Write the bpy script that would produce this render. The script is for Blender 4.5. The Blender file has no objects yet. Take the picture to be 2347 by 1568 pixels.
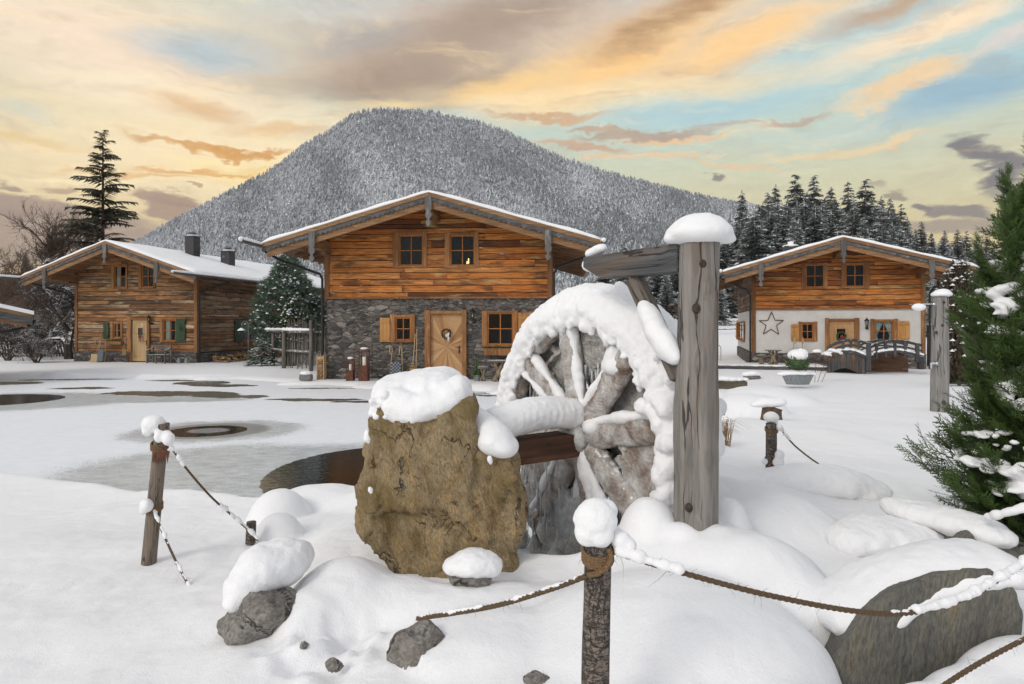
import bpy, bmesh, math, random
import numpy as np
from mathutils import Vector, Matrix

# ------------------------------------------------------------------ camera, sky, sun, exposure
scene = bpy.context.scene
COL = scene.collection
F = 1500.0          # focal length in units of a 2347 px wide frame
HX, HY = 1173.5, 745.0
EYE = 1.9
cam_d = bpy.data.cameras.new('camera')
cam = bpy.data.objects.new('camera', cam_d)
COL.objects.link(cam)
cam.location = (0, 0, EYE)
cam.rotation_euler = (math.radians(90), 0, 0)
cam_d.sensor_width = 36.0
cam_d.lens = 36.0 * F / 2347.0
cam_d.shift_y = -39.0 / 2347.0
cam_d.clip_start = 0.05
cam_d.clip_end = 20000.0
scene.camera = cam

SUN_EL, SUN_AZ = math.radians(33), math.radians(222)   # azimuth clockwise from +Y: behind the camera, to the left
sun_d = bpy.data.lights.new('sun', 'SUN')
sun = bpy.data.objects.new('sun', sun_d)
COL.objects.link(sun)
sd = Vector((math.sin(SUN_AZ) * math.cos(SUN_EL), math.cos(SUN_AZ) * math.cos(SUN_EL), math.sin(SUN_EL)))
sun.rotation_euler = sd.to_track_quat('Z', 'Y').to_euler()
sun_d.energy = 1.25
sun_d.angle = math.radians(20)
sun_d.color = (1.0, 0.94, 0.85)
vs = scene.view_settings
vs.view_transform = 'Standard'
vs.look = 'None'
vs.exposure = 0.09
vs.gamma = 1.0

def s2l(c):
    return tuple((v / 12.92 if v <= 0.04045 else ((v + 0.055) / 1.055) ** 2.4) for v in [x / 255.0 for x in c])

class NT:
    """small helper to write node trees"""
    def __init__(self, tree):
        self.t = tree; self.n = tree.nodes; self.l = tree.links
        self.n.clear()
    def new(self, typ, **kw):
        nd = self.n.new(typ)
        for k, v in kw.items(): setattr(nd, k, v)
        return nd
    def put(self, sock, v):
        if v is None: return
        if isinstance(v, bpy.types.NodeSocket): self.l.new(v, sock)
        else:
            if isinstance(v, (tuple, list)) and len(v) == 3 and sock.type == 'RGBA': v = tuple(v) + (1,)
            sock.default_value = v
    def math(self, op, a, b=None, c=None, clamp=False):
        nd = self.new('ShaderNodeMath', operation=op, use_clamp=clamp)
        self.put(nd.inputs[0], a); self.put(nd.inputs[1], b); self.put(nd.inputs[2], c)
        return nd.outputs[0]
    def vmath(self, op, a, b=None, scale=None):
        nd = self.new('ShaderNodeVectorMath', operation=op)
        self.put(nd.inputs[0], a); self.put(nd.inputs[1], b)
        if scale is not None: self.put(nd.inputs['Scale'], scale)
        return nd.outputs['Value'] if op in ('LENGTH', 'DOT_PRODUCT', 'DISTANCE') else nd.outputs[0]
    def mix(self, f, a, b, mode='MIX'):
        nd = self.new('ShaderNodeMix', data_type='RGBA', blend_type=mode)
        self.put(nd.inputs[0], f); self.put(nd.inputs[6], a); self.put(nd.inputs[7], b)
        return nd.outputs[2]
    def coord(self, which='Object'):
        return self.new('ShaderNodeTexCoord').outputs[which]
    def mapping(self, v, loc=(0, 0, 0), rot=(0, 0, 0), scale=(1, 1, 1), typ='POINT'):
        nd = self.new('ShaderNodeMapping', vector_type=typ)
        self.put(nd.inputs[0], v); nd.inputs[1].default_value = loc
        nd.inputs[2].default_value = rot; nd.inputs[3].default_value = scale
        return nd.outputs[0]
    def noise(self, v, scale=5, detail=4, rough=0.55, dist=0.0, out='Fac'):
        nd = self.new('ShaderNodeTexNoise')
        self.put(nd.inputs['Vector'], v); nd.inputs['Scale'].default_value = scale
        nd.inputs['Detail'].default_value = detail; nd.inputs['Roughness'].default_value = rough
        nd.inputs['Distortion'].default_value = dist
        return nd.outputs[out]
    def voro(self, v, scale=5, feature='F1', out='Distance', rand=1.0):
        nd = self.new('ShaderNodeTexVoronoi', feature=feature)
        self.put(nd.inputs['Vector'], v); nd.inputs['Scale'].default_value = scale
        nd.inputs['Randomness'].default_value = rand
        return nd.outputs[out]
    def ramp(self, f, stops, interp='LINEAR'):
        nd = self.new('ShaderNodeValToRGB'); r = nd.color_ramp; r.interpolation = interp
        while len(r.elements) > 1: r.elements.remove(r.elements[-1])
        for i, (p, c) in enumerate(stops):
            e = r.elements[0] if i == 0 else r.elements.new(p)
            e.position = p
            if not isinstance(c, (tuple, list)): c = (c, c, c)
            e.color = tuple(c)[:3] + (1,)
        self.put(nd.inputs[0], f)
        return nd.outputs[0]
    def maprange(self, v, a, b, c=0.0, d=1.0, smooth=False):
        nd = self.new('ShaderNodeMapRange', interpolation_type='SMOOTHSTEP' if smooth else 'LINEAR')
        self.put(nd.inputs[0], v)
        for i, x in enumerate((a, b, c, d)): nd.inputs[i + 1].default_value = x
        return nd.outputs[0]
    def attr(self, name, out='Fac'):
        nd = self.new('ShaderNodeAttribute'); nd.attribute_name = name
        return nd.outputs[out]
    def bump(self, h, strength=0.5, dist=0.02, normal=None):
        nd = self.new('ShaderNodeBump'); nd.inputs['Strength'].default_value = strength
        nd.inputs['Distance'].default_value = dist
        self.put(nd.inputs['Height'], h)
        if normal is not None: self.put(nd.inputs['Normal'], normal)
        return nd.outputs[0]
    def surf(self, color, rough=0.7, normal=None, **kw):
        p = self.new('ShaderNodeBsdfPrincipled'); o = self.new('ShaderNodeOutputMaterial')
        self.put(p.inputs['Base Color'], color); self.put(p.inputs['Roughness'], rough)
        if normal is not None: self.put(p.inputs['Normal'], normal)
        for k, v in kw.items(): self.put(p.inputs[k.replace('_', ' ')], v)
        self.l.new(p.outputs[0], o.inputs[0])
        return p, o

# ------------------------------------------------------------------ world: sky with evening clouds
world = bpy.data.worlds.new('World'); scene.world = world; world.use_nodes = True
w = NT(world.node_tree)
def ang(px, py):
    ax = math.atan((px - HX) / F)
    return ax, math.atan((HY - py) / F * math.cos(ax))
def sky_nodes():
    sky = w.new('ShaderNodeTexSky', sky_type='NISHITA')
    sky.sun_disc = False; sky.sun_elevation = SUN_EL; sky.sun_rotation = SUN_AZ
    sky.air_density = 1.0; sky.dust_density = 1.5
    d = w.coord('Generated')
    sp = w.new('ShaderNodeSeparateXYZ'); w.put(sp.inputs[0], d)
    x, y, z = sp.outputs
    az = w.math('ARCTAN2', x, y)
    el = w.math('ARCSINE', z)
    cb = w.new('ShaderNodeCombineXYZ'); w.put(cb.inputs[0], az); w.put(cb.inputs[1], el); w.put(cb.inputs[2], 0.0)
    p0 = cb.outputs[0]
    n1 = w.noise(w.mapping(p0, scale=(1.0, 2.6, 1), rot=(0, 0, -0.2)), 3.2, 5, 0.6, 0.3, 'Color')
    off = w.vmath('SCALE', w.vmath('SUBTRACT', n1, (0.5, 0.5, 0.5)), scale=0.17)
    n3 = w.noise(w.mapping(p0, scale=(0.7, 3.2, 1), rot=(0, 0, -0.15)), 24, 6, 0.7, 0.4, 'Color')
    off = w.vmath('ADD', off, w.vmath('SCALE', w.vmath('SUBTRACT', n3, (0.5, 0.5, 0.5)), scale=0.035))
    p = w.vmath('ADD', p0, w.vmath('MULTIPLY', off, (1.0, 0.5, 0)))
    n2 = w.noise(w.mapping(p0, scale=(1.0, 1.7, 1)), 17, 6, 0.65, 0.0, 'Color')
    off2 = w.vmath('SCALE', w.vmath('SUBTRACT', n2, (0.5, 0.5, 0.5)), scale=0.05)
    pf = w.vmath('ADD', p, w.vmath('MULTIPLY', off2, (1.0, 0.75, 0)))
    # clear sky behind the clouds: warm near the horizon, teal then blue higher up
    base = w.ramp(w.math('MULTIPLY', el, 1 / 0.7), [(0.0, s2l((196, 180, 160))), (0.16, s2l((216, 200, 160))), (0.30, s2l((206, 206, 180))),
                      (0.45, s2l((190, 207, 200))), (0.62, s2l((182, 203, 210))), (0.8, s2l((170, 190, 204))), (1.0, s2l((165, 180, 195)))])
    lft = w.maprange(az, -0.15, -0.55, 0, 1, True)
    base = w.mix(w.math('MULTIPLY', lft, 0.55), base, s2l((240, 214, 172)))
    col = base
    blobs = [  # px, py, rx, ry, tilt, colour, strength, soft edge, fine
        (520, 350, 800, 190, 0.05, (255, 236, 200), .9, 1.0, 0),
        (250, 90, 560, 160, -0.1, (250, 230, 208), .9, 1.0, 0),
        (1150, 90, 1000, 150, 0.12, (214, 184, 156), .75, 0.9, 0),
        (1640, 240, 420, 64, 0.05, (176, 204, 210), .9, 1.0, 0), (1950, 290, 420, 60, 0.0, (192, 208, 202), .7, 1.0, 0),
        (470, 105, 260, 66, 0.05, (174, 190, 196), .85, 1.0, 0),
        (900, 185, 380, 88, 0.12, (156, 134, 116), .85, 1.0, 0),
        (1120, 55, 420, 90, 0.30, (156, 138, 124), .85, 1.0, 0),
        (820, 90, 210, 45, 0.1, (146, 146, 148), .6, 1.0, 0),
        (1060, 205, 200, 40, 0.42, (150, 130, 114), .7, 1.0, 0),
        (1420, 130, 500, 90, 0.30, (255, 214, 160), .95, 1.0, 0),
        (1720, 90, 420, 62, 0.20, (255, 214, 162), .9, 1.0, 0),
        (1560, 30, 330, 46, 0.28, (166, 132, 102), .9, 1.0, 0),
        (2060, 10, 260, 34, 0.2, (190, 156, 124), .8, 1.0, 0),
        (2130, 70, 420, 50, 0.15, (255, 230, 198), .9, 1.0, 0),
        (1500, 190, 480, 40, -0.02, (250, 224, 182), .7, 0.9, 0),
        (1250, 225, 420, 46, -0.02, (255, 230, 188), .85, 1.0, 0),
        (400, 215, 460, 66, -0.02, (255, 238, 210), .85, 1.0, 0),
        (470, 245, 170, 34, -0.08, (222, 184, 140), .75, 1.0, 0),
        (640, 300, 150, 20, 0.0, (226, 184, 136), .6, 1.0, 0),
        (880, 290, 160, 34, 0.0, (236, 196, 146), .7, 1.0, 0),
        (2230, 200, 320, 80, 0.2, (150, 182, 200), .9, 1.0, 0),
        (2080, 180, 190, 34, 0.12, (248, 214, 172), .9, 0.8, 1),
        (1990, 240, 90, 14, -0.1, (246, 218, 180), .7, 1.0, 1),
        (2330, 90, 160, 30, 0.1, (226, 212, 206), .8, 1.0, 0),
        (60, 255, 150, 30, 0.0, (200, 206, 196), .5, 1.0, 0),
        (40, 310, 260, 18, 0.0, (238, 206, 150), .6, 1.0, 0),
        (640, 395, 330, 48, 0.0, (255, 228, 168), .85, 1.0, 0), (900, 240, 180, 26, 0.1, (255, 226, 172), .6, 1.0, 0), (1180, 175, 200, 36, 0.3, (255, 218, 160), .7, 1.0, 0),
        # small lit and shaded streaks
        (1250, 262, 150, 9, -0.05, (206, 172, 138), .95, .7, 1),
        (1480, 304, 210, 13, 0.02, (176, 156, 140), .95, .7, 1),
        (1370, 292, 100, 8, -0.1, (186, 160, 136), .9, .7, 1),
        (1560, 312, 150, 7, 0.0, (240, 200, 160), .8, .8, 1),
        (1330, 333, 130, 12, -0.12, (198, 164, 140), .9, .7, 1),
        (1820, 268, 90, 8, 0.15, (186, 168, 150), .9, .7, 1),
        (1700, 275, 130, 5, -0.05, (190, 172, 154), .8, .7, 1),
        (1460, 356, 230, 7, 0.0, (238, 206, 170), .7, .8, 1),
        (1640, 372, 190, 7, -0.15, (232, 200, 168), .8, .8, 1),
        (1950, 340, 260, 13, 0.0, (236, 214, 176), .75, .8, 1),
        (2060, 330, 90, 10, 0.1, (240, 214, 176), .7, .8, 1),
        (470, 327, 180, 10, -0.03, (214, 166, 112), .95, .7, 1),
        (560, 345, 110, 10, 0.0, (214, 164, 108), .95, .7, 1),
        (520, 362, 170, 8, 0.0, (255, 236, 190), .9, .8, 1),
        (430, 385, 170, 9, 0.05, (224, 178, 124), .9, .7, 1),
        (300, 395, 180, 10, 0.05, (232, 186, 130), .7, .8, 1),
        (200, 408, 200, 8, 0.1, (255, 238, 200), .8, .8, 1),
        (70, 330, 130, 6, 0.0, (255, 232, 200), .8, .8, 1),
        # low cumulus banks
        (60, 550, 420, 70, 0.0, (160, 142, 130), 1.0, .35, 1),
        (60, 478, 120, 30, -0.1, (150, 130, 120), .95, .45, 1),
        (350, 460, 75, 26, -0.2, (158, 134, 120), .95, .45, 1),
        (380, 500, 70, 34, -0.4, (160, 136, 122), .95, .45, 1),
        (30, 425, 40, 12, 0.0, (150, 130, 116), .9, .6, 1),
        (140, 432, 50, 12, 0.0, (166, 142, 120), .8, .7, 1),
        (425, 435, 26, 7, 0.0, (176, 146, 118), .8, .7, 1),
        (2268, 350, 66, 32, -0.3, (96, 90, 98), .97, .6, 1),
        (2300, 400, 54, 50, -0.6, (98, 92, 100), .97, .6, 1),
        (2330, 470, 60, 40, 0.0, (120, 112, 114), .9, .6, 1),
        (2175, 478, 90, 22, -0.25, (118, 110, 112), .92, .6, 1),
        (2100, 466, 30, 12, 0, (112, 104, 108), .9, .6, 1),
        (2200, 520, 190, 22, -0.1, (146, 134, 128), .85, .7, 1),
        (1618, 411, 28, 11, 0, (112, 104, 106), .95, .6, 1),
        (2040, 445, 38, 15, 0, (140, 128, 118), .85, .7, 1),
        (1990, 420, 30, 8, 0, (160, 146, 128), .7, .8, 1),
    ]
    for (px, py, rx, ry, tilt, c, st, soft, fine) in blobs:
        a, e = ang(px, py)
        k = math.cos(a) ** 2 / F
        nd = w.mapping(pf if fine else p, loc=(a, e, 0), rot=(0, 0, tilt), scale=(rx * k, ry * math.cos(a) / F, 1.0), typ='TEXTURE')
        dist = w.vmath('LENGTH', nd)
        m = w.maprange(dist, 1.15 if fine else 1.0, 0.9 - soft * 0.6 if fine else 1.0 - soft * 0.9, 0.0, st * (.92 if fine else 1), True)
        col = w.mix(m, col, s2l(c))
    # fine wisps
    wn = w.noise(w.mapping(p, scale=(1.0, 5.0, 1), rot=(0, 0, -0.12)), 6, 6, 0.62, 0.6)
    col = w.mix(w.math('MULTIPLY', w.maprange(wn, 0.52, 0.78, 0, 1, True), w.maprange(el, 0.1, 0.25, 0, 0.5)), col, s2l((253, 228, 186)))
    wn2 = w.noise(w.mapping(p, scale=(1.0, 4.0, 1), rot=(0, 0, -0.2), loc=(7, 3, 0)), 9, 6, 0.62, 0.8)
    col = w.mix(w.math('MULTIPLY', w.maprange(wn2, 0.5, 0.75, 0, 1, True), w.maprange(el, 0.1, 0.25, 0, 0.28)), col, s2l((158, 140, 128)))
    # out of view: physical sky plus pale cloud added to keep the snow's light neutral
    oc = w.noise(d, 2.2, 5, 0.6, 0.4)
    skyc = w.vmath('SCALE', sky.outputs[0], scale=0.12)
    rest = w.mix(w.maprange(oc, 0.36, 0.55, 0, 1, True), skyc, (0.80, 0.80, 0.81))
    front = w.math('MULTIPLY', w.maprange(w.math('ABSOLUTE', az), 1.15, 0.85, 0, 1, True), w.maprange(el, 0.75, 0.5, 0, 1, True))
    st3 = w.noise(w.mapping(pf, scale=(1.0, 4.5, 1), rot=(0, 0, -0.15)), 26, 7, 0.68, 0.5)
    col = w.vmath('SCALE', col, scale=w.maprange(st3, 0.3, 0.7, 0.93, 1.07))
    hs = w.new('ShaderNodeHueSaturation'); hs.inputs['Saturation'].default_value = 1.22; w.put(hs.inputs['Color'], w.vmath('SCALE', col, scale=1.17)); col = hs.outputs[0]
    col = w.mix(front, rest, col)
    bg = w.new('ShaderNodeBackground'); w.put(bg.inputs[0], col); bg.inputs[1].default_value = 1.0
    out = w.new('ShaderNodeOutputWorld'); w.l.new(bg.outputs[0], out.inputs[0])
sky_nodes()
world.cycles.sampling_method = 'MANUAL'
world.cycles.sample_map_resolution = 512

# ------------------------------------------------------------------ helpers
def P(px, py, d):
    return Vector(((px - HX) / F * d, d, EYE - (py - HY) / F * d))
def gp(px, py, z=0.0):
    d = F * (EYE - z) / (py - HY)
    return Vector(((px - HX) / F * d, d, z))
def conv(ox, oy, k): return lambda x, y: (ox + x * k, oy + y * k)
c1 = conv(0, 506.8, .32388); c2 = conv(543.0, 405.4, .37015); c3 = conv(1556.5, 405.4, .34164)
c4 = conv(796.4, 724.0, .39243); c6 = conv(434.4, 1049.7, .401); c7 = conv(1550.7, 832.5, .46899); c8 = conv(1122.1, 470.6, .34629)

def hash3(ix, iy, iz, seed):
    h = (ix * 374761393 + iy * 668265263 + iz * 2147483647 + seed * 1274126177) & 0xffffffff
    h = ((h ^ (h >> 13)) * 1274126177) & 0xffffffff
    h = ((h ^ (h >> 16)) * 2246822519) & 0xffffffff
    return ((h ^ (h >> 15)) & 0xffffff) / float(0xffffff)
def vnoise(pts, seed=0):
    pts = np.asarray(pts, dtype=np.float64)
    i = np.floor(pts).astype(np.int64); f = pts - i; f = f * f * (3 - 2 * f)
    r = 0
    for dx in (0, 1):
        wx = f[:, 0] if dx else 1 - f[:, 0]
        for dy in (0, 1):
            wy = f[:, 1] if dy else 1 - f[:, 1]
            for dz in (0, 1):
                wz = f[:, 2] if dz else 1 - f[:, 2]
                r = r + hash3(i[:, 0] + dx, i[:, 1] + dy, i[:, 2] + dz, seed) * wx * wy * wz
    return r * 2 - 1
def fbm(pts, scale=1.0, octv=4, seed=0, rough=0.5, ridged=False):
    pts = np.asarray(pts, dtype=np.float64) * scale
    a, s, r = 1.0, 0.0, 0
    for o in range(octv):
        n = vnoise(pts * (2.03 ** o) + o * 17.3, seed + o)
        if ridged: n = 1 - 2 * np.abs(n)
        r = r + a * n; s += a; a *= rough
    return r / s

def link(name, me, parent=None, loc=None):
    o = bpy.data.objects.new(name, me); COL.objects.link(o)
    if parent is not None: o.parent = parent
    if loc is not None: o.location = loc
    return o
def tag(o, label=None, cat=None, group=None, kind=None):
    if label: o['label'] = label
    if cat: o['category'] = cat
    if group: o['group'] = group
    if kind: o['kind'] = kind
    return o
def thing(name, label, cat, loc=(0, 0, 0), rz=0.0, group=None):
    o = bpy.data.objects.new(name, None); COL.objects.link(o)
    o.empty_display_size = 0.2
    o.location = loc; o.rotation_euler = (0, 0, rz)
    return tag(o, label, cat, group)
def copy_tree(o, parent=None):
    c = o.copy(); COL.objects.link(c)
    if parent is not None: c.parent = parent
    for ch in o.children: copy_tree(ch, c)
    return c

class MB:
    """collects shapes and links them as ONE mesh object"""
    def __init__(s): s.v = []; s.f = []; s.r = []; s.m = []; s.cur = 0; s.T = None
    def add(s, vs, fs, rnd=None):
        b = len(s.v)
        if s.T is not None: vs = [s.T(p) for p in vs]
        s.v.extend([tuple(p) for p in vs])
        rnd = random.random() if rnd is None else rnd
        for f in fs:
            s.f.append(tuple(b + i for i in f)); s.r.append(rnd); s.m.append(s.cur)
    def box(s, lo, hi, rnd=None):
        (x0, y0, z0), (x1, y1, z1) = lo, hi
        s.add([(x0, y0, z0), (x1, y0, z0), (x1, y1, z0), (x0, y1, z0), (x0, y0, z1), (x1, y0, z1), (x1, y1, z1), (x0, y1, z1)],
              [(0, 3, 2, 1), (4, 5, 6, 7), (0, 1, 5, 4), (1, 2, 6, 5), (2, 3, 7, 6), (3, 0, 4, 7)], rnd)
    def prism(s, poly, y0, y1, rnd=None):
        """polygon in x,z extruded along y"""
        n = len(poly)
        vs = [(p[0], y0, p[1]) for p in poly] + [(p[0], y1, p[1]) for p in poly]
        fs = [tuple(range(n)), tuple(range(2 * n - 1, n - 1, -1))] + [(i, i + n, (i + 1) % n + n, (i + 1) % n) for i in range(n)]
        s.add(vs, fs, rnd)
    def bar(s, a, b, w, h, up=(0, 0, 1), rnd=None):
        a, b = Vector(a), Vector(b); d = (b - a).normalized(); up = Vector(up)
        sx = d.cross(up)
        if sx.length < 1e-4: sx = d.cross(Vector((1, 0, 0)))
        sx.normalize(); uy = sx.cross(d)
        vs = []
        for q in (a, b):
            for i, j in ((-1, -1), (1, -1), (1, 1), (-1, 1)): vs.append(q + sx * (i * w / 2) + uy * (j * h / 2))
        s.add(vs, [(0, 1, 2, 3), (7, 6, 5, 4), (0, 4, 5, 1), (1, 5, 6, 2), (2, 6, 7, 3), (3, 7, 4, 0)], rnd)
    def tube(s, pts, rad, n=6, rnd=None, caps=True, jit=0.0):
        pts = [Vector(p) for p in pts]
        if not isinstance(rad, (list, tuple)): rad = [rad] * len(pts)
        vs = []; k = len(pts); ref = None
        for i, p in enumerate(pts):
            d = (pts[min(i + 1, k - 1)] - pts[max(i - 1, 0)])
            if d.length < 1e-9: d = Vector((0, 0, 1))
            d.normalize()
            if ref is None:
                ref = Vector((0, 0, 1)) if abs(d.z) < 0.9 else Vector((1, 0, 0))
            a = d.cross(ref).normalized(); b = d.cross(a).normalized(); ref = a.cross(d) if False else ref
            for j in range(n):
                t = 2 * math.pi * j / n; r = rad[i] * (1 + (random.uniform(-jit, jit) if jit else 0))
                vs.append(p + a * (math.cos(t) * r) + b * (math.sin(t) * r))
        fs = []
        for i in range(k - 1):
            for j in range(n):
                fs.append((i * n + j, i * n + (j + 1) % n, (i + 1) * n + (j + 1) % n, (i + 1) * n + j))
        if caps: fs += [tuple(range(n - 1, -1, -1)), tuple((k - 1) * n + j for j in range(n))]
        s.add(vs, fs, rnd)
    def ell(s, c, r, nu=10, nv=7, rnd=None, rot=0.0, tilt=0.0):
        c = Vector(c); R = Matrix.Rotation(rot, 3, 'Z') @ Matrix.Rotation(tilt, 3, 'Y')
        vs = [c + R @ Vector((0, 0, r[2]))]
        for i in range(1, nv):
            ph = math.pi * i / nv
            for j in range(nu):
                th = 2 * math.pi * j / nu
                vs.append(c + R @ Vector((r[0] * math.sin(ph) * math.cos(th), r[1] * math.sin(ph) * math.sin(th), r[2] * math.cos(ph))))
        vs.append(c - R @ Vector((0, 0, r[2])))
        fs = [(0, 1 + j, 1 + (j + 1) % nu) for j in range(nu)]
        for i in range(nv - 2):
            for j in range(nu):
                fs.append((1 + i * nu + j, 1 + (i + 1) * nu + j, 1 + (i + 1) * nu + (j + 1) % nu, 1 + i * nu + (j + 1) % nu))
        l = len(vs) - 1; b = 1 + (nv - 2) * nu
        fs += [(l, b + (j + 1) % nu, b + j) for j in range(nu)]
        s.add(vs, fs, rnd)
    def mesh(s, name, smooth=False, fix=True):
        me = bpy.data.meshes.new(name); me.from_pydata(s.v, [], s.f)
        a = me.attributes.new('rnd', 'FLOAT', 'FACE'); a.data.foreach_set('value', s.r)
        me.polygons.foreach_set('material_index', s.m)
        if fix:
            bm = bmesh.new(); bm.from_mesh(me); bmesh.ops.recalc_face_normals(bm, faces=bm.faces); bm.to_mesh(me); bm.free()
        if smooth: me.polygons.foreach_set('use_smooth', [True] * len(me.polygons))
        me.update()
        return me
    def build(s, name, mats, parent=None, smooth=False, bevel=0.0, loc=None):
        me = s.mesh(name, smooth)
        for m in (mats if isinstance(mats, (list, tuple)) else [mats]): me.materials.append(m)
        o = link(name, me, parent, loc)
        if bevel:
            b = o.modifiers.new('bevel', 'BEVEL'); b.width = bevel; b.segments = 1; b.limit_method = 'ANGLE'
        return o

def np_mesh(name, V, Fc, mats, rnd=None, mi=None, smooth=False, parent=None, corner=None):
    """fast mesh from arrays; Fc is (n,3) or (n,4)"""
    me = bpy.data.meshes.new(name)
    nf, k = Fc.shape
    me.vertices.add(len(V)); me.vertices.foreach_set('co', V.astype(np.float32).ravel())
    me.loops.add(nf * k); me.loops.foreach_set('vertex_index', Fc.astype(np.int32).ravel())
    me.polygons.add(nf); me.polygons.foreach_set('loop_start', np.arange(0, nf * k, k, dtype=np.int32))
    try: me.polygons.foreach_set('loop_total', np.full(nf, k, dtype=np.int32))
    except Exception: pass
    if mi is not None: me.polygons.foreach_set('material_index', mi.astype(np.int32))
    me.polygons.foreach_set('use_smooth', np.full(nf, smooth))
    me.update(calc_edges=True)
    if rnd is not None:
        a = me.attributes.new('rnd', 'FLOAT', 'FACE'); a.data.foreach_set('value', rnd.astype(np.float32))
    for m in mats: me.materials.append(m)
    return link(name, me, parent)

def verts_of(me):
    a = np.empty(len(me.vertices) * 3, np.float32); me.vertices.foreach_get('co', a); return a.reshape(-1, 3).astype(np.float64)
def normals_of(me):
    a = np.empty(len(me.vertices) * 3, np.float32); me.vertex_normals.foreach_get('vector', a); return a.reshape(-1, 3).astype(np.float64)
def remesh(mb, voxel, smooth_it=4, smooth_f=0.5, disp=None, post=None):
    """melt a heap of closed shapes into one skin; disp: list of (amp, scale, octaves, ridged) noise layers"""
    me = mb.mesh('tmp')
    o = bpy.data.objects.new('tmp', me); COL.objects.link(o)
    m = o.modifiers.new('r', 'REMESH'); m.mode = 'VOXEL'; m.voxel_size = voxel
    if smooth_it:
        sm = o.modifiers.new('s', 'SMOOTH'); sm.iterations = smooth_it; sm.factor = smooth_f
    dg = bpy.context.evaluated_depsgraph_get(); dg.update()
    out = bpy.data.meshes.new_from_object(o.evaluated_get(dg))
    bpy.data.objects.remove(o); bpy.data.meshes.remove(me)
    V = verts_of(out)
    for (amp, scale, octv, ridged) in (disp or []):
        N = normals_of(out)
        sc = np.array(scale if isinstance(scale, (tuple, list)) else (scale,) * 3)
        V = V + N * (amp * fbm(V * sc, 1.0, octv, random.randint(0, 9999), ridged=ridged))[:, None]
        out.vertices.foreach_set('co', V.astype(np.float32).ravel()); out.update()
    if post is not None:
        V = post(V, normals_of(out)); out.vertices.foreach_set('co', V.astype(np.float32).ravel()); out.update()
    out.polygons.foreach_set('use_smooth', [True] * len(out.polygons))
    return out
def blob(name, mb, mat, parent=None, voxel=0.02, smooth_it=5, disp=((0.012, 9, 3, False),), post=None):
    me = remesh(mb, voxel, smooth_it, 0.5, list(disp) if disp else None, post)
    me.materials.clear(); me.materials.append(mat)
    me.name = name
    return link(name, me, parent)
# ------------------------------------------------------------------ materials
MAT = {}
def mat(name):
    m = bpy.data.materials.new(name); m.use_nodes = True; MAT[name] = m
    return NT(m.node_tree)

def snow_material(name, fine=1.0, tint=(0.885, 0.888, 0.90)):
    n = mat(name); g = n.new('ShaderNodeNewGeometry').outputs['Position']
    a = n.noise(g, 14 * fine, 5, 0.65); b = n.noise(g, 120 * fine, 3, 0.7); c = n.noise(g, 1.7, 3)
    h = n.math('ADD', n.math('ADD', a, n.math('MULTIPLY', b, 0.45)), n.math('MULTIPLY', n.noise(g, 4 * fine, 4, 0.6, 0.8), 1.2))
    col = n.mix(n.maprange(c, 0.3, 0.7), tint, tuple(v * 0.975 for v in tint))
    col = n.mix(n.maprange(b, 0.3, 0.5, 0.5, 0), col, tuple(v * 0.93 for v in tint))
    p, o = n.surf(col, 0.55, n.bump(h, 0.6, 0.012 / fine))
    p.inputs['Specular IOR Level'].default_value = 0.25
    p.inputs['Subsurface Weight'].default_value = 0.0
snow_material('snow'); snow_material('snow_far', 0.35)
SNOWC = (0.88, 0.882, 0.895)

def snow_on(n, col, rough, lo=0.45, hi=0.8, nscale=6.0, amt=1.0):
    """snow lying on whatever faces up"""
    geo = n.new('ShaderNodeNewGeometry')
    sp = n.new('ShaderNodeSeparateXYZ'); n.put(sp.inputs[0], geo.outputs['Normal'])
    k = n.math('ADD', sp.outputs[2], n.math('MULTIPLY', n.math('SUBTRACT', n.noise(geo.outputs['Position'], nscale, 4), 0.5), 1.2))
    f = n.maprange(k, lo, hi, 0, amt, True)
    return n.mix(f, col, SNOWC), f

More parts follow.
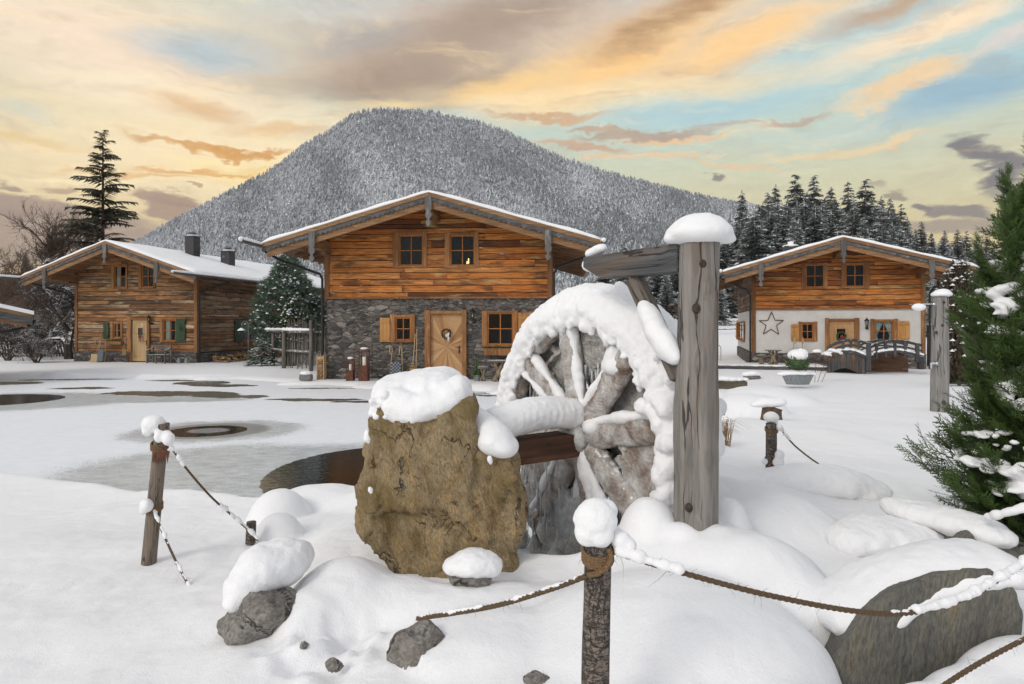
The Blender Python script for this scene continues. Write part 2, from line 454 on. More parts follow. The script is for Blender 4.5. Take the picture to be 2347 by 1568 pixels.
def wood_material(name, cols, axis='x', grain=26.0, bump=0.5, dark=0.5, gscale=1.0, snow=False, streak=0.75, knots=True):
    """old planks: a colour per board (attribute rnd), grain along one axis, stains, knots"""
    n = mat(name); c = n.coord('Object'); r = n.attr('rnd')
    st = {'x': (0.06, 1, 1), 'y': (1, 0.06, 1), 'z': (1, 1, 0.06)}[axis]
    offs = n.new('ShaderNodeCombineXYZ')
    for i in range(3): n.put(offs.inputs[i], n.math('MULTIPLY', r, 37.0 + 11 * i))
    cc = n.vmath('ADD', c, offs.outputs[0])
    g1 = n.noise(n.mapping(cc, scale=tuple(s * gscale for s in st)), grain, 6, 0.65, 0.6)
    g2 = n.noise(n.mapping(cc, scale=tuple((s ** 0.5) * gscale for s in st)), 3.0, 5, 0.6, 0.4)
    base = n.ramp(r, [(i / (len(cols) - 1), c_) for i, c_ in enumerate(cols)])
    col = n.mix(n.maprange(g1, 0.35, 0.68, 0, streak), base, tuple(0.30 * v for v in cols[0]))
    col = n.mix(n.maprange(g2, 0.46, 0.66, 0, dark, True), col, tuple(0.28 * v for v in cols[0]))
    g3 = n.noise(n.mapping(cc, scale=tuple((s ** 0.6) * gscale for s in st), loc=(3, 5, 8)), 5.0, 4, 0.6, 0.3)
    col = n.mix(n.maprange(g3, 0.58, 0.74, 0, 0.55, True), col, tuple(min(0.7, 1.35 * v + 0.06) for v in cols[-1]))
    if knots:
        kv = n.voro(n.mapping(cc, scale=tuple((s ** 0.35) * gscale for s in st)), 5.5)
        col = n.mix(n.maprange(kv, 0.11, 0.05, 0, 0.85, True), col, (0.025, 0.013, 0.006))
    rough = 0.75
    if snow: col, f = snow_on(n, col, 0.6)
    h = n.math('ADD', g1, n.math('MULTIPLY', g2, 0.6))
    n.surf(col, rough, n.bump(h, bump, 0.01))
wood_material('wood_warm', [(0.17, 0.05, 0.010), (0.52, 0.155, 0.022), (0.70, 0.25, 0.042), (0.60, 0.185, 0.026), (0.72, 0.36, 0.11)], dark=0.78, streak=.85)
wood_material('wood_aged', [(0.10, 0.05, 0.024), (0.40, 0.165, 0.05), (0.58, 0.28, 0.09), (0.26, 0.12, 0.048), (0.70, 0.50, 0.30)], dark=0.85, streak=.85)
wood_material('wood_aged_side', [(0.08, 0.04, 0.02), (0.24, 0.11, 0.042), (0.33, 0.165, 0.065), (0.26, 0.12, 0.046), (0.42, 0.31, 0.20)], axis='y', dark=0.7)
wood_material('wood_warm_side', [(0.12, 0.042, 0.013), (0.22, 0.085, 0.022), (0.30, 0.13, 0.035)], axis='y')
wood_material('wood_post', [(0.20, 0.085, 0.026), (0.30, 0.13, 0.04), (0.36, 0.17, 0.055)], axis='z', dark=0.4)
wood_material('wood_beam', [(0.20, 0.095, 0.038), (0.28, 0.14, 0.056), (0.34, 0.18, 0.075)], axis='y', dark=0.4)
wood_material('wood_soffit', [(0.20, 0.095, 0.036), (0.28, 0.135, 0.052), (0.34, 0.17, 0.068)], axis='y', dark=0.4, bump=0.3)
wood_material('wood_rafter', [(0.24, 0.12, 0.05), (0.32, 0.17, 0.075), (0.38, 0.21, 0.095)], axis='x', dark=0.4)
wood_material('wood_grey', [(0.075, 0.073, 0.074), (0.115, 0.112, 0.113), (0.17, 0.165, 0.162)], axis='x', dark=0.3, bump=0.35)
wood_material('wood_grey_up', [(0.10, 0.098, 0.095), (0.17, 0.165, 0.16), (0.23, 0.22, 0.205)], axis='z', dark=0.35)
wood_material('wood_grey_snow', [(0.13, 0.115, 0.10), (0.19, 0.17, 0.15), (0.25, 0.225, 0.20)], axis='x', dark=0.35, snow=True)
wood_material('wood_bridge', [(0.038, 0.038, 0.04), (0.065, 0.065, 0.068), (0.09, 0.088, 0.088)], axis='x', dark=0.3, snow=True)
wood_material('wood_bridge_up', [(0.035, 0.036, 0.04), (0.07, 0.072, 0.078), (0.12, 0.12, 0.125), (0.24, 0.10, 0.035)], axis='z', dark=0.5)
wood_material('wood_bridge_side', [(0.17, 0.08, 0.035), (0.22, 0.11, 0.05), (0.26, 0.14, 0.07)], axis='x', dark=0.5)
wood_material('wood_frame', [(0.36, 0.115, 0.018), (0.42, 0.145, 0.026), (0.47, 0.17, 0.033)], axis='z', dark=0.15, streak=0.35)
wood_material('wood_casing', [(0.27, 0.11, 0.032), (0.36, 0.16, 0.05), (0.42, 0.20, 0.07)], axis='z', dark=0.4)
wood_material('wood_shutter', [(0.44, 0.20, 0.05), (0.50, 0.25, 0.075), (0.55, 0.28, 0.09)], axis='z', dark=0.25, streak=0.4)
wood_material('wood_door', [(0.42, 0.22, 0.09), (0.50, 0.29, 0.13), (0.58, 0.36, 0.18)], axis='z', dark=0.2, streak=0.4)
wood_material('wood_pale', [(0.42, 0.27, 0.12), (0.50, 0.34, 0.17), (0.55, 0.40, 0.22)], axis='z', dark=0.15, streak=0.3, knots=False)
wood_material('wood_green', [(0.020, 0.045, 0.018), (0.028, 0.060, 0.024), (0.035, 0.070, 0.028)], axis='z', dark=0.3, streak=0.3, knots=False)
wood_material('wood_stick', [(0.13, 0.115, 0.10), (0.20, 0.18, 0.155), (0.28, 0.25, 0.215)], axis='z', dark=0.4, knots=False)
wood_material('wood_dark', [(0.04, 0.026, 0.018), (0.065, 0.042, 0.028), (0.09, 0.06, 0.04)], axis='z', dark=0.4, snow=True)
wood_material('wood_split', [(0.24, 0.12, 0.045), (0.40, 0.24, 0.11), (0.50, 0.34, 0.18)], axis='z', dark=0.5, snow=False)
wood_material('wood_fence', [(0.035, 0.026, 0.02), (0.06, 0.043, 0.032), (0.085, 0.062, 0.046)], axis='z', dark=0.4, snow=True)

def plain(name, col, rough=0.5, metal=0.0, nscale=20, var=0.25, bump=0.1, snow=False, **kw):
    n = mat(name); c = n.coord('Object'); a = n.noise(c, nscale, 4)
    k = n.mix(n.maprange(a, 0.3, 0.7, 0, 1), tuple(v * (1 - var) for v in col), tuple(min(1, v * (1 + var)) for v in col))
    if snow: k, _ = snow_on(n, k, 0.6)
    p, o = n.surf(k, rough, n.bump(a, bump, 0.01)); p.inputs['Metallic'].default_value = metal
    for q, v in kw.items(): n.put(p.inputs[q.replace('_', ' ')], v)
    return p
plain('black_metal', (0.018, 0.015, 0.014), 0.4, 0.3)
plain('chimney_metal', (0.035, 0.033, 0.035), 0.5, 0.2)
plain('gutter_metal', (0.11, 0.10, 0.10), 0.5, 0.3)
plain('zinc', (0.25, 0.27, 0.27), 0.45, 0.6)
plain('chrome', (0.6, 0.6, 0.62), 0.2, 1.0)
plain('rust', (0.10, 0.036, 0.018), 0.85, 0.0, 9, 0.5)
plain('glass_dark', (0.012, 0.015, 0.018), 0.04, 0.0, 5, 0.2, 0.0)
plain('curtain', (0.36, 0.42, 0.38), 0.9, 0.0, 6, 0.12)
plain('straw', (0.52, 0.34, 0.14), 0.9, 0.0, 60, 0.4, 0.6)
plain('seat_dark', (0.02, 0.022, 0.026), 0.9)
plain('seat_light', (0.20, 0.23, 0.27), 0.9)
plain('candle', (0.75, 0.72, 0.62), 0.6)
plain('red_cloth', (0.24, 0.03, 0.04), 0.9)
plain('white_cloth', (0.7, 0.68, 0.64), 0.9)
plain('leaf_green', (0.035, 0.075, 0.022), 0.8, 0.0, 30, 0.6, snow=True)
plain('leaf_plain', (0.05, 0.09, 0.03), 0.8, 0.0, 30, 0.6)
plain('heather', (0.14, 0.03, 0.05), 0.9, 0.0, 30, 0.6)
plain('twig', (0.055, 0.035, 0.022), 0.85, 0.0, 20, 0.4)
plain('bark_dark', (0.045, 0.036, 0.03), 0.95, 0.0, 12, 0.5, 0.6, snow=True)
plain('bark_brown', (0.10, 0.065, 0.042), 0.95, 0.0, 12, 0.5, 0.4)
plain('granite', (0.17, 0.165, 0.16), 0.9, 0.0, 60, 0.5, 0.4)
plain('dry_grass', (0.26, 0.16, 0.075), 0.9, 0.0, 20, 0.4)
plain('hemp', (0.13, 0.085, 0.048), 0.95, 0.0, 300, 0.5, 0.8)
plain('hemp_light', (0.20, 0.12, 0.06), 0.95, 0.0, 200, 0.5, 0.8)
plain('hook_grey', (0.22, 0.24, 0.27), 0.5, 0.3)
plain('slate_cap', (0.10, 0.105, 0.115), 0.7)
plain('brick_red', (0.22, 0.11, 0.08), 0.8)
n = mat('room_dark'); n.surf((0.02, 0.018, 0.016), 0.9)
n = mat('flame'); n.surf((0.8, 0.5, 0.2), 0.5, Emission_Color=(1.0, 0.55, 0.2, 1), Emission_Strength=3.0)
def glass_mat():
    n = mat('window_glass')
    t = n.new('ShaderNodeBsdfTransparent'); g = n.new('ShaderNodeBsdfGlossy'); g.inputs['Roughness'].default_value = 0.03
    g.inputs[0].default_value = (0.9, 0.92, 0.95, 1)
    t.inputs[0].default_value = (0.75, 0.78, 0.78, 1)
    lw = n.new('ShaderNodeLayerWeight'); lw.inputs[0].default_value = 0.5
    m = n.new('ShaderNodeMixShader'); n.put(m.inputs[0], n.math('ADD', n.math('MULTIPLY', n.math('POWER', lw.outputs['Facing'], 4.0), 0.9), 0.016))
    n.l.new(t.outputs[0], m.inputs[1]); n.l.new(g.outputs[0], m.inputs[2])
    o = n.new('ShaderNodeOutputMaterial'); n.l.new(m.outputs[0], o.inputs[0])
glass_mat()

def stone_wall_mat(name, sc=1.0):
    n = mat(name); c = n.coord('Object')
    w1 = n.noise(c, 2.5, 3, 0.5, 0, 'Color')
    cw = n.vmath('ADD', c, n.vmath('SCALE', n.vmath('SUBTRACT', w1, (.5, .5, .5)), scale=0.22))
    v = n.mapping(cw, scale=(3.0 * sc, 3.0 * sc, 7.0 * sc))
    cell = n.voro(v, 1.0, 'F1', 'Color'); edge = n.voro(v, 1.0, 'DISTANCE_TO_EDGE')
    v2 = n.mapping(cw, scale=(6 * sc, 6 * sc, 19 * sc), loc=(3, 1, 2))
    cell2 = n.voro(v2, 1.0, 'F1', 'Color'); edge2 = n.voro(v2, 1.0, 'DISTANCE_TO_EDGE')
    sel = n.maprange(n.noise(c, 1.3, 2), 0.47, 0.53, 0, 1)
    sepa = n.new('ShaderNodeSeparateColor'); n.put(sepa.inputs[0], n.mix(sel, cell, cell2))
    e = n.math('ADD', n.math('MULTIPLY', edge, n.math('SUBTRACT', 1.0, sel)), n.math('MULTIPLY', edge2, sel))
    fine = n.noise(c, 28, 5, 0.65)
    col = n.ramp(sepa.outputs[0], [(0.1, (0.05, 0.047, 0.046)), (0.35, (0.12, 0.11, 0.10)), (0.55, (0.19, 0.175, 0.155)), (0.7, (0.125, 0.092, 0.072)), (0.9, (0.30, 0.275, 0.245))])
    col = n.mix(n.maprange(fine, 0.35, 0.7, 0, 0.5), col, (0.04, 0.036, 0.034))
    col = n.mix(n.maprange(e, 0.06, 0.0, 0, 0.9), col, (0.035, 0.03, 0.026))
    h = n.math('ADD', n.math('MULTIPLY', n.maprange(e, 0.0, 0.15), 1.0), n.math('ADD', n.math('MULTIPLY', fine, 0.5), n.math('MULTIPLY', sepa.outputs[1], 0.6)))
    n.surf(col, 0.85, n.bump(h, 0.9, 0.03))
stone_wall_mat('stone_wall')
stone_wall_mat('stone_base', 1.3)
def stucco():
    n = mat('stucco'); c = n.coord('Object'); a = n.noise(c, 26, 5, 0.7); b = n.noise(c, 1.5, 4)
    n.surf(n.mix(n.maprange(b, 0.35, 0.65), (0.60, 0.58, 0.55), (0.52, 0.50, 0.47)), 0.9, n.bump(a, 0.6, 0.02))
stucco()

def rock_mat(name, cols, streak=(3, 3, 1), fine=18, moss=None, bump=0.9, crack=True, rotv=(0, 0, 0)):
    n = mat(name); g = n.new('ShaderNodeNewGeometry').outputs['Position']
    gm = n.mapping(g, rot=rotv)
    a = n.noise(n.mapping(gm, scale=streak), 2.4, 8, 0.65, 0.8)
    b = n.noise(n.mapping(gm, scale=tuple(s * 1.6 for s in streak)), fine, 6, 0.7, 0.3)
    c = n.noise(g, 1.9, 5, 0.6, 0.6)
    col = n.ramp(a, [(0.25 + 0.5 * i / (len(cols) - 1), x) for i, x in enumerate(cols)])
    col = n.mix(n.maprange(b, 0.36, 0.70, 0, 0.75), col, tuple(0.28 * v for v in cols[0]))
    if moss: col = n.mix(n.maprange(c, 0.50, 0.66, 0, 0.6, True), col, moss)
    d = n.noise(g, 4.1, 6, 0.7, 1.2)
    col = n.mix(n.maprange(d, 0.64, 0.69, 0, 0.75, True), col, tuple(0.45 * v for v in (0.16, 0.15, 0.15)))
    h = n.math('ADD', n.math('MULTIPLY', a, 0.8), n.math('MULTIPLY', b, 0.5))
    if crack:
        wv = n.vmath('ADD', gm, n.vmath('SCALE', n.vmath('SUBTRACT', n.noise(g, 3, 4, 0.6, 0, 'Color'), (.5, .5, .5)), scale=0.5))
        e = n.math('ABSOLUTE', n.math('SUBTRACT', n.noise(n.mapping(wv, scale=(1.2, 1.2, 0.9)), 1.7, 7, 0.55, 0.8), 0.5))
        msk = n.maprange(n.noise(g, 2.3, 2), 0.46, 0.56, 0, 1, True)
        ck = n.math('MULTIPLY', n.maprange(e, 0.010, 0.0, 0, 1, True), msk)
        col = n.mix(n.math('MULTIPLY', ck, 0.8), col, (0.03, 0.025, 0.02))
        h = n.math('SUBTRACT', h, n.math('MULTIPLY', ck, 1.0))
    n.surf(col, 0.82, n.bump(h, bump, 0.035))
rock_mat('rock_ochre', [(0.15, 0.10, 0.05), (0.34, 0.22, 0.095), (0.46, 0.36, 0.21), (0.54, 0.36, 0.16), (0.42, 0.39, 0.34)], streak=(3.6, 3.6, 1.0), fine=20, moss=(0.17, 0.115, 0.03), rotv=(0, 0.35, 0), bump=1.0)
rock_mat('rock_grey', [(0.13, 0.11, 0.095), (0.24, 0.215, 0.19), (0.36, 0.335, 0.305), (0.24, 0.19, 0.15)], streak=(1.3, 1.3, 1.6), fine=22)
rock_mat('rock_slate', [(0.09, 0.088, 0.078), (0.16, 0.155, 0.135), (0.21, 0.20, 0.165), (0.32, 0.235, 0.11)], streak=(4, 4, 1.0), fine=14, crack=False, bump=0.7, rotv=(0, -0.15, 0))

def log_mat(name, cols, sc=1.0, bark=False):
    n = mat(name); c = n.coord('Object')
    if bark:
        cc = n.vmath('ADD', c, n.vmath('SCALE', n.vmath('SUBTRACT', n.noise(c, 9, 3, 0.5, 0, 'Color'), (.5, .5, .5)), scale=0.06))
        e1 = n.math('ABSOLUTE', n.math('SUBTRACT', n.noise(n.mapping(cc, scale=(0.6, 0.6, 2.2)), 30, 5, 0.6, 0.5), 0.5))
        e2 = n.math('ABSOLUTE', n.math('SUBTRACT', n.noise(n.mapping(cc, scale=(2.0, 2.0, 0.5), loc=(4, 4, 4)), 20, 5, 0.6, 0.5), 0.5))
        e = n.math('MULTIPLY', n.math('MINIMUM', e1, e2), 3.0)
        a = n.noise(n.mapping(c, scale=(1, 1, 1.6)), 40, 6, 0.7)
        col = n.ramp(a, [(0.3, cols[0]), (0.5, cols[1]), (0.7, cols[2])])
        k = n.maprange(e, 0.10, 0.0, 0, 1, True)
        col = n.mix(n.math('MULTIPLY', k, 0.8), col, (0.02, 0.013, 0.01))
        n.surf(col, 0.9, n.bump(n.math('SUBTRACT', a, n.math('MULTIPLY', k, 1.2)), 1.0, 0.015)); return
    a = n.noise(n.mapping(c, scale=(1, 1, 0.05)), 22 * sc, 7, 0.68, 0.7)
    b = n.noise(n.mapping(c, scale=(1, 1, 0.12)), 5 * sc, 5, 0.6, 0.9)
    col = n.ramp(a, [(0.28, cols[0]), (0.45, cols[1]), (0.62, cols[2]), (0.75, cols[3])])
    col = n.mix(n.maprange(b, 0.55, 0.68, 0, 0.6, True), col, tuple(v * 0.5 for v in cols[0]))
    b2 = n.noise(n.mapping(c, scale=(1, 1, 0.2), loc=(4, 4, 4)), 3.3 * sc, 4, 0.6, 0.5)
    col = n.mix(n.maprange(b2, 0.55, 0.7, 0, 0.45, True), col, (0.17, 0.105, 0.062))
    wv = n.vmath('ADD', c, n.vmath('SCALE', n.vmath('SUBTRACT', n.noise(c, 2.2, 3, 0.5, 0, 'Color'), (.5, .5, .5)), scale=0.10))
    e = n.math('ABSOLUTE', n.math('SUBTRACT', n.noise(n.mapping(wv, scale=(1, 1, 0.07)), 9 * sc, 4, 0.5, 0.3), 0.5))
    ck = n.math('MULTIPLY', n.maprange(e, 0.020, 0.004, 0, 1, True), n.maprange(n.noise(c, 2.1, 2), 0.38, 0.5, 0, 1, True))
    col = n.mix(n.math('MULTIPLY', ck, 0.85), col, (0.02, 0.015, 0.012))
    kn = n.voro(n.mapping(c, scale=(2.3 * sc, 2.3 * sc, 1.9 * sc), loc=(0.3, 0.1, 0.7)), 1.0)
    kk = n.maprange(kn, 0.10, 0.05, 0, 1, True)
    col = n.mix(n.math('MULTIPLY', kk, 0.8), col, (0.035, 0.024, 0.017))
    h = n.math('SUBTRACT', n.math('ADD', a, n.math('MULTIPLY', b, 0.6)), n.math('ADD', n.math('MULTIPLY', ck, 1.5), kk))
    n.surf(col, 0.8, n.bump(h, 0.8, 0.02))
log_mat('log_grey', [(0.11, 0.10, 0.09), (0.19, 0.175, 0.16), (0.29, 0.265, 0.24), (0.36, 0.32, 0.28)])
log_mat('log_pale', [(0.13, 0.122, 0.115), (0.20, 0.19, 0.178), (0.27, 0.255, 0.24), (0.31, 0.295, 0.275)], 0.8)
log_mat('log_thin', [(0.11, 0.085, 0.065), (0.18, 0.145, 0.115), (0.25, 0.19, 0.14), (0.28, 0.16, 0.085)], 3.0)
log_mat('log_bark', [(0.10, 0.078, 0.066), (0.22, 0.18, 0.15), (0.34, 0.29, 0.245)], 1, True)
log_mat('beam_grey', [(0.045, 0.048, 0.05), (0.085, 0.09, 0.093), (0.14, 0.145, 0.145), (0.20, 0.20, 0.19)], 0.9)

def ice_mats():
    n = mat('icy_wood'); g = n.new('ShaderNodeNewGeometry'); pos = g.outputs['Position']
    a = n.noise(pos, 7, 5, 0.6, 0.5); b = n.noise(pos, 42, 4, 0.65, 0.4); v = n.voro(pos, 55, 'SMOOTH_F1')
    c = n.noise(pos, 2.6, 4, 0.6, 0.6)
    col = n.ramp(a, [(0.30, (0.13, 0.08, 0.055)), (0.41, (0.25, 0.19, 0.155)), (0.52, (0.42, 0.385, 0.355)), (0.68, (0.66, 0.655, 0.645))])
    col = n.mix(n.maprange(c, 0.5, 0.66, 0, 0.6), col, (0.47, 0.46, 0.44))
    sp = n.new('ShaderNodeSeparateXYZ'); n.put(sp.inputs[0], g.outputs['Normal'])
    k = n.math('ADD', sp.outputs[2], n.math('MULTIPLY', n.math('SUBTRACT', n.noise(pos, 11, 4), 0.5), 1.5))
    f = n.maprange(k, 0.75, 0.95, 0, 1, True)
    col = n.mix(f, col, SNOWC)
    h = n.math('ADD', n.math('MULTIPLY', v, 0.6), n.math('ADD', b, a))
    n.surf(col, n.maprange(f, 0, 1, 0.14, 0.6), n.bump(h, 0.7, 0.02), Coat_Weight=0.6, Coat_Roughness=0.08, Subsurface_Weight=0.0)
    n = mat('clear_ice'); g = n.new('ShaderNodeNewGeometry'); pos = g.outputs['Position']
    a = n.noise(n.mapping(pos, scale=(1, 1, 0.25)), 16, 5, 0.6, 0.4); v = n.voro(n.mapping(pos, scale=(1, 1, 0.45)), 42, 'SMOOTH_F1')
    b = n.noise(pos, 4, 4, 0.6)
    col = n.ramp(b, [(0.3, (0.42, 0.43, 0.44)), (0.5, (0.60, 0.61, 0.61)), (0.7, (0.78, 0.785, 0.78))])
    n.surf(col, 0.10, n.bump(n.math('ADD', a, n.math('MULTIPLY', v, 0.7)), 0.8, 0.02), Transmission_Weight=0.3, IOR=1.31, Coat_Weight=0.4)
    n = mat('frosty_ice'); g = n.new('ShaderNodeNewGeometry'); pos = g.outputs['Position']
    a = n.noise(pos, 30, 5, 0.7, 0.3); v = n.voro(pos, 60, 'SMOOTH_F1'); b = n.noise(pos, 3.0, 5, 0.6, 0.5)
    col = n.ramp(b, [(0.28, (0.26, 0.235, 0.21)), (0.48, (0.42, 0.41, 0.385)), (0.7, (0.60, 0.595, 0.57))])
    col = n.mix(n.maprange(a, 0.58, 0.75, 0, 0.7), col, (0.80, 0.81, 0.82))
    n.surf(col, 0.18, n.bump(n.math('ADD', a, n.math('MULTIPLY', v, 0.8)), 0.8, 0.02), Coat_Weight=0.5)
ice_mats()

def needle_mat(name, lo, hi):
    n = mat(name); r = n.attr('rnd')
    p, o = n.surf(n.ramp(r, [(0, lo), (1, hi)]), 0.6)
needle_mat('needles_spruce', (0.03, 0.036, 0.022), (0.13, 0.125, 0.075))
needle_mat('needles_pine', (0.04, 0.075, 0.05), (0.17, 0.24, 0.16))
needle_mat('needles_dark', (0.03, 0.04, 0.036), (0.30, 0.32, 0.31))
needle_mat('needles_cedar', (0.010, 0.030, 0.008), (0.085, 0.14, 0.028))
needle_mat('needles_brown', (0.035, 0.026, 0.016), (0.10, 0.072, 0.040))
needle_mat('foliage_far', (0.075, 0.085, 0.095), (0.22, 0.24, 0.26))
needle_mat('foliage_frost', (0.28, 0.30, 0.325), (0.66, 0.68, 0.71))
wood_material('wood_shaft', [(0.10, 0.038, 0.018), (0.18, 0.075, 0.032), (0.25, 0.13, 0.07)], axis='y', dark=0.6)
log_mat('beam_side', [(0.030, 0.032, 0.034), (0.06, 0.063, 0.066), (0.11, 0.115, 0.115), (0.17, 0.17, 0.165)], 1.0)
log_mat('beam_brown', [(0.06, 0.045, 0.036), (0.11, 0.088, 0.072), (0.17, 0.145, 0.12), (0.22, 0.19, 0.16)], 1.2)
plain('log_knot', (0.05, 0.035, 0.026), 0.9, 0.0, 40, 0.6, 0.6)
log_mat('log_root', [(0.14, 0.10, 0.065), (0.24, 0.18, 0.12), (0.36, 0.28, 0.20), (0.44, 0.36, 0.28)], 2.0)
wood_material('wood_mossy', [(0.07, 0.055, 0.03), (0.12, 0.10, 0.06), (0.17, 0.14, 0.085)], axis='x', dark=0.5)
plain('bark_snowy', (0.045, 0.035, 0.03), 0.95, 0.0, 12, 0.4, 0.3, snow=True)
plain('twig_snowy', (0.06, 0.042, 0.03), 0.9, 0.0, 12, 0.4, 0.3, snow=True)
plain('twig_red', (0.095, 0.06, 0.045), 0.9, 0.0, 3, 0.5, 0.1)
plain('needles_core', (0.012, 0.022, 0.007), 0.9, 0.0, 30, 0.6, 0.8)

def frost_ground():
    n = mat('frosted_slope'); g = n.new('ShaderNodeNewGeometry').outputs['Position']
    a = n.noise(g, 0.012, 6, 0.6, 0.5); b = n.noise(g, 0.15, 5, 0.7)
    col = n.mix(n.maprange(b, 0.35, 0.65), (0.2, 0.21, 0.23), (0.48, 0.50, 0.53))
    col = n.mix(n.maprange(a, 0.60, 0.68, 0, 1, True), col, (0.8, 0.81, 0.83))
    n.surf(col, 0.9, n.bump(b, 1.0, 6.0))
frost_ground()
# ------------------------------------------------------------------ the ground: one sheet, pond basin, snow heaped over rocks
random.seed(4)
ICE_Z = -0.10
def sp(px, py, zc): d = F * (EYE - zc) / (py - HY) + .3; return ((px - HX) / F * d, d)
def ip(px, py): v = gp(px, py, ICE_Z); return (v.x, v.y)
SHORE = [ip(-500, 876), ip(-200, 872), ip(0, 868), ip(250, 868), ip(480, 870), ip(700, 884), ip(850, 892), ip(1000, 896), ip(1170, 903), ip(1400, 912), ip(1640, 925),
         ip(1620, 1000), ip(1560, 1090), ip(1470, 1290), ip(1330, 1400), ip(1200, 1385), ip(1110, 1250), sp(1000, 1110, .27), sp(860, 1090, .27), sp(760, 1094, .27), sp(690, 1104, .25), sp(640, 1116, .2), sp(560, 1130, .08), sp(410, 1132, 0),
         sp(300, 1112, -.03), sp(130, 1090, -.03), sp(0, 1078, -.03), ip(-300, 1062), ip(-700, 1010)]
LAND = [  # px, py, distance -> a point of the snow surface
    (0, 1150, 7.1), (350, 1285, 4.75), (0, 1300, 4.6), (0, 1568, 3.1), (300, 1568, 3.0), (600, 1568, 2.85), (800, 1400, 3.6), (1000, 1568, 2.75), (1200, 1568, 2.7),
    (800, 1230, 4.9), (1000, 1300, 4.2), (620, 1260, 5.0), (480, 1180, 6.2), (1200, 1330, 3.9), (1600, 1205, 3.95), (1700, 1120, 4.9), (1500, 1568, 2.6), (1800, 1568, 2.6),
    (1768, 1078, 6.3), (1900, 1090, 6.4), (2155, 944, 13.0), (1700, 1000, 9.0), (1900, 1000, 9.0), (2100, 1010, 9.2), (2000, 1180, 5.3), (2250, 1260, 4.6), (2100, 1290, 4.1), (1900, 1290, 4.0),
    (1900, 1650, 3.0), (2100, 1580, 3.0), (2330, 1484, 3.0), (2300, 1530, 2.8), (2050, 1640, 2.8), (1750, 1610, 2.75), (2400, 1440, 3.3), (2347, 1330, 3.8), (1700, 930, 14.0), (2000, 930, 14.0), (2300, 900, 17.0), (2600, 1100, 6.5), (2600, 1500, 2.9), (2300, 1620, 2.45), (2000, 1700, 2.3), (1700, 880, 20.5), (2100, 870, 22.0), (2500, 870, 22.0),
    (-400, 1200, 6.0), (-400, 1500, 3.4), (1640, 1400, 3.3), (1750, 1350, 3.5)]
LP = np.array([tuple(P(*q)) for q in LAND])
# px, py(top), distance, rx, ry, fall
MOUNDS = [(640, 1121, 6.0, .30, .30, .34), (745, 1112, 6.5, .6, .4, .25), (640, 1174, 5.35, .22, .20, .28), (870, 1122, 6.2, .5, .4, .25),
          (790, 1292, 3.75, .40, .50, .40), (715, 1352, 3.5, .24, .30, .30), (1120, 1348, 3.6, .75, .30, .22), (900, 1330, 3.7, .4, .3, .2),
          (1490, 1140, 4.05, .20, .24, .26), (1560, 1196, 3.86, .13, .12, .12), (1638, 1204, 3.84, .12, .12, .12), (1668, 1140, 4.25, .17, .20, .30), (1690, 1216, 3.75, .52, .36, .34), (1800, 1290, 3.6, .3, .3, .2), (1540, 1345, 3.15, .74, .66, .32), (1350, 1400, 3.3, .4, .4, .15),
          (1130, 1420, 3.1, .5, .4, .2), (1760, 890, 15.5, .9, 1.6, .22), (1720, 905, 13.0, .6, .9, .2), (1860, 1190, 4.9, .35, .3, .2),
          (1690, 900, 17, 1.2, .8, .25), (1015, 1460, 3.0, .18, .18, .02),
          (130, 850, 25.0, .75, .5, .26), (470, 861, 24.0, .7, .4, .14), (860, 883, 20.9, .9, .5, .14), (340, 857, 24.5, .6, .4, .12), (1090, 880, 20.5, .9, .4, .18), (1150, 893, 19.2, .5, .4, .14), (1010, 893, 19.5, .5, .3, .1),
          (2250, 1520, 2.84, .30, .16, .2), (2370, 1462, 2.88, .34, .2, .2), (2130, 1562, 2.80, .28, .12, .2), (680, 875, 22.0, .8, .4, .1), (1500, 905, 18, 1.5, .6, .2)]
def poly_sd(X, Y, poly):
    d = np.full(X.shape, 1e9); inside = np.zeros(X.shape, bool); n = len(poly)
    for i in range(n):
        x1, y1 = poly[i]; x2, y2 = poly[(i + 1) % n]
        ex, ey = x2 - x1, y2 - y1
        t = np.clip(((X - x1) * ex + (Y - y1) * ey) / (ex * ex + ey * ey), 0, 1)
        d = np.minimum(d, np.hypot(X - x1 - t * ex, Y - y1 - t * ey))
        c = ((y1 > Y) != (y2 > Y)) & (X < (x2 - x1) * (Y - y1) / (y2 - y1 + 1e-12) + x1)
        inside ^= c
    return np.where(inside, -d, d)
def sstep(x, a, b):
    t = np.clip((x - a) / (b - a), 0, 1); return t * t * (3 - 2 * t)
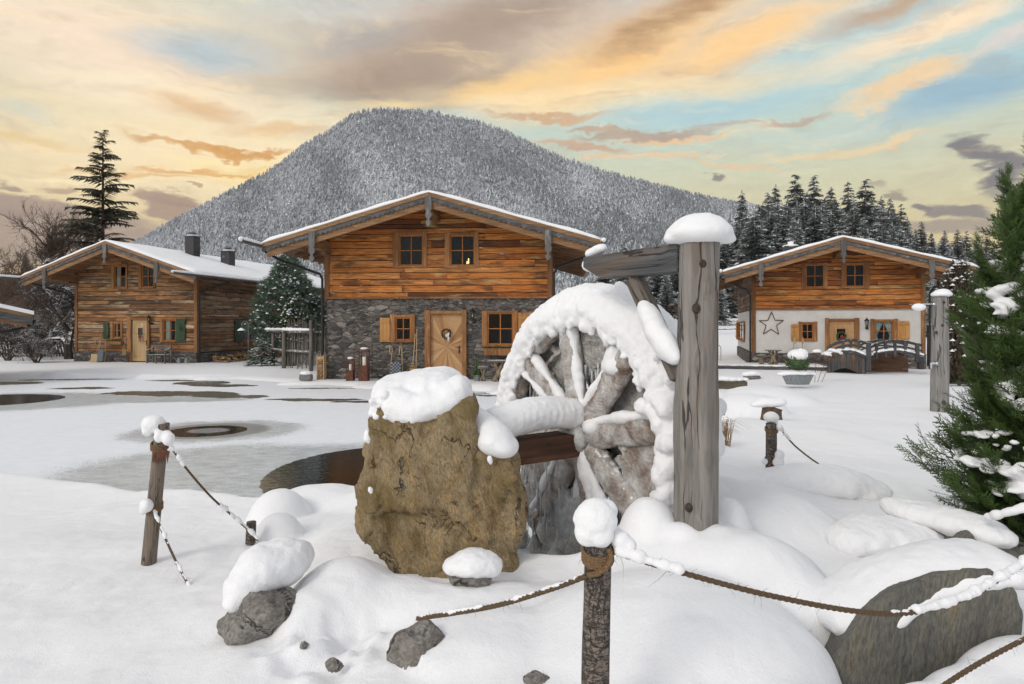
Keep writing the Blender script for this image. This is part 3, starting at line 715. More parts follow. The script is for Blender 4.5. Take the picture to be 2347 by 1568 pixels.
def ground_h(X, Y, detail=True):
    X = np.asarray(X, float); Y = np.asarray(Y, float)
    pts = np.stack([X, Y, np.zeros_like(X)], 1)
    num = 0; den = 0
    for (lx, ly, lz) in LP:
        # distance measured in a metric that shrinks with range, so near points stay local
        s = 0.25 + 0.16 * ly
        wgt = 1.0 / (((X - lx) ** 2 + (Y - ly) ** 2) / (s * s) + 0.02) ** 2
        num = num + wgt * lz; den = den + wgt
    land = num / den
    land = land * (1 - sstep(Y, 17, 22.5))
    sd = poly_sd(X, Y, SHORE)
    if detail: sd = sd + 0.05 * fbm(pts, 1.6, 3, 11) * np.minimum(1, Y / 5)
    wid = 0.35 + 0.02 * Y
    k = sstep(sd, -0.12, wid)
    h = -0.42 + (np.maximum(land, -0.02) + 0.42) * k
    lip = 0.05 * np.exp(-((sd - 0.3) / 0.3) ** 2) * (Y < 12)
    h = h + lip
    for (px, py, d, rx, ry, fall) in MOUNDS:
        c = P(px, py, d)
        r = np.sqrt(((X - c.x) / rx) ** 2 + ((Y - c.y) / ry) ** 2)
        m = r < 1.25
        if not m.any(): continue
        rr = r[m]
        cap = c.z - fall * (1 - np.power(np.clip(1 - np.power(np.clip(rr, 0, 1), 2.3), 0, 1), 0.66)) - np.maximum(rr - 1, 0) * 2.0
        kk = 0.06 * min(1.0, rx * 1.6)
        a = h[m]; z = np.maximum(a, cap) + kk * np.exp(-np.abs(a - cap) / kk) * 0.5
        h[m] = z
    near = 1 - sstep(Y, 9, 20)
    if detail:
        h = h + (0.018 * fbm(pts, 1.3, 4, 5) + 0.009 * fbm(pts, 5.0, 4, 15) - 0.010 * np.maximum(fbm(pts, 4.0, 3, 16, ridged=True), 0)) * near + (0.03 * fbm(pts, 0.5, 4, 6) + 0.02 * fbm(pts, 2.3, 3, 8)) * (1 - near) * (Y < 60) * sstep(sd, 0, .6)
        # trodden snow on the right-hand lawn, crumbly snow on the lower left heap
        tr = sstep(X, 2.5, 5) * sstep(Y, 9, 12) * (1 - sstep(Y, 25, 30))
        h = h + tr * 0.03 * fbm(pts, 3.2, 4, 21, ridged=True)
        q = P(800, 1450, 3.15)
        cr = np.exp(-(((X - q.x) / .42) ** 2 + ((Y - q.y) / .3) ** 2) ** 2)
        h = h + cr * (0.060 * fbm(pts, 9, 4, 31) + 0.055 * fbm(pts, 5, 3, 33, ridged=True))
    # land behind the houses
    a = HX + F * X / np.maximum(Y, 1)
    rgt = sstep(a, 1380, 1640)
    h = h + rgt * (3.0 * sstep(Y, 38, 100) + 13.0 * sstep(Y, 105, 175) + 0.4 * fbm(pts, 0.05, 3, 41) * sstep(Y, 45, 80))
    lf = 1 - sstep(a, 250, 560)
    h = h + lf * (0.6 * sstep(Y, 36, 46) + 9.0 * sstep(Y, 46, 120) + 0.5 * fbm(pts, 0.12, 3, 43) * sstep(Y, 46, 70))
    return h
def gh(x, y): return float(ground_h(np.array([x]), np.array([y]), False)[0])

def axis(dense_a, dense_b, step, far, grow):
    pos = list(np.arange(dense_a, dense_b, step)); s = step; v = dense_b
    while v < far: pos.append(v); s *= grow; v += s
    return pos
xs_r = axis(0, 3.4, 0.021, 6000, 1.052)
xs = np.array([-v for v in xs_r[::-1][:-1]] + xs_r)
ys_f = axis(1.9, 6.6, 0.022, 9000, 1.022)
ys_b = [1.9 - v for v in axis(0.1, 0.4, 0.1, 400, 1.35)][::-1]
ys = np.array(ys_b + ys_f)
GX, GY = np.meshgrid(xs, ys); nx, ny = len(xs), len(ys)
Gf = GX.ravel(), GY.ravel()
Z = ground_h(Gf[0], np.maximum(Gf[1], 0.2))
Vg = np.stack([Gf[0], Gf[1], Z], 1)
ii, jj = np.meshgrid(np.arange(nx - 1), np.arange(ny - 1)); b0 = (jj * nx + ii).ravel()
Fg = np.stack([b0, b0 + 1, b0 + nx + 1, b0 + nx], 1)
ground = np_mesh('ground', Vg, Fg, [MAT['snow']], smooth=True)
tag(ground, 'snow covered ground around the pond and the cabins', kind='structure')

# pond: snowed ice with thin grey ice and open water where the aerators bubble
def pond_mat():
    n = mat('pond_ice'); c = n.coord('Object')
    wn = n.noise(c, 1.1, 5, 0.62, 0.3, 'Color')
    cw = n.vmath('ADD', c, n.vmath('MULTIPLY', n.vmath('SUBTRACT', wn, (.5, .5, .5)), (0.9, 0.9, 0)))
    wf = n.noise(c, 9, 4, 0.7, 0, 'Color')
    cf = n.vmath('ADD', c, n.vmath('MULTIPLY', n.vmath('SUBTRACT', wf, (.5, .5, .5)), (0.12, 0.12, 0)))
    cr = n.vmath('ADD', cw, n.vmath('MULTIPLY', n.vmath('SUBTRACT', wf, (.5, .5, .5)), (0.7, 0.7, 0)))
    def ell(vec, x, y, rx, ry, rot=0.0):
        return n.vmath('LENGTH', n.mapping(vec, loc=(x, y, 0), rot=(0, 0, rot), scale=(rx, ry, 1000), typ='TEXTURE'))
    holes = [(-1.62, 8.95, 1.68, 1.95), (-5.77, 12.35, .74, .68), (-13.9, 17.4, 1.75, 1.55)]
    rings = [(-2.6, 8.6, 2.9, 2.5), (-5.65, 12.4, 1.65, 1.45), (-13.2, 17.2, 3.4, 2.3), (-3.7, 8.9, 2.6, 2.2), (-10.4, 17.6, 3.5, .8)]
    brown = [(-9.9, 19.1, 2.2, .75, -.08), (-7.9, 18.3, 1.15, .5, -.08), (-10.7, 22.6, 1.0, .8, -.2), (-9.6, 21.6, 1.2, .5, -.1), (-5.3, 17.5, 1.35, .33, -.03), (-4.0, 17.0, .9, .22, 0),
             (-13.6, 20.7, .95, .35, .1), (-17.5, 22.4, 1.4, .7, 0), (-16.2, 24.0, 1.9, .35, .1), (-.6, 18.6, .9, .18, 0), (-1.4, 19.1, 1.6, .15, 0), (-6.0, 20.6, 1.2, .18, 0), (-12, 23.6, 1.2, .3, 0)]
    def smin(vals):
        v = vals[0]
        for q in vals[1:]: v = n.math('MINIMUM', v, q)
        return v
    hd = smin([ell(cf, *h) for h in holes]); rd = smin([ell(cr, *h) for h in rings]); bd = smin([ell(cw, *h) for h in brown])
    water = n.maprange(hd, 1.0, 0.985, 0, 1)
    speck = n.noise(c, 34, 4, 0.75); dust = n.noise(n.mapping(c, scale=(1, 2.2, 1)), 4.5, 5, 0.65)
    thin = n.maprange(n.math('ADD', rd, n.math('MULTIPLY', n.math('SUBTRACT', speck, 0.5), 0.9)), 1.02, 0.86, 0, 1, True)
    brn = n.maprange(n.math('ADD', bd, n.math('MULTIPLY', n.math('SUBTRACT', dust, 0.5), 0.3)), 1.0, 0.93, 0, 1, True)
    core = n.maprange(ell(cf, -5.75, 12.4, .42, .34), 1.0, 0.8, 0, 1)
    snowc = n.mix(n.maprange(dust, 0.35, 0.7, 0, 1), (0.84, 0.855, 0.885), (0.76, 0.785, 0.815))
    icec = n.mix(n.maprange(dust, 0.3, 0.7), (0.34, 0.37, 0.385), (0.66, 0.69, 0.70))
    icec = n.mix(n.maprange(speck, 0.56, 0.66), icec, (0.74, 0.76, 0.78))
    dark_ring = n.maprange(ell(cf, -5.7, 12.4, 1.15, 1.02), 1.0, 0.85, 0, 0.75)
    icec = n.mix(dark_ring, icec, (0.12, 0.125, 0.13))
    col = n.mix(thin, snowc, icec)
    dz = n.noise(n.mapping(c, scale=(1, 0.6, 1)), 20, 5, 0.7)
    bc = n.mix(n.maprange(dz, 0.35, 0.65), (0.045, 0.044, 0.028), (0.13, 0.125, 0.085))
    col = n.mix(brn, col, bc)
    col = n.mix(water, col, (0.008, 0.011, 0.008))
    col = n.mix(n.math('MULTIPLY', core, 0.8), col, (0.40, 0.42, 0.43))
    wet = n.math('MAXIMUM', water, n.math('MULTIPLY', brn, 0.6))
    rough = n.maprange(n.math('MAXIMUM', n.math('MULTIPLY', thin, 0.55), wet), 0, 1, 0.6, 0.05)
    rip = n.noise(n.mapping(c, scale=(1, 1.8, 1)), 7, 3, 0.6, 0.5)
    fn = n.noise(c, 30, 5, 0.7)
    hh = n.mix(water, fn, n.math('MULTIPLY', rip, 0.9))
    p, o = n.surf(col, rough, n.bump(hh, 0.35, 0.012))
    n.put(p.inputs['Specular IOR Level'], n.maprange(water, 0, 1, 0.3, 0.42))
pond_mat()
m = MB(); m.add([(-60, 4.5, ICE_Z), (14, 4.5, ICE_Z), (14, 30, ICE_Z), (-60, 30, ICE_Z)], [(0, 1, 2, 3)])
po = m.build('pond', MAT['pond_ice']); tag(po, 'frozen pond with open water holes and thin grey ice', kind='structure')

# ------------------------------------------------------------------ the mountain and its frosted forest
RID = [(-900, 740), (-300, 735), (0, 705), (200, 640), (330, 548), (400, 508), (480, 466), (560, 425), (640, 382), (700, 331), (760, 300), (800, 272), (830, 258), (870, 253), (930, 257), (1000, 262), (1080, 279), (1150, 300),
       (1220, 335), (1290, 366), (1380, 395), (1460, 416), (1540, 436), (1620, 456), (1700, 470), (1850, 500), (2000, 530), (2200, 570), (2500, 620), (3200, 680)]
RX = np.array([r[0] for r in RID], float); RY = np.array([(HY - r[1]) / F for r in RID])
M0, M1 = 700.0, 1600.0
def elev(a, t):
    e = np.interp(a, RX, RY)
    wob = 0.030 * fbm(np.stack([a / 130.0 + t * 1.2, t * 2.2, 0 * a], 1), 1.0, 5, 77, ridged=True) * np.sin(np.clip(t, 0, 1) * math.pi)
    return (e + wob) * t
aa = np.linspace(-900, 3200, 300); tt = np.concatenate([np.linspace(0, 1, 60), np.array([1.12, 1.3])])
A, T = np.meshgrid(aa, tt); A = A.ravel(); T = T.ravel(); Ym = M0 + (M1 - M0) * T
Tc = np.where(T <= 1, T, 1 - (T - 1) * 2.2)
Zm = elev(A, np.clip(Tc, 0, 1)) * Ym + EYE - 3 * (T < 0.01)
Vm = np.stack([(A - HX) / F * Ym, Ym, Zm], 1)
na, nt = len(aa), len(tt); ii, jj = np.meshgrid(np.arange(na - 1), np.arange(nt - 1)); b0 = (jj * na + ii).ravel()
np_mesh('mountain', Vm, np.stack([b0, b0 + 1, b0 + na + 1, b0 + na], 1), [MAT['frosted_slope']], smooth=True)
tag(bpy.data.objects['mountain'], 'snowy mountain rising behind the cabins', kind='structure')

rng = np.random.default_rng(7)
def far_tree_templates(k=8, tiers=3, sides=5):
    out = []
    for q in range(k):
        V = []; Fc = []; M = []
        for t in range(tiers):
            z1 = (t + 1.0) / tiers * 1.0 + 0.06; z0 = t / tiers * 0.92 + 0.03
            r = 0.27 * (1 - t / tiers) ** 0.9 + 0.035
            b = len(V); V.append((0, 0, min(z1 + 0.12, 1.0) if t < tiers - 1 else 1.0))
            for s in range(sides):
                th = 2 * math.pi * (s + rng.uniform(-.25, .25)) / sides
                rr = r * rng.uniform(0.6, 1.25)
                V.append((math.cos(th) * rr, math.sin(th) * rr, z0 + rng.uniform(-.05, .05)))
                th2 = 2 * math.pi * (s + .5) / sides; rr = r * rng.uniform(0.2, 0.45)
                V.append((math.cos(th2) * rr, math.sin(th2) * rr, z0 + 0.10))
            for s in range(2 * sides):
                Fc.append((b, b + 1 + s, b + 1 + (s + 1) % (2 * sides)))
                u = rng.random(); dk = .70 - .55 * q / (k - 1); M.append(0 if u < dk else (1 if u < .92 - .14 * q / (k - 1) else 2))
        out.append((np.array(V), np.array(Fc), np.array(M)))
    return out
def scatter(name, temps, pos, scale, rotz, mats, wscale=None, parent=None, which=None):
    Vs, Fs, Ms, Rs = [], [], [], []; off = 0
    which = rng.integers(0, len(temps), len(pos)) if which is None else which; rr = rng.random(len(pos))
    for k, (V, Fc, M) in enumerate(temps):
        ix = np.where(which == k)[0]
        if len(ix) == 0: continue
        c, s = np.cos(rotz[ix]), np.sin(rotz[ix]); sc = scale[ix]; ws = sc if wscale is None else wscale[ix]
        x = (V[:, 0][None] * c[:, None] - V[:, 1][None] * s[:, None]) * ws[:, None]
        y = (V[:, 0][None] * s[:, None] + V[:, 1][None] * c[:, None]) * ws[:, None]
        z = V[:, 2][None] * sc[:, None]
        W = np.stack([x, y, z], 2) + pos[ix][:, None, :]
        n = len(ix); nv = len(V)
        Fk = Fc[None] + (np.arange(n) * nv)[:, None, None] + off
        Vs.append(W.reshape(-1, 3)); Fs.append(Fk.reshape(-1, Fc.shape[1])); Ms.append(np.tile(M, n)); Rs.append(np.repeat(rr[ix], len(Fc)) * .5 + rng.random(n * len(Fc)) * .5)
        off += n * nv
    return np_mesh(name, np.concatenate(Vs), np.concatenate(Fs), mats, np.concatenate(Rs), np.concatenate(Ms), parent=parent)
N = 32000
a = rng.uniform(230, 1800, N); q = rng.random(N) ** 0.92
extra_a = rng.uniform(300, 1760, 900); a = np.concatenate([a, extra_a]); q = np.concatenate([q, np.ones(900) - rng.random(900) * .012])
t = np.clip(q, 0, 1); Yt = M0 + (M1 - M0) * t
pos = np.stack([(a - HX) / F * Yt, Yt, elev(a, t) * Yt + EYE - 1.0], 1)
bare = fbm(np.stack([a / 60.0, q * 7, 0 * a], 1), 1, 3, 5)
cl = np.zeros(len(a), bool)
for (px, py, rx, ry) in [(572, 452, 7, 14), (640, 466, 9, 14), (822, 410, 10, 5), (1062, 380, 14, 7), (590, 500, 8, 6), (700, 496, 12, 8)]:
    ypx = HY - F * elev(a, t)
    cl |= (((a - px) / rx) ** 2 + ((ypx - py) / ry) ** 2) < 1 + 0.5 * bare
keep = (bare < 0.62) & ~cl
pos, a, q = pos[keep], a[keep], q[keep]
hgt = rng.uniform(7, 15, len(a)) * (1 + 0.25 * (q < .4))
fl_ = fbm(np.stack([a / 85.0 + q * 1.5, q * 3.5, 0 * a], 1), 1, 5, 91) * 10 + 4.1 + rng.normal(0, 1.5, len(a)) + 1.2 * (a < 1150) * (q < .8)
frostk = np.clip(fl_, 0, 7).astype(int)
fo = scatter('mountain_forest', far_tree_templates(), pos, hgt, rng.uniform(0, 6.28, len(a)), [MAT['foliage_far'], MAT['foliage_frost'], MAT['snow_far']], wscale=hgt * rng.uniform(.95, 1.5, len(a)), which=frostk)
tag(fo, 'frosted conifer forest covering the mountain slope', kind='stuff')

# ------------------------------------------------------------------ conifers one can tell apart
def conifer(name, seed, H, R, whorls, nb, twigs, mats, snow=0.4, power=0.85, clear=0.06, droop=0.35, lean=0.0, dens=1.0, tw=0.34, up=0.15, hang=(0.12, 0.42), jit=.5):
    """mats: needles, snow, bark. Returns (crown mesh, trunk mesh)"""
    r = random.Random(seed); V = []; Fc = []; M = []; Rn = []
    def tri(a, b, c, m, rv): i = len(V); V.extend([a, b, c]); Fc.append((i, i + 1, i + 2)); M.append(m); Rn.append(rv)
    for wv in range(whorls):
        f = clear + (1 - clear) * (wv + r.uniform(-.3, .3)) / whorls
        if f > 0.985: continue
        h = H * f; L0 = R * max(0.03, (1 - f)) ** power + 0.02 * R
        k = max(4, int(nb * (0.6 + 0.4 * (1 - f))))
        for b in range(k):
            th = 2 * math.pi * (b + r.uniform(-.4, .4)) / k + wv * 1.3
            L = L0 * r.uniform(0.65, 1.12)
            if r.random() > dens: continue
            dx, dy = math.cos(th), math.sin(th)
            rise = up * (0.3 + f); hh = h + r.uniform(-jit, jit) * H / whorls
            nt_ = max(3, int(twigs * (0.35 + 0.65 * L / R)))
            sn = r.random() < snow + .25
            for s in range(nt_):
                u = (s + 0.6) / nt_
                z = hh + L * (rise * u - droop * u * u * (1 - 0.3 * f))
                px, py = dx * L * u, dy * L * u
                wl = L * tw * (1.0 - 0.72 * u) * r.uniform(.6, 1.15) + 0.02 * H
                rv = min(1, max(0, 0.15 + 0.6 * u + r.uniform(-.2, .25)))
                for sgn in (-1, 1):
                    ex = px + (dx * 0.55 - dy * sgn * 0.85) * wl; ey = py + (dy * 0.55 + dx * sgn * 0.85) * wl
                    ez = z - wl * r.uniform(*hang)
                    bw = L / nt_ * 0.75
                    tri((px - dx * bw, py - dy * bw, z), (px + dx * bw, py + dy * bw, z - .01), (ex, ey, ez), 0, rv)
                    if sn and r.random() < snow * 1.2:
                        o = 0.015 * H / 10 + .012
                        tri((px - dx * bw * .8, py - dy * bw * .8, z + o), (px + dx * bw * .8, py + dy * bw * .8, z + o), (px + (ex - px) * .78, py + (ey - py) * .78, z + (ez - z) * .7 + o), 1, .5)
            # tip
            z = hh + L * (rise - droop)
            tri((dx * L * .9 - dy * L * .05, dy * L * .9 + dx * L * .05, z + droop * L * .1), (dx * L * .9 + dy * L * .05, dy * L * .9 - dx * L * .05, z + droop * L * .1), (dx * L * 1.08, dy * L * 1.08, z), 0, .8)
            # branch wood
            tri((0, 0, hh), (-dy * .02 * R, dx * .02 * R, hh - .03), (dx * L * .8, dy * L * .8, hh + L * (rise * .8 - droop * .64)), 2, .5)
    for b in range(8):
        th = b * .785; tri((0, 0, H), (math.cos(th) * .05 * R, math.sin(th) * .05 * R, H * .965), (math.cos(th + .5) * .05 * R, math.sin(th + .5) * .05 * R, H * .965), 0, .6)
    me_o = np_mesh(name + '_tmp', np.array(V), np.array(Fc), mats, np.array(Rn), np.array(M)); crown = me_o.data; bpy.data.objects.remove(me_o)
    mb = MB(); mb.tube([(0, 0, -0.5), (0.01 * H * lean, 0, H * .4), (0, 0, H * .98)], [0.014 * H + .02, 0.009 * H, 0.002 * H], 7)
    trunk = mb.mesh(name + '_trunk', True); trunk.materials.append(mats[2])
    return crown, trunk
def tree_thing(kind, label, cat, crown, trunk, loc, rz, sc=1.0, group=None):
    t = thing(kind, label, cat, loc, rz, group); t.scale = (sc, sc, sc)
    link('crown', crown, t); link('trunk', trunk, t)
    return t
SP = [MAT['needles_spruce'], MAT['snow_far'], MAT['bark_dark']]
DK = [MAT['needles_dark'], MAT['snow_far'], MAT['bark_dark']]
# hillside behind the white cabin: variants of a 14 m tree, copied
var = [conifer('hill_spruce', 10 + i, 14.0, (2.3, 2.7, 2.0, 2.5, 3.0)[i], (40, 36, 44, 36, 34)[i], 9, 8, DK, snow=(.55, .4, .6, .7, .5)[i], droop=.38, tw=.46, hang=(.3, .85), jit=.9) for i in range(5)]
R_ = random.Random(3)
def hill(px, ytop, d, v, sc=None, label=None):
    x = (px - HX) / F * d; z0 = gh(x, d)
    H = EYE + (HY - ytop) / F * d - z0
    t = tree_thing('spruce_tree', label, 'tree', var[v][0], var[v][1], (x, d, z0), R_.uniform(0, 6.28), H / 14.0, 'snow-dusted conifers on the hillside')
    if sc: sc *= 1.35 if label or sc < 1.31 else 1.0; t.scale = (H / 14.0 * sc, H / 14.0 * sc, H / 14.0)
for (px, yt, v, sc, lab) in [(1824, 400, 1, 1.25, 'tallest dark hillside spruce, the left one of the highest pair'),
                         (1866, 402, 0, 1.2, 'tall dark hillside spruce, the right one of the highest pair'),
                         (1944, 414, 4, .9, 'pointed spruce left of the broad one above the ridge of the white cabin'),
                         (1984, 412, 1, 1.3, 'broad tall spruce right above the ridge of the white cabin'),
                         (1700, 434, 2, 1.0, 'slim lone spruce at the left end of the hillside trees'),
                         (1778, 420, 2, 1.1, None), (1760, 440, 3, 1.1, None), (1905, 428, 3, 1.1, None), (1850, 440, 0, 1, None), (2040, 455, 0, 1.1, None), (2065, 468, 1, 1.1, None), (2020, 448, 2, 1.1, None),
                         (2112, 508, 0, 1.2, 'conical spruce standing clear to the right of the hillside wood'), (2080, 500, 3, 1, None), (2135, 530, 2, 1.1, None), (2165, 528, 0, 1.1, None), (2195, 525, 4, 1.1, None), (2215, 530, 1, 1.1, None), (2240, 540, 3, 1, None), (2260, 535, 1, 1, None)]:
    hill(px, yt, R_.uniform(135, 160), v, sc, lab)
for i in range(150):
    px = R_.uniform(1385, 2290); k = (px - 1640) / 650.0
    top = np.interp(px, [1385, 1500, 1600, 1660, 1720, 1800, 2000, 2060, 2110, 2180, 2300], [560, 540, 520, 480, 455, 445, 450, 480, 525, 545, 560])
    d = R_.uniform(100, 150); yt = top + R_.uniform(5, 120) * (150 - d) / 35 * .6 + R_.uniform(0, 25)
    hill(px, yt, d, R_.randrange(5), R_.uniform(1.35, 1.9))
for o in [o for o in bpy.data.objects if o.get('group') == 'snow-dusted conifers on the hillside' and 'label' not in o.keys()]:
    o['label'] = 'snow-dusted conifer in the crowded hillside wood behind the white cabin'
# ------------------------------------------------------------------ the cabins
def rect_minus(x0, x1, z0, z1, holes):
    """rectangle minus axis-aligned holes -> list of rectangles"""
    xs_ = sorted({x0, x1, *[max(x0, min(x1, h[i])) for h in holes for i in (0, 1)]}); zs_ = sorted({z0, z1, *[max(z0, min(z1, h[i])) for h in holes for i in (2, 3)]})
    out = []
    for a, b in zip(xs_[:-1], xs_[1:]):
        for c, d in zip(zs_[:-1], zs_[1:]):
            mx, mz = (a + b) / 2, (c + d) / 2
            if b - a > 1e-5 and d - c > 1e-5 and not any(h[0] < mx < h[1] and h[2] < mz < h[3] for h in holes): out.append((a, b, c, d))
    return out
class House:
    def __init__(s, name, label, cat, xl, yl, th, wd, depth, group=None):
        s.th = math.radians(th); s.ax = Vector((math.cos(s.th), -math.sin(s.th), 0)); s.ay = Vector((math.sin(s.th), math.cos(s.th), 0))
        s.O = Vector((xl, yl, 0)) + s.ax * wd / 2; s.w = wd; s.d = depth
        s.root = thing(name, label, cat, s.O, -s.th, group)
    def loc(s, px, py, ly=0.0):
        d = Vector(((px - HX) / F, 1, -(py - HY) / F)); C = Vector((0, 0, EYE))
        t = (ly - (C - s.O).dot(s.ay)) / d.dot(s.ay); p = C + d * t - s.O
        return p.dot(s.ax), p.z
    def side(s, px, py, lx):
        d = Vector(((px - HX) / F, 1, -(py - HY) / F)); C = Vector((0, 0, EYE))
        t = (lx - (C - s.O).dot(s.ax)) / d.dot(s.ax); p = C + d * t - s.O
        return p.dot(s.ay), p.z
    def rect(s, cv, x0, y0, x1, y1, ly=0.0):
        a = s.loc(*cv(x0, y0), ly); b = s.loc(*cv(x1, y1), ly)
        return a[0], b[0], b[1], a[1]          # x0, x1, z0, z1
    def world(s, lx, ly, lz=0): return s.O + s.ax * lx + s.ay * ly + Vector((0, 0, lz))

def boards(mb, x0, x1, z0, z1, holes, T=None, gable=None, seed=0, rows=(.15, .25), lens=(1.4, 4.2), side=False):
    r = random.Random(seed); z = z0; mb.T = T
    while z < z1 - 0.02:
        h = r.uniform(*rows); zb = min(z + h, z1)
        if z1 - zb < 0.07: zb = z1
        x = x0
        while x < x1 - 0.01:
            xe = min(x + r.uniform(*lens), x1)
            if x1 - xe < .5: xe = x1
            t = r.uniform(0.0, 0.028); g = 0.018; rn = r.random()
            for (a, b, c, d) in rect_minus(x + .003, xe - .003, z + g, zb - g * .3, holes):
                if gable:
                    zr, sl = gable
                    if c >= zr - 0.01: continue
                    def cx(v, zz):
                        lim = (zr - zz) / sl
                        return max(-lim, min(lim, v))
                    d2 = min(d, zr - 0.001)
                    poly = [(cx(a, c), c), (cx(b, c), c), (cx(b, d2), d2), (cx(a, d2), d2)]
                    if poly[1][0] - poly[0][0] < .01: continue
                    if poly[2][0] - poly[3][0] < .001: poly = [poly[0], poly[1], ((poly[2][0] + poly[3][0]) / 2, d2)]
                else: poly = [(a, c), (b, c), (b, d), (a, d)]
                mb.prism(poly, -t, 0.05, rn)
            x = xe
        z = zb
    mb.T = None
def add_window(H, r, ly=0.0, frame='wood_frame', casing='wood_casing', case=(.10, .10), up=.06, cols=2, rows=2, T=None, curtain=None, label=None, candle=False):
    """r = outer sash rect in wall coordinates. Parts: window > casing, pane, sill ..."""
    x0, x1, z0, z1 = r
    def mk(): m = MB(); m.T = T; return m
    m = mk(); s = .055
    m.box((x0, ly + .0, z0), (x0 + s, ly + .06, z1)); m.box((x1 - s, ly, z0), (x1, ly + .06, z1))
    m.box((x0 + s, ly + .002, z1 - s), (x1 - s, ly + .06, z1)); m.box((x0 + s, ly + .002, z0), (x1 - s, ly + .06, z0 + s * 1.1))
    ix0, ix1, iz0, iz1 = x0 + s, x1 - s, z0 + s * 1.1, z1 - s
    for i in range(1, cols):
        cx = ix0 + (ix1 - ix0) * i / cols; m.box((cx - .016, ly + .008, iz0), (cx + .016, ly + .05, iz1))
    for i in range(1, rows):
        cz = iz0 + (iz1 - iz0) * i / rows; m.box((ix0, ly + .012, cz - .014), (ix1, ly + .048, cz + .014))
    wn = m.build('window', MAT[frame], H.root)
    if label: wn['label'] = label
    m = mk(); a, b = case
    m.box((x0 - a, ly - .055, z0 - .06), (x0 + .004, ly + .055, z1 + up)); m.box((x1 - .004, ly - .055, z0 - .06), (x1 + b, ly + .055, z1 + up))
    m.box((x0 + .004, ly - .045, z1 - .004), (x1 - .004, ly + .055, z1 + up * .75))
    m.build('casing', MAT[casing], wn)
    m = mk(); m.box((x0 - a * .3, ly - .085, z0 - .055), (x1 + b * .3, ly + .05, z0 + .008)); m.build('sill', MAT[casing], wn)
    m = mk(); m.add([(ix0, ly + .034, iz0), (ix1, ly + .034, iz0), (ix1, ly + .034, iz1), (ix0, ly + .034, iz1)], [(0, 1, 2, 3)]); m.build('pane', MAT['window_glass'], wn)
    m = mk(); m.add([(x0, ly + .062, z0), (x1, ly + .062, z0), (x1, ly + .062, z1), (x0, ly + .062, z1), (x0, ly + .7, z0), (x1, ly + .7, z0), (x1, ly + .7, z1), (x0, ly + .7, z1)],
          [(4, 5, 6, 7), (0, 4, 7, 3), (1, 2, 6, 5), (0, 1, 5, 4), (3, 7, 6, 2)]); m.build('room_recess', MAT['room_dark'], wn)
    if curtain:
        m = mk()
        for (u0, u1, slant) in curtain:
            n_ = 14; vs = []; xa = ix0 + (ix1 - ix0) * u0; xb = ix0 + (ix1 - ix0) * u1
            for k, z in enumerate((iz1, iz0 + (iz1 - iz0) * .25, iz0)):
                f = (0, .75, .6)[k] * slant
                for i in range(n_ + 1):
                    u = i / n_
                    if u0 < .5 and slant: x = xa + (xb - xa) * u * (1 - f)
                    elif slant: x = xb - (xb - xa) * (1 - u) * (1 - f)
                    else: x = xa + (xb - xa) * u
                    vs.append((x, ly + .10 + .018 * math.sin(u * 22), z))
            m.add(vs, [(k * (n_ + 1) + i, k * (n_ + 1) + i + 1, (k + 1) * (n_ + 1) + i + 1, (k + 1) * (n_ + 1) + i) for k in range(2) for i in range(n_)])
        m.build('curtain', MAT['curtain'], wn, smooth=True)
    if candle:
        m = mk(); m.tube([(x0 + .62, ly + .3, z0 + .12), (x0 + .62, ly + .3, z0 + .3)], .018, 8); m.tube([(x0 + .57, ly + .28, z0 + .1), (x0 + .57, ly + .28, z0 + .2)], .016, 8); m.build('candle', MAT['flame'], wn)
    return wn
def add_shutter(H, r, mtl, T=None, ly=-.05, label=None, slats=3):
    x0, x1, z0, z1 = r; m = MB(); m.T = T
    k = slats; w_ = (x1 - x0) / k
    for i in range(k): m.box((x0 + i * w_ + .002, ly - .03, z0 + random.uniform(0, .006)), (x0 + (i + 1) * w_ - .002, ly, z1 - random.uniform(0, .006)))
    for f in (.14, .84): zc = z0 + (z1 - z0) * f; m.box((x0 + .02, ly - .052, zc - .045), (x1 - .02, ly - .031, zc + .045))
    o = m.build('shutter', MAT[mtl], H.root, bevel=.003)
    if label: o['label'] = label
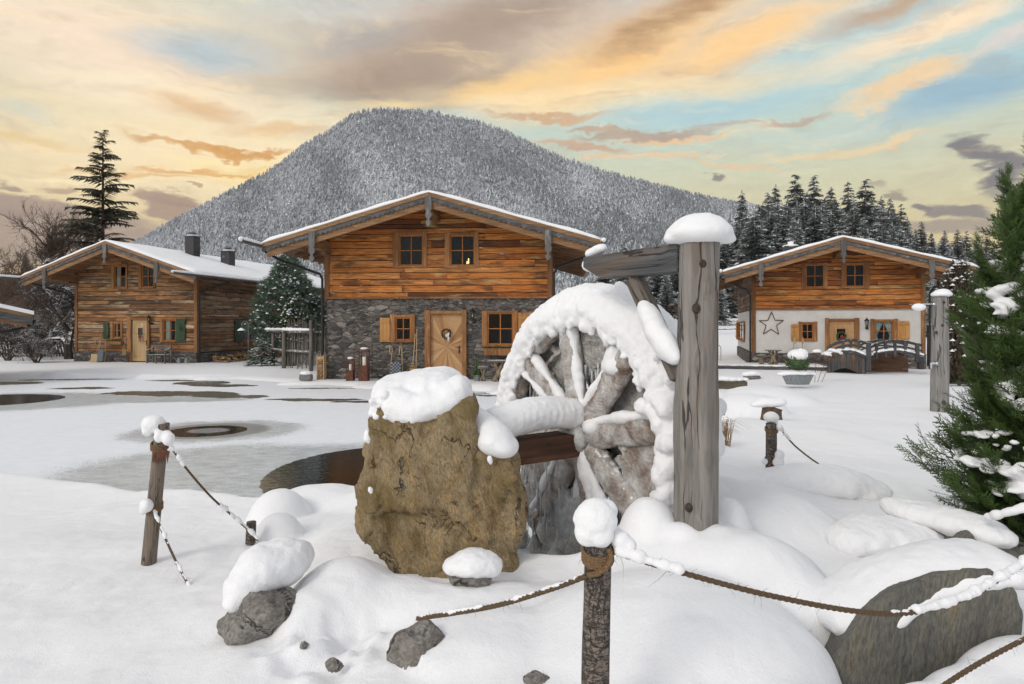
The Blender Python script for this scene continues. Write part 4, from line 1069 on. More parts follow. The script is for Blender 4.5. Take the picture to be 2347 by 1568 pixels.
def add_roof(H, ridge_x, zr, half, drop_slope, e, back, snow=.11, trim=True, decor=True, gut_l=True, gut_r=True, purl=None, gl_front=1.35, gr_front=.35, snow_front=.0):
    """zr = top of the roof boards at the ridge; half = eave half-width; e = front overhang"""
    sl = drop_slope; c = math.sqrt(1 + sl * sl)
    def slab(mb, side, y0, y1, top, bot, x_in=0.0, x_out=None, inset=0.0):
        xo = (half if x_out is None else x_out)
        a = [(ridge_x + side * x_in, zr - sl * x_in + top), (ridge_x + side * xo, zr - sl * xo + top), (ridge_x + side * xo, zr - sl * xo + bot), (ridge_x + side * x_in, zr - sl * x_in + bot)]
        if side < 0: a = a[::-1]
        mb.prism(a, y0, y1)
    m = MB()
    for sd_ in (-1, 1): slab(m, sd_, -e, H.d + back, 0.0, -0.10)
    roof = m.build('roof', MAT['wood_soffit'], H.root)
    # snow on both pitches, with a rounded front lip
    m = MB(); ys_ = [-e - snow_front - .02] + [-e + .05 + (H.d + back + e - .05) * i / 26 for i in range(27)]
    xs2 = [half * (-1 + 2 * i / 44.0) for i in range(45)]
    V = []; nxs = len(xs2)
    for k, y in enumerate(ys_):
        for i, x in enumerate(xs2):
            th = snow * (.35 if k == 0 else 1.0) * (1.0 + .25 * math.sin(x * 1.9 + y * .7) * .5 + .12 * math.sin(x * 5.1 + y * 2.2))
            if abs(x) > half - .12: th *= .55
            rd = .03 * math.exp(-(x / .15) ** 2)
            V.append((ridge_x + x * 1.004, y, zr - sl * abs(x) + .012 + th - rd))
    nb_ = len(V)
    for k, y in enumerate(ys_):
        for i, x in enumerate(xs2): V.append((ridge_x + x * 1.004, y, zr - sl * abs(x) + .004))
    Fq = []
    for k in range(len(ys_) - 1):
        for i in range(nxs - 1):
            a = k * nxs + i; Fq.append((a, a + 1, a + nxs + 1, a + nxs)); Fq.append((nb_ + a, nb_ + a + nxs, nb_ + a + nxs + 1, nb_ + a + 1))
    for i in range(nxs - 1): Fq.append((i, nb_ + i, nb_ + i + 1, i + 1)); a = (len(ys_) - 1) * nxs + i; Fq.append((a, a + 1, nb_ + a + 1, nb_ + a))
    for k in range(len(ys_) - 1):
        a = k * nxs; Fq.append((a, a + nxs, nb_ + a + nxs, nb_ + a)); a += nxs - 1; Fq.append((a, nb_ + a, nb_ + a + nxs, a + nxs))
    m.add(V, Fq); m.build('snow_layer', MAT['snow_far'], roof, smooth=True)
    # soffit boards running front to back, rafters
    m = MB(); k = int(half / .19)
    for sd_ in (-1, 1):
        for i in range(k):
            xi, xo = half * i / k + .006, half * (i + 1) / k - .006
            slab(m, sd_, -e + .02, .9 if abs(xo) < H.w / 2 - .1 else H.d, -0.101, -0.125 - random.uniform(0, .012), xi, xo)
    m.build('soffit', MAT['wood_soffit'], roof)
    m = MB()
    for sd_ in (-1, 1):
        for y in (-e + .30, ):
            slab(m, sd_, y, y + .14, -.14, -.30, 0.02, half - .12)
        yy = .9
        while yy < H.d: slab(m, sd_, yy, yy + .12, -.14, -.27, H.w / 2 + .02, half - .1); yy += .8
    m.build('rafter', MAT['wood_rafter'], roof)
    # front fascia: brown board on top, grey board, scalloped grey trim, brown bargeboard
    m = MB()
    for sd_ in (-1, 1): slab(m, sd_, -e - .035, -e, .0, -.13)
    m.build('fascia_board', MAT['wood_rafter'], roof)
    m = MB()
    for sd_ in (-1, 1): slab(m, sd_, -e - .012, -e + .02, -.131, -.215)
    m.build('grey_board', MAT['wood_grey'], roof)
    m = MB()
    for sd_ in (-1, 1):
        n_ = int(half / .16)
        for i in range(n_):
            xi, xo = half * i / n_, half * (i + 1) / n_; t0, b0 = -.18, -.245
            pts = [(xi, t0), (xo, t0)] + [(xo - (xo - xi) * u, b0 - .055 * math.sin(math.pi * u) ** .6) for u in (0, .15, .35, .5, .65, .85, 1)]
            pts = [(ridge_x + sd_ * x, zr - sl * x + z) for x, z in pts]
            m.prism(pts if sd_ > 0 else pts[::-1], -e - .036, -e - .013)
    m.build('carved_trim', MAT['wood_grey'], roof)
    m = MB()
    for sd_ in (-1, 1): slab(m, sd_, -e + .021, -e + .10, -.14, -.50, 0, half - .15)
    m.build('bargeboard', MAT['wood_rafter'], roof)
    # purlins with carved grey end boards
    for lx in (purl or (-H.w / 2 + .05, ridge_x, H.w / 2 - .05)):
        zt = zr - sl * abs(lx - ridge_x) - .30
        m = MB(); m.box((lx - .11, -e + .24, zt - .34), (lx + .11, .05, zt)); m.box((lx - .105, -.62, zt - .47), (lx + .105, .05, zt - .341))
        pu = m.build('purlin', MAT['wood_beam'], H.root)
        if decor:
            m = MB(); z = zt + .16
            prof = [(.105, 0), (.105, -.42), (.07, -.50), (.10, -.56), (.115, -.63), (.07, -.70), (.03, -.76), (.075, -.82), (.09, -.88), (.05, -.95), (0, -.99)]
            pts = [(lx + x, z + y) for x, y in prof] + [(lx - x, z + y) for x, y in prof[::-1][1:]]
            m.prism(pts[::-1], -e - .075, -e - .04)
            m.build('carved_end', MAT['wood_grey_up'], pu)
    # gutters
    for sd_, on, fr in ((-1, gut_l, gl_front), (1, gut_r, gr_front)):
        if not on: continue
        gx = ridge_x + sd_ * (half + .07); gz = zr - sl * half - .07; m = MB(); n_ = 8
        vs = []
        for y in (-e - fr, H.d + back):
            for rr in (.085, .078):
                for i in range(n_ + 1): th = math.pi + math.pi * i / n_; vs.append((gx + rr * math.cos(th), y, gz + rr * math.sin(th) + .02))
        q = n_ + 1; fs = []
        for i in range(n_): fs += [(i, i + 1, 2 * q + i + 1, 2 * q + i), (q + i, 3 * q + i, 3 * q + i + 1, q + i + 1), (i, q + i, q + i + 1, i + 1)]
        m.add(vs, fs)
        m.tube([(gx, -e - fr + .04, gz + .02), (gx, -e - fr - .0, gz + .02)], .083, 12)
        g = m.build('gutter', MAT['gutter_metal'], H.root)
        m = MB(); L = H.d + back + e + fr; m.T = None
        for i in range(int(L / .16)):
            y = -e - fr + .06 + i * .16
            m.ell((gx + random.uniform(-.01, .01), y, gz + .045 + random.uniform(0, .015)), (.085, .16, .075 + .015 * math.sin(y * 2)), 8, 6)
        m.build('snow_strip', MAT['snow_far'], g, smooth=True)
    return roof
def add_pipe(H, pts, r=.045):
    m = MB(); m.tube(pts, r, 10); 
    for i in range(len(pts) - 1):
        a, b = Vector(pts[i]), Vector(pts[i + 1]); L = (b - a).length; k = max(1, int(L / .8))
        for j in range(1, k + 1): q = a + (b - a) * (j - .5) / k; dd = (b - a).normalized() * .02; m.tube([q - dd, q + dd], r * 1.22, 10)
    m.build('downpipe', MAT['black_metal'], H.root, smooth=False)
def add_lamp(H, lx, lz, ly=-.02):
    m = MB(); m.ell((lx + .04, ly - .02, lz - .26), (.07, .03, .07), 10, 6); m.tube([(lx + .04, ly - .02, lz - .26), (lx + .02, ly - .14, lz - .30), (lx, ly - .17, lz - .20)], .013, 6)
    m.tube([(lx, ly - .17, lz - .2), (lx, ly - .17, lz - .17)], .05, 8)
    for i in range(6): th = i * math.pi / 3; m.tube([(lx + .045 * math.cos(th), ly - .17 + .045 * math.sin(th), lz - .17), (lx + .085 * math.cos(th), ly - .17 + .085 * math.sin(th), lz + .05)], .006, 4)
    m.tube([(lx, ly - .17, lz + .05), (lx, ly - .17, lz + .08), (lx, ly - .17, lz + .15), (lx, ly - .17, lz + .18)], [.115, .10, .035, .012], 12); m.ell((lx, ly - .17, lz + .2), (.018, .018, .025), 6, 5)
    l = m.build('wall_lamp', MAT['black_metal'], H.root, smooth=False)
    m = MB(); m.tube([(lx, ly - .17, lz - .17), (lx, ly - .17, lz + .05)], [.042, .08], 6); m.build('lamp_glass', MAT['window_glass'], l)
    m = MB(); m.ell((lx, ly - .17, lz - .06), (.025, .025, .05), 8, 6); m.build('bulb', MAT['candle'], l)
def cbox(H, name, lo, hi, mt, parent=None, bevel=0.0):
    m = MB(); m.box(lo, hi); return m.build(name, MAT[mt], parent or H.root, bevel=bevel)
def body(H, zs, zr, sl, ridge_x, holes, lower, upper='wood_warm', found=.42, seed=0, side_mats=('wood_warm_side',), sholes_r=()):
    """facade in two storeys + the two side walls + back wall + corner posts"""
    w2 = H.w / 2
    eave = zr - sl * w2 - .12
    m = MB()
    boards(m, -w2, w2, zs, zr - .1, holes, gable=(zr - .13, sl), seed=seed)
    m.build('upper_wall', MAT[upper], H.root)
    if lower in ('stone_wall', 'stucco'):
        m = MB()
        for (a, b, c, d) in rect_minus(-w2, w2, 0 if lower == 'stone_wall' else found, zs - .02, holes): m.box((a, .0, c), (b, .25, d))
        m.build('lower_wall', MAT[lower], H.root)
    else:
        m = MB(); boards(m, -w2, w2, found, zs, holes, seed=seed + 5); m.build('lower_wall', MAT[lower], H.root)
    # side walls (right one visible on the left cabin, left one on the white cabin)
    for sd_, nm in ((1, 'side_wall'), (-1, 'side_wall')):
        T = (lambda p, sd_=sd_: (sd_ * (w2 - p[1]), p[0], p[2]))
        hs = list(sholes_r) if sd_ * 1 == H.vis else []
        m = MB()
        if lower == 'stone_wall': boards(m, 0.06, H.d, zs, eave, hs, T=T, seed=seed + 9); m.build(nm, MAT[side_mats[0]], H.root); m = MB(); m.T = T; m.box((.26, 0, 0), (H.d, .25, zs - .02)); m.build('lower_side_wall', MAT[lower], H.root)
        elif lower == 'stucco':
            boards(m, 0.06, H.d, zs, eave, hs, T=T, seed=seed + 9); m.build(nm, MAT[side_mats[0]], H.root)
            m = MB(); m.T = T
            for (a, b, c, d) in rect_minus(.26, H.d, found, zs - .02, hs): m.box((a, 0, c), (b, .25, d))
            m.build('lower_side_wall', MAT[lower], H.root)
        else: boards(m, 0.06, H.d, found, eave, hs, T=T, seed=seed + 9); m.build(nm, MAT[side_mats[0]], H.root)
    m = MB(); m.prism([(-w2 + .1, 0), (w2 - .1, 0), (w2 - .1, eave), (ridge_x, zr - .3), (-w2 + .1, eave)], H.d - .1, H.d); m.build('back_wall', MAT[upper], H.root)
    if lower != 'stone_wall':
        m = MB()
        dr = [h for h in holes if h[2] < found]
        for (a, b, c, d) in rect_minus(-w2 - .06, w2 + .06, 0, found - .03, dr): m.box((a, -.10, c - .3), (b, .2, d))
        m.box((w2 - .2, .2, -.3), (w2 + .06, H.d, found - .03)); m.box((-w2 - .06, .2, -.3), (-w2 + .2, H.d, found - .03))
        m.build('foundation', MAT['stone_base'], H.root)
        m = MB()
        for (a, b, c, d) in rect_minus(-w2 - .09, w2 + .09, found - .03, found, dr): m.box((a, -.13, c), (b, .0, d))
        m.build('ledge', MAT['slate_cap'], H.root)
    for sx in (-1, 1):
        lo = found if lower != 'stone_wall' else zs
        m = MB(); x0, x1 = (sx * w2 - .11, sx * w2 + .06) if sx > 0 else (sx * w2 - .06, sx * w2 + .11)
        m.box((x0, -.06, lo), (x1, .10, eave + .05)); m.build('corner_post', MAT['wood_post'], H.root, bevel=.006)
    m = MB()
    for (a, b, c, d) in rect_minus(-w2 - .12, w2 + .12, zs - .035, zs + .025, holes): m.box((a, -.085, c), (b, .02, d))
    m.build('band_board', MAT['wood_post'], H.root)
def add_door(H, leaf, post, top, style, found_top=0.0):
    """leaf rect; post = (left width, right width); top = height of lintel top"""
    x0, x1, z0, z1 = leaf
    m = MB(); m.box((x0 - post[0], -.10, z0 - .05), (x0, .10, top)); m.box((x1, -.10, z0 - .05), (x1 + post[1], .10, top)); m.box((x0, -.085, z1), (x1, .10, top - .03))
    dr = m.build('door', MAT['wood_casing'], H.root, bevel=.005)
    m = MB()
    if style == 'sunburst':
        cx, cz = (x0 + x1) / 2, (z0 + z1) / 2 - .02; N_ = 44
        def hit(th):
            c, s_ = math.cos(th), math.sin(th); t = min(((x1 - cx) if c > 0 else (cx - x0)) / max(abs(c), 1e-6), ((z1 - cz) if s_ > 0 else (cz - z0)) / max(abs(s_), 1e-6)); return (cx + c * t, cz + s_ * t)
        cor = sorted([math.atan2(z - cz, x - cx) % (2 * math.pi) for x in (x0, x1) for z in (z0, z1)])
        an = [2 * math.pi * i / N_ + random.uniform(-.02, .02) for i in range(N_)]
        for i in range(N_):
            a0, a1 = an[i], an[(i + 1) % N_] + (2 * math.pi if i == N_ - 1 else 0)
            pts = [(cx, cz), hit(a0)] + [hit(c_) for c_ in cor if a0 < c_ < a1] + [hit(a1)]
            m.prism(pts, .035 - random.uniform(0, .006), .06)
        lf = m.build('door_leaf', MAT['wood_door_ray'], dr)
    else:
        k = 5 if style == 'panel' else 4; wn = style_win[style]; wx0, wx1 = x0 + (x1 - x0) * wn[0], x0 + (x1 - x0) * wn[1]; wz0, wz1 = z0 + (z1 - z0) * wn[2], z0 + (z1 - z0) * wn[3]
        for i in range(k):
            a, b = x0 + (x1 - x0) * i / k, x0 + (x1 - x0) * (i + 1) / k
            for (p, q, r_, s_) in rect_minus(a + .002, b - .002, z0 + .02, z1, [(wx0, wx1, wz0, wz1)]): m.box((p, .03, r_), (q, .06, s_), .3 + .1 * i)
        # raised frame
        fw = .12
        m.box((x0, .012, z0 + .02), (x0 + fw, .029, z1)); m.box((x1 - fw, .012, z0 + .02), (x1, .029, z1)); m.box((x0 + fw, .014, z1 - .16), (x1 - fw, .029, z1)); m.box((x0 + fw, .014, z0 + .02), (x1 - fw, .029, z0 + .22))
        m.box((x0 + fw, .014, z0 + (z1 - z0) * .42), (x1 - fw, .029, z0 + (z1 - z0) * .42 + .12))
        for (a, b, c, d) in ((wx0 - .05, wx0, wz0 - .05, wz1 + .05), (wx1, wx1 + .05, wz0 - .05, wz1 + .05), (wx0, wx1, wz1, wz1 + .05), (wx0, wx1, wz0 - .05, wz0)): m.box((a, .004, c), (b, .05, d))
        lf = m.build('door_leaf', MAT['wood_pale' if style == 'plain' else 'wood_door'], dr)
        m = MB(); m.add([(wx0, .045, wz0), (wx1, .045, wz0), (wx1, .045, wz1), (wx0, .045, wz1)], [(0, 1, 2, 3)]); m.build('pane', MAT['glass_dark'], dr)
    m = MB(); hx = x1 - .11; hz = z0 + (z1 - z0) * .46
    m.box((hx - .02, .0, hz - .16), (hx + .02, .035, hz + .10)); m.bar((hx, -.03, hz + .04), (hx - .13, -.03, hz + .04), .018, .018); m.bar((hx, -.035, hz + .04), (hx, .01, hz + .04), .018, .018)
    m.build('handle', MAT['black_metal'], dr)
    return dr
style_win = {'plain': (.36, .66, .63, .80), 'panel': (.32, .66, .52, .80)}
n = mat('wood_door_ray'); c = n.coord('Object'); r = n.attr('rnd'); a = n.noise(n.mapping(c, scale=(1, 1, 1)), 30, 5, .6, 1.0)
n.surf(n.mix(n.maprange(a, .35, .7, 0, .45), n.ramp(r, [(0, (.30, .14, .05)), (.4, (.44, .24, .10)), (1, (.56, .36, .18))]), (.2, .09, .03)), .65, n.bump(a, .3, .01))

# ---------------- middle cabin
random.seed(21)
H2 = House('stone_and_wood_cabin', 'large middle cabin with dark stone ground floor and orange plank gable', 'cabin', -6.57, 23.17, 4.1, 7.925, 12.0)
H2.vis = 0
zs2 = 2.857
wul = H2.rect(c2, 1003, 360, 1155, 553); wur = H2.rect(c2, 1318, 360, 1475, 553); wll = H2.rect(c2, 980, 868, 1080, 1015); wlr = H2.rect(c2, 1550, 840, 1712, 1042)
dl = list(H2.rect(c2, 1200, 848, 1395, 1225)); dl[2] = .04
zr2 = 6.24
dh = (dl[0] - .02, dl[1] + .02, 0, dl[3] + .02)
body(H2, zs2, zr2, .291, 0, [wul, wur, wll, wlr, dh], 'stone_wall', seed=3)
add_window(H2, wul, case=(.20, .13), up=.1); add_window(H2, wur, case=(.17, .13), up=.1, candle=True)
add_window(H2, wll, case=(.17, .13), up=.10); add_window(H2, wlr, case=(.18, .15), up=.06)
add_shutter(H2, H2.rect(c2, 888, 872, 950, 1022), 'wood_shutter')
x_, z_ = wlr[1] + .17, wlr[2]; add_shutter(H2, (x_, x_ + .55, z_, wlr[3]), 'wood_shutter')
add_door(H2, dl, (.20, .16), dl[3] + .13, 'sunburst')
add_roof(H2, 0, zr2, 5.6, .291, 1.5, .8, purl=(-3.9, 0, 3.9), gr_front=.28)
lx, lz = H2.loc(*c2(1463, 850)); add_lamp(H2, lx, lz)
gz = zr2 - .291 * 5.6
add_pipe(H2, [(-5.67, -1.2, gz), (-5.66, -1.2, gz - .22), (-5.2, -.95, gz - .52), (-4.13, -.18, gz - .92), (-4.06, -.14, gz - 1.1), (-4.06, -.12, 0.0)])
add_pipe(H2, [(5.67, -.4, gz), (5.66, -.4, gz - .22), (4.2, -.2, gz - .75), (4.08, -.14, gz - .95), (4.08, -.12, 0.0)])
rf = [o for o in H2.root.children if o.name.startswith('roof')][0]
m = MB(); m.tube([(3.1, 3.0, 5.2), (3.1, 3.0, 5.85)], .09, 10); m.tube([(3.1, 3, 5.86), (3.1, 3, 5.95)], .13, 10); m.build('vent_pipe', MAT['black_metal'], rf)
# flower box
def flower_box(H, cv, x0, y0, x1, y1, label, plants='leaf_plain'):
    r = H.rect(cv, x0, y0, x1, y1, -.2)
    root = thing('flower_box', label, 'planter box', H.world((r[0] + r[1]) / 2, -.2, r[2]), -H.th)
    w = (r[1] - r[0]) / 2; h = r[3] - r[2]
    m = MB(); m.box((-w, -.11, 0), (w, -.09, h)); m.box((-w, .09, 0), (w, .11, h)); m.box((-w, -.09, 0), (-w + .02, .09, h)); m.box((w - .02, -.09, 0), (w, .09, h)); m.box((-w + .02, -.09, 0.002), (w - .02, .09, .02))
    m.build('box', MAT['wood_casing'], root, bevel=.004)
    m = MB(); m.box((-w + .02, -.09, h - .04), (w - .02, .09, h - .02)); m.build('soil', MAT['twig'], root)
    m = MB()
    for i in range(110):
        x, y = random.uniform(-w + .05, w - .05), random.uniform(-.08, .08); hh = random.uniform(.04, .16)
        a = random.uniform(0, 6.28); dx, dy = math.cos(a) * .05, math.sin(a) * .05
        m.add([(x - dy * .3, y + dx * .3, h - .03), (x + dy * .3, y - dx * .3, h - .03), (x + dx, y + dy, h + hh)], [(0, 1, 2)])
    m.build('plant', MAT[plants], root)
    return root
flower_box(H2, c2, 1532, 1062, 1712, 1105, 'wooden flower box under the ground floor window of the stone cabin')

# ---------------- left cabin
random.seed(22)
H1 = House('log_cabin', 'left cabin of weathered planks with green shutters and a low stone footing', 'cabin', -22.83, 34.3, 12.5, 7.22, 13.5)
H1.vis = 1
zs1 = 2.78
wul = H1.rect(c1, 810, 318, 893, 472); wur = H1.rect(c1, 1005, 312, 1090, 468); wll = H1.rect(c1, 803, 720, 857, 828); wlr = H1.rect(c1, 1155, 698, 1247, 850)
dl = list(H1.rect(c1, 935, 697, 1048, 1000)); dl[2] = .03
sy0, sz1 = H1.side(*c1(1715, 708), H1.w / 2); sy1, sz0 = H1.side(*c1(1845, 845), H1.w / 2)
sw = (sy0, sy1, sz0, sz1)
zr1 = 5.97
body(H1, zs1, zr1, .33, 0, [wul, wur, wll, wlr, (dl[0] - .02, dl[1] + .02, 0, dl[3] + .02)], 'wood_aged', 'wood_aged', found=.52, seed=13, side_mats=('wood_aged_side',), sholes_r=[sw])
add_window(H1, wul, case=(.16, .10), up=.08, curtain=[(0, .45, 0)]); add_window(H1, wur, case=(.18, .10), up=.08)
add_window(H1, wll, case=(.13, .12), up=.08, curtain=[(0, .3, 0)]); add_window(H1, wlr, case=(.17, .04), up=.06, curtain=[(0, .5, 0)])
Ts = lambda p: (H1.w / 2 - p[1], p[0], p[2])
add_window(H1, sw, case=(.04, .12), up=.06, T=Ts, cols=2, rows=1)
for q in ((1655, 700, 1712, 857), (1862, 762, 1925, 858)):
    y0_, z1_ = H1.side(*c1(q[0], q[1]), H1.w / 2); y1_, z0_ = H1.side(*c1(q[2], q[3]), H1.w / 2)
    add_shutter(H1, (y0_, y1_, z0_, max(z1_, sz1)), 'wood_green', T=Ts)
add_shutter(H1, H1.rect(c1, 738, 715, 776, 832), 'wood_green', slats=2); add_shutter(H1, H1.rect(c1, 1250, 690, 1317, 857), 'wood_green')
add_door(H1, dl, (.22, .15), dl[3] + .10, 'plain')
rf = add_roof(H1, 0, zr1, 5.05, .33, 1.85, 1.0, purl=(-3.55, 0, 2.9), gl_front=1.2, gr_front=1.6)
lx, lz = H1.loc(*c1(1072, 690)); add_lamp(H1, lx, lz)
gz = zr1 - .33 * 5.05
add_pipe(H1, [(-5.12, -1.6, gz), (-5.1, -1.6, gz - .2), (-3.8, -.4, gz - .75), (-3.72, -.2, gz - 1.0), (-3.72, -.1, gz - 1.1)])
yy, _ = H1.side(*c1(1590, 400), 5.1)
add_pipe(H1, [(5.12, .6, gz), (5.08, .6, gz - .25), (4.2, .2, gz - .55), (3.8, .05, gz - .8), (3.78, .0, gz - 1.0), (3.78, .0, 0)])
def roofhit(H, px, py, zr, sl):
    for k in range(200):
        ly = k * .07; lx, z = H.loc(px, py, ly)
        if z <= zr - sl * abs(lx) + .1 and lx > 0: return lx, ly
    return lx, ly
for (px_, py_, hh, s_, seal) in ((445, 586, 1.1, .27, 0), (526, 608, .82, .27, 1)):
    lx_, ly_ = roofhit(H1, px_, py_, zr1, .33); lx_ -= .1
    m = MB(); zb = zr1 - .33 * lx_; m.box((lx_ - s_, ly_ - s_, zb - .4), (lx_ + s_, ly_ + s_, zb + hh)); ch = m.build('chimney', MAT['chimney_metal'], rf)
    m = MB(); m.box((lx_ - s_ - .05, ly_ - s_ - .05, zb + hh), (lx_ + s_ + .05, ly_ + s_ + .05, zb + hh + .05)); m.tube([(lx_, ly_, zb + hh + .05), (lx_, ly_, zb + hh + .22)], .14, 10); m.tube([(lx_, ly_, zb + hh + .2), (lx_, ly_, zb + hh + .24)], .2, 10)
    if seal: m.tube([(lx_ - .08, ly_ - s_, zb + hh - .3), (lx_ - .08, ly_ - s_ - .02, zb + hh - .3)], .085, 16)
    m.build('chimney_cap', MAT['gutter_metal'], rf)
    m = MB(); m.ell((lx_, ly_, zb + hh + .06), (s_ * 1.2, s_ * 1.2, .07), 14, 6); m.build('chimney_snow', MAT['snow_far'], rf, smooth=True)
m = MB(); p_ = H1.side(0, 0, 0); m.tube([(.0, -1.8, zr1 + .05), (-.25, -1.8, zr1 + .75)], .008, 5); m.build('lightning_rod', MAT['black_metal'], rf)
flower_box(H1, c1, 752, 850, 868, 873, 'small flower box under the little window of the weathered cabin', 'leaf_plain')

# ---------------- white cabin on the right
random.seed(23)
H3 = House('white_walled_cabin', 'right cabin with white plastered ground floor and brown plank gable', 'cabin', 11.16, 30.3, 15.6, 6.98, 11.0)
H3.vis = -1
zs3 = 2.63
wul = H3.rect(c3, 848, 590, 975, 742); wur = H3.rect(c3, 1115, 587, 1245, 738); wll = H3.rect(c3, 820, 983, 903, 1093); wlr = H3.rect(c3, 1308, 965, 1440, 1105)
dl = list(H3.rect(c3, 1003, 965, 1175, 1270)); dl[2] = .25
def s3(x, y): a, b = H3.side(*c3(x, y), -H3.w / 2); return a, b
ya, zt_ = s3(443, 965); yb, zb_ = s3(393, 1115)
sw = (min(ya, yb) + .5, max(ya, yb) - .1, 1.05, 2.05)
zr3 = 5.64
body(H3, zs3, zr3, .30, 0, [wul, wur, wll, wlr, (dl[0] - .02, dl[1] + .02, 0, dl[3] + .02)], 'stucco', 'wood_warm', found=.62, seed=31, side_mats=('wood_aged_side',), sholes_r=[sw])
add_window(H3, wul, case=(.17, .13), up=.08); add_window(H3, wur, case=(.17, .18), up=.08)
add_window(H3, wll, case=(.13, .14), up=.08); add_window(H3, wlr, case=(.15, .16), up=.08, curtain=[(0, .5, 1), (.5, 1, 1)])
T3 = lambda p: (-H3.w / 2 + p[1], p[0], p[2])
add_window(H3, sw, case=(.1, .1), up=.06, T=T3)
add_shutter(H3, (sw[0] - .65, sw[0] - .11, sw[2], sw[3]), 'wood_shutter', T=T3); add_shutter(H3, (sw[1] + .11, sw[1] + .65, sw[2], sw[3]), 'wood_shutter', T=T3)
add_shutter(H3, H3.rect(c3, 750, 988, 803, 1100), 'wood_shutter'); add_shutter(H3, H3.rect(c3, 1463, 968, 1542, 1093), 'wood_shutter')
add_door(H3, dl, (.15, .18), dl[3] + .12, 'panel')
rf = add_roof(H3, 0, zr3, 4.95, .285, 1.6, .8, purl=(-3.3, 0, 3.3))
m = MB(); m.box((-1.5, 5.2, 4.6), (-.8, 5.9, 6.1)); m.build('chimney', MAT['chimney_metal'], rf)
m = MB(); m.ell((-1.15, 5.55, 6.12), (.42, .42, .09), 14, 6); m.tube([(-1.15, 5.55, 6.1), (-1.15, 5.55, 6.35)], .15, 10); m.build('chimney_snow', MAT['snow_far'], rf, smooth=True)
lx, lz = H3.loc(*c3(1252, 975)); add_lamp(H3, lx, lz)
gz = zr3 - .285 * 4.95
add_pipe(H3, [(-5.0, -1.0, gz), (-4.98, -1.0, gz - .2), (-3.8, -.3, gz - .72), (-3.62, -.14, gz - .95), (-3.62, -.12, 0.0)])
add_pipe(H3, [(5.0, -1.0, gz), (4.98, -1.0, gz - .2), (3.8, -.3, gz - .7), (3.68, -.14, gz - .95), (3.68, -.12, 0.0)])
# star on the plaster
st = [H3.loc(*c3(*q), -.03) for q in ((620, 906), (643, 962), (701, 963), (653, 996), (668, 1057), (617, 1022), (565, 1055), (584, 996), (537, 965), (595, 963))]
root = thing('wire_star', 'large thin dark metal star outline on the white wall', 'star', H3.world(st[0][0], -.03, 1.6), -H3.th)
m = MB()
for i in range(10):
    a, b = st[i], st[(i + 1) % 10]; m.tube([(a[0] - st[0][0], 0, a[1] - 1.6), (b[0] - st[0][0], 0, b[1] - 1.6)], .018, 6)
m.build('outline', MAT['rust'], root)
# ------------------------------------------------------------------ foreground: boulder, wheel, timber frame, rocks, rope fence
random.seed(51)
def pxr(px, d): return px / F * d
def rock(name, label, c, r, seed, mt, cuts=9, noise=.12, rot=0.0, tilt=0.0, cat='rock', group=None, parent=None, origin=True):
    rd = random.Random(seed); mb = MB(); mb.ell((0, 0, 0), (1, 1, 1), 56, 36)
    V = np.array(mb.v)
    for _ in range(cuts):
        nn = Vector((rd.uniform(-1, 1), rd.uniform(-1, 1), rd.uniform(-.7, 1))).normalized(); dd = rd.uniform(.62, .86)
        s = V @ np.array(nn) - dd; V = V - np.outer(np.maximum(s, 0) * .93, np.array(nn))
    V = V * (1 + noise * fbm(V, 1.6, 5, seed))[:, None] + 0
    V = V * (1 + noise * .35 * fbm(V, 6, 3, seed + 9, ridged=True))[:, None]
    V = V * np.array(r)
    if cuts: V = chip(V, V / np.linalg.norm(V, axis=1)[:, None], 34, .07 * min(r), seed)
    M3 = np.array(Matrix.Rotation(rot, 3, 'Z') @ Matrix.Rotation(tilt, 3, 'Y')); V = V @ M3.T
    mb.v = [tuple(p) for p in V]; me = mb.mesh(name, True); me.materials.append(MAT[mt])
    o = link(name, me, parent, c)
    if parent is None: tag(o, label, cat, group)
    return o
def chip(V, N, n_, amp, seed, sc=(1, 1, 1)):
    # break a surface into tilted facets around random seeds, like fractured stone
    g_ = np.random.default_rng(seed); lo, hi = V.min(0), V.max(0); S = lo + (hi - lo) * g_.random((n_, 3)); D = g_.normal(size=(n_, 3)); D /= np.linalg.norm(D, axis=1)[:, None]
    W = (V + .12 * (hi - lo).min() * np.stack([fbm(V, 4.0 / (hi - lo).min(), 2, seed + k) for k in range(3)], 1)) * np.array(sc); Ss = S * np.array(sc); best = np.full(len(V), 1e9); idx = np.zeros(len(V), int)
    for k in range(n_):
        d = ((W - Ss[k]) ** 2).sum(1); m = d < best; best[m] = d[m]; idx[m] = k
    off = np.clip(((V - S[idx]) * D[idx]).sum(1) * .30 + g_.normal(size=n_)[idx] * amp * .45, -amp, amp)
    return V + N * off[:, None]
def chain(mb, pts, jit=.15, nsub=3):
    """ellipsoids strung between (centre, (rx,ry,rz)) stations"""
    for (a, ra), (b, rb) in zip(pts[:-1], pts[1:]):
        for i in range(nsub):
            u = i / nsub; q = [ra[k] + (rb[k] - ra[k]) * u for k in range(3)]
            p = Vector(a).lerp(Vector(b), u)
            mb.ell(p + Vector([random.uniform(-jit, jit) * min(q) * .5 for _ in range(3)]), [v * random.uniform(1 - jit, 1 + jit) for v in q], 12, 8)
    mb.ell(pts[-1][0], pts[-1][1], 12, 8)

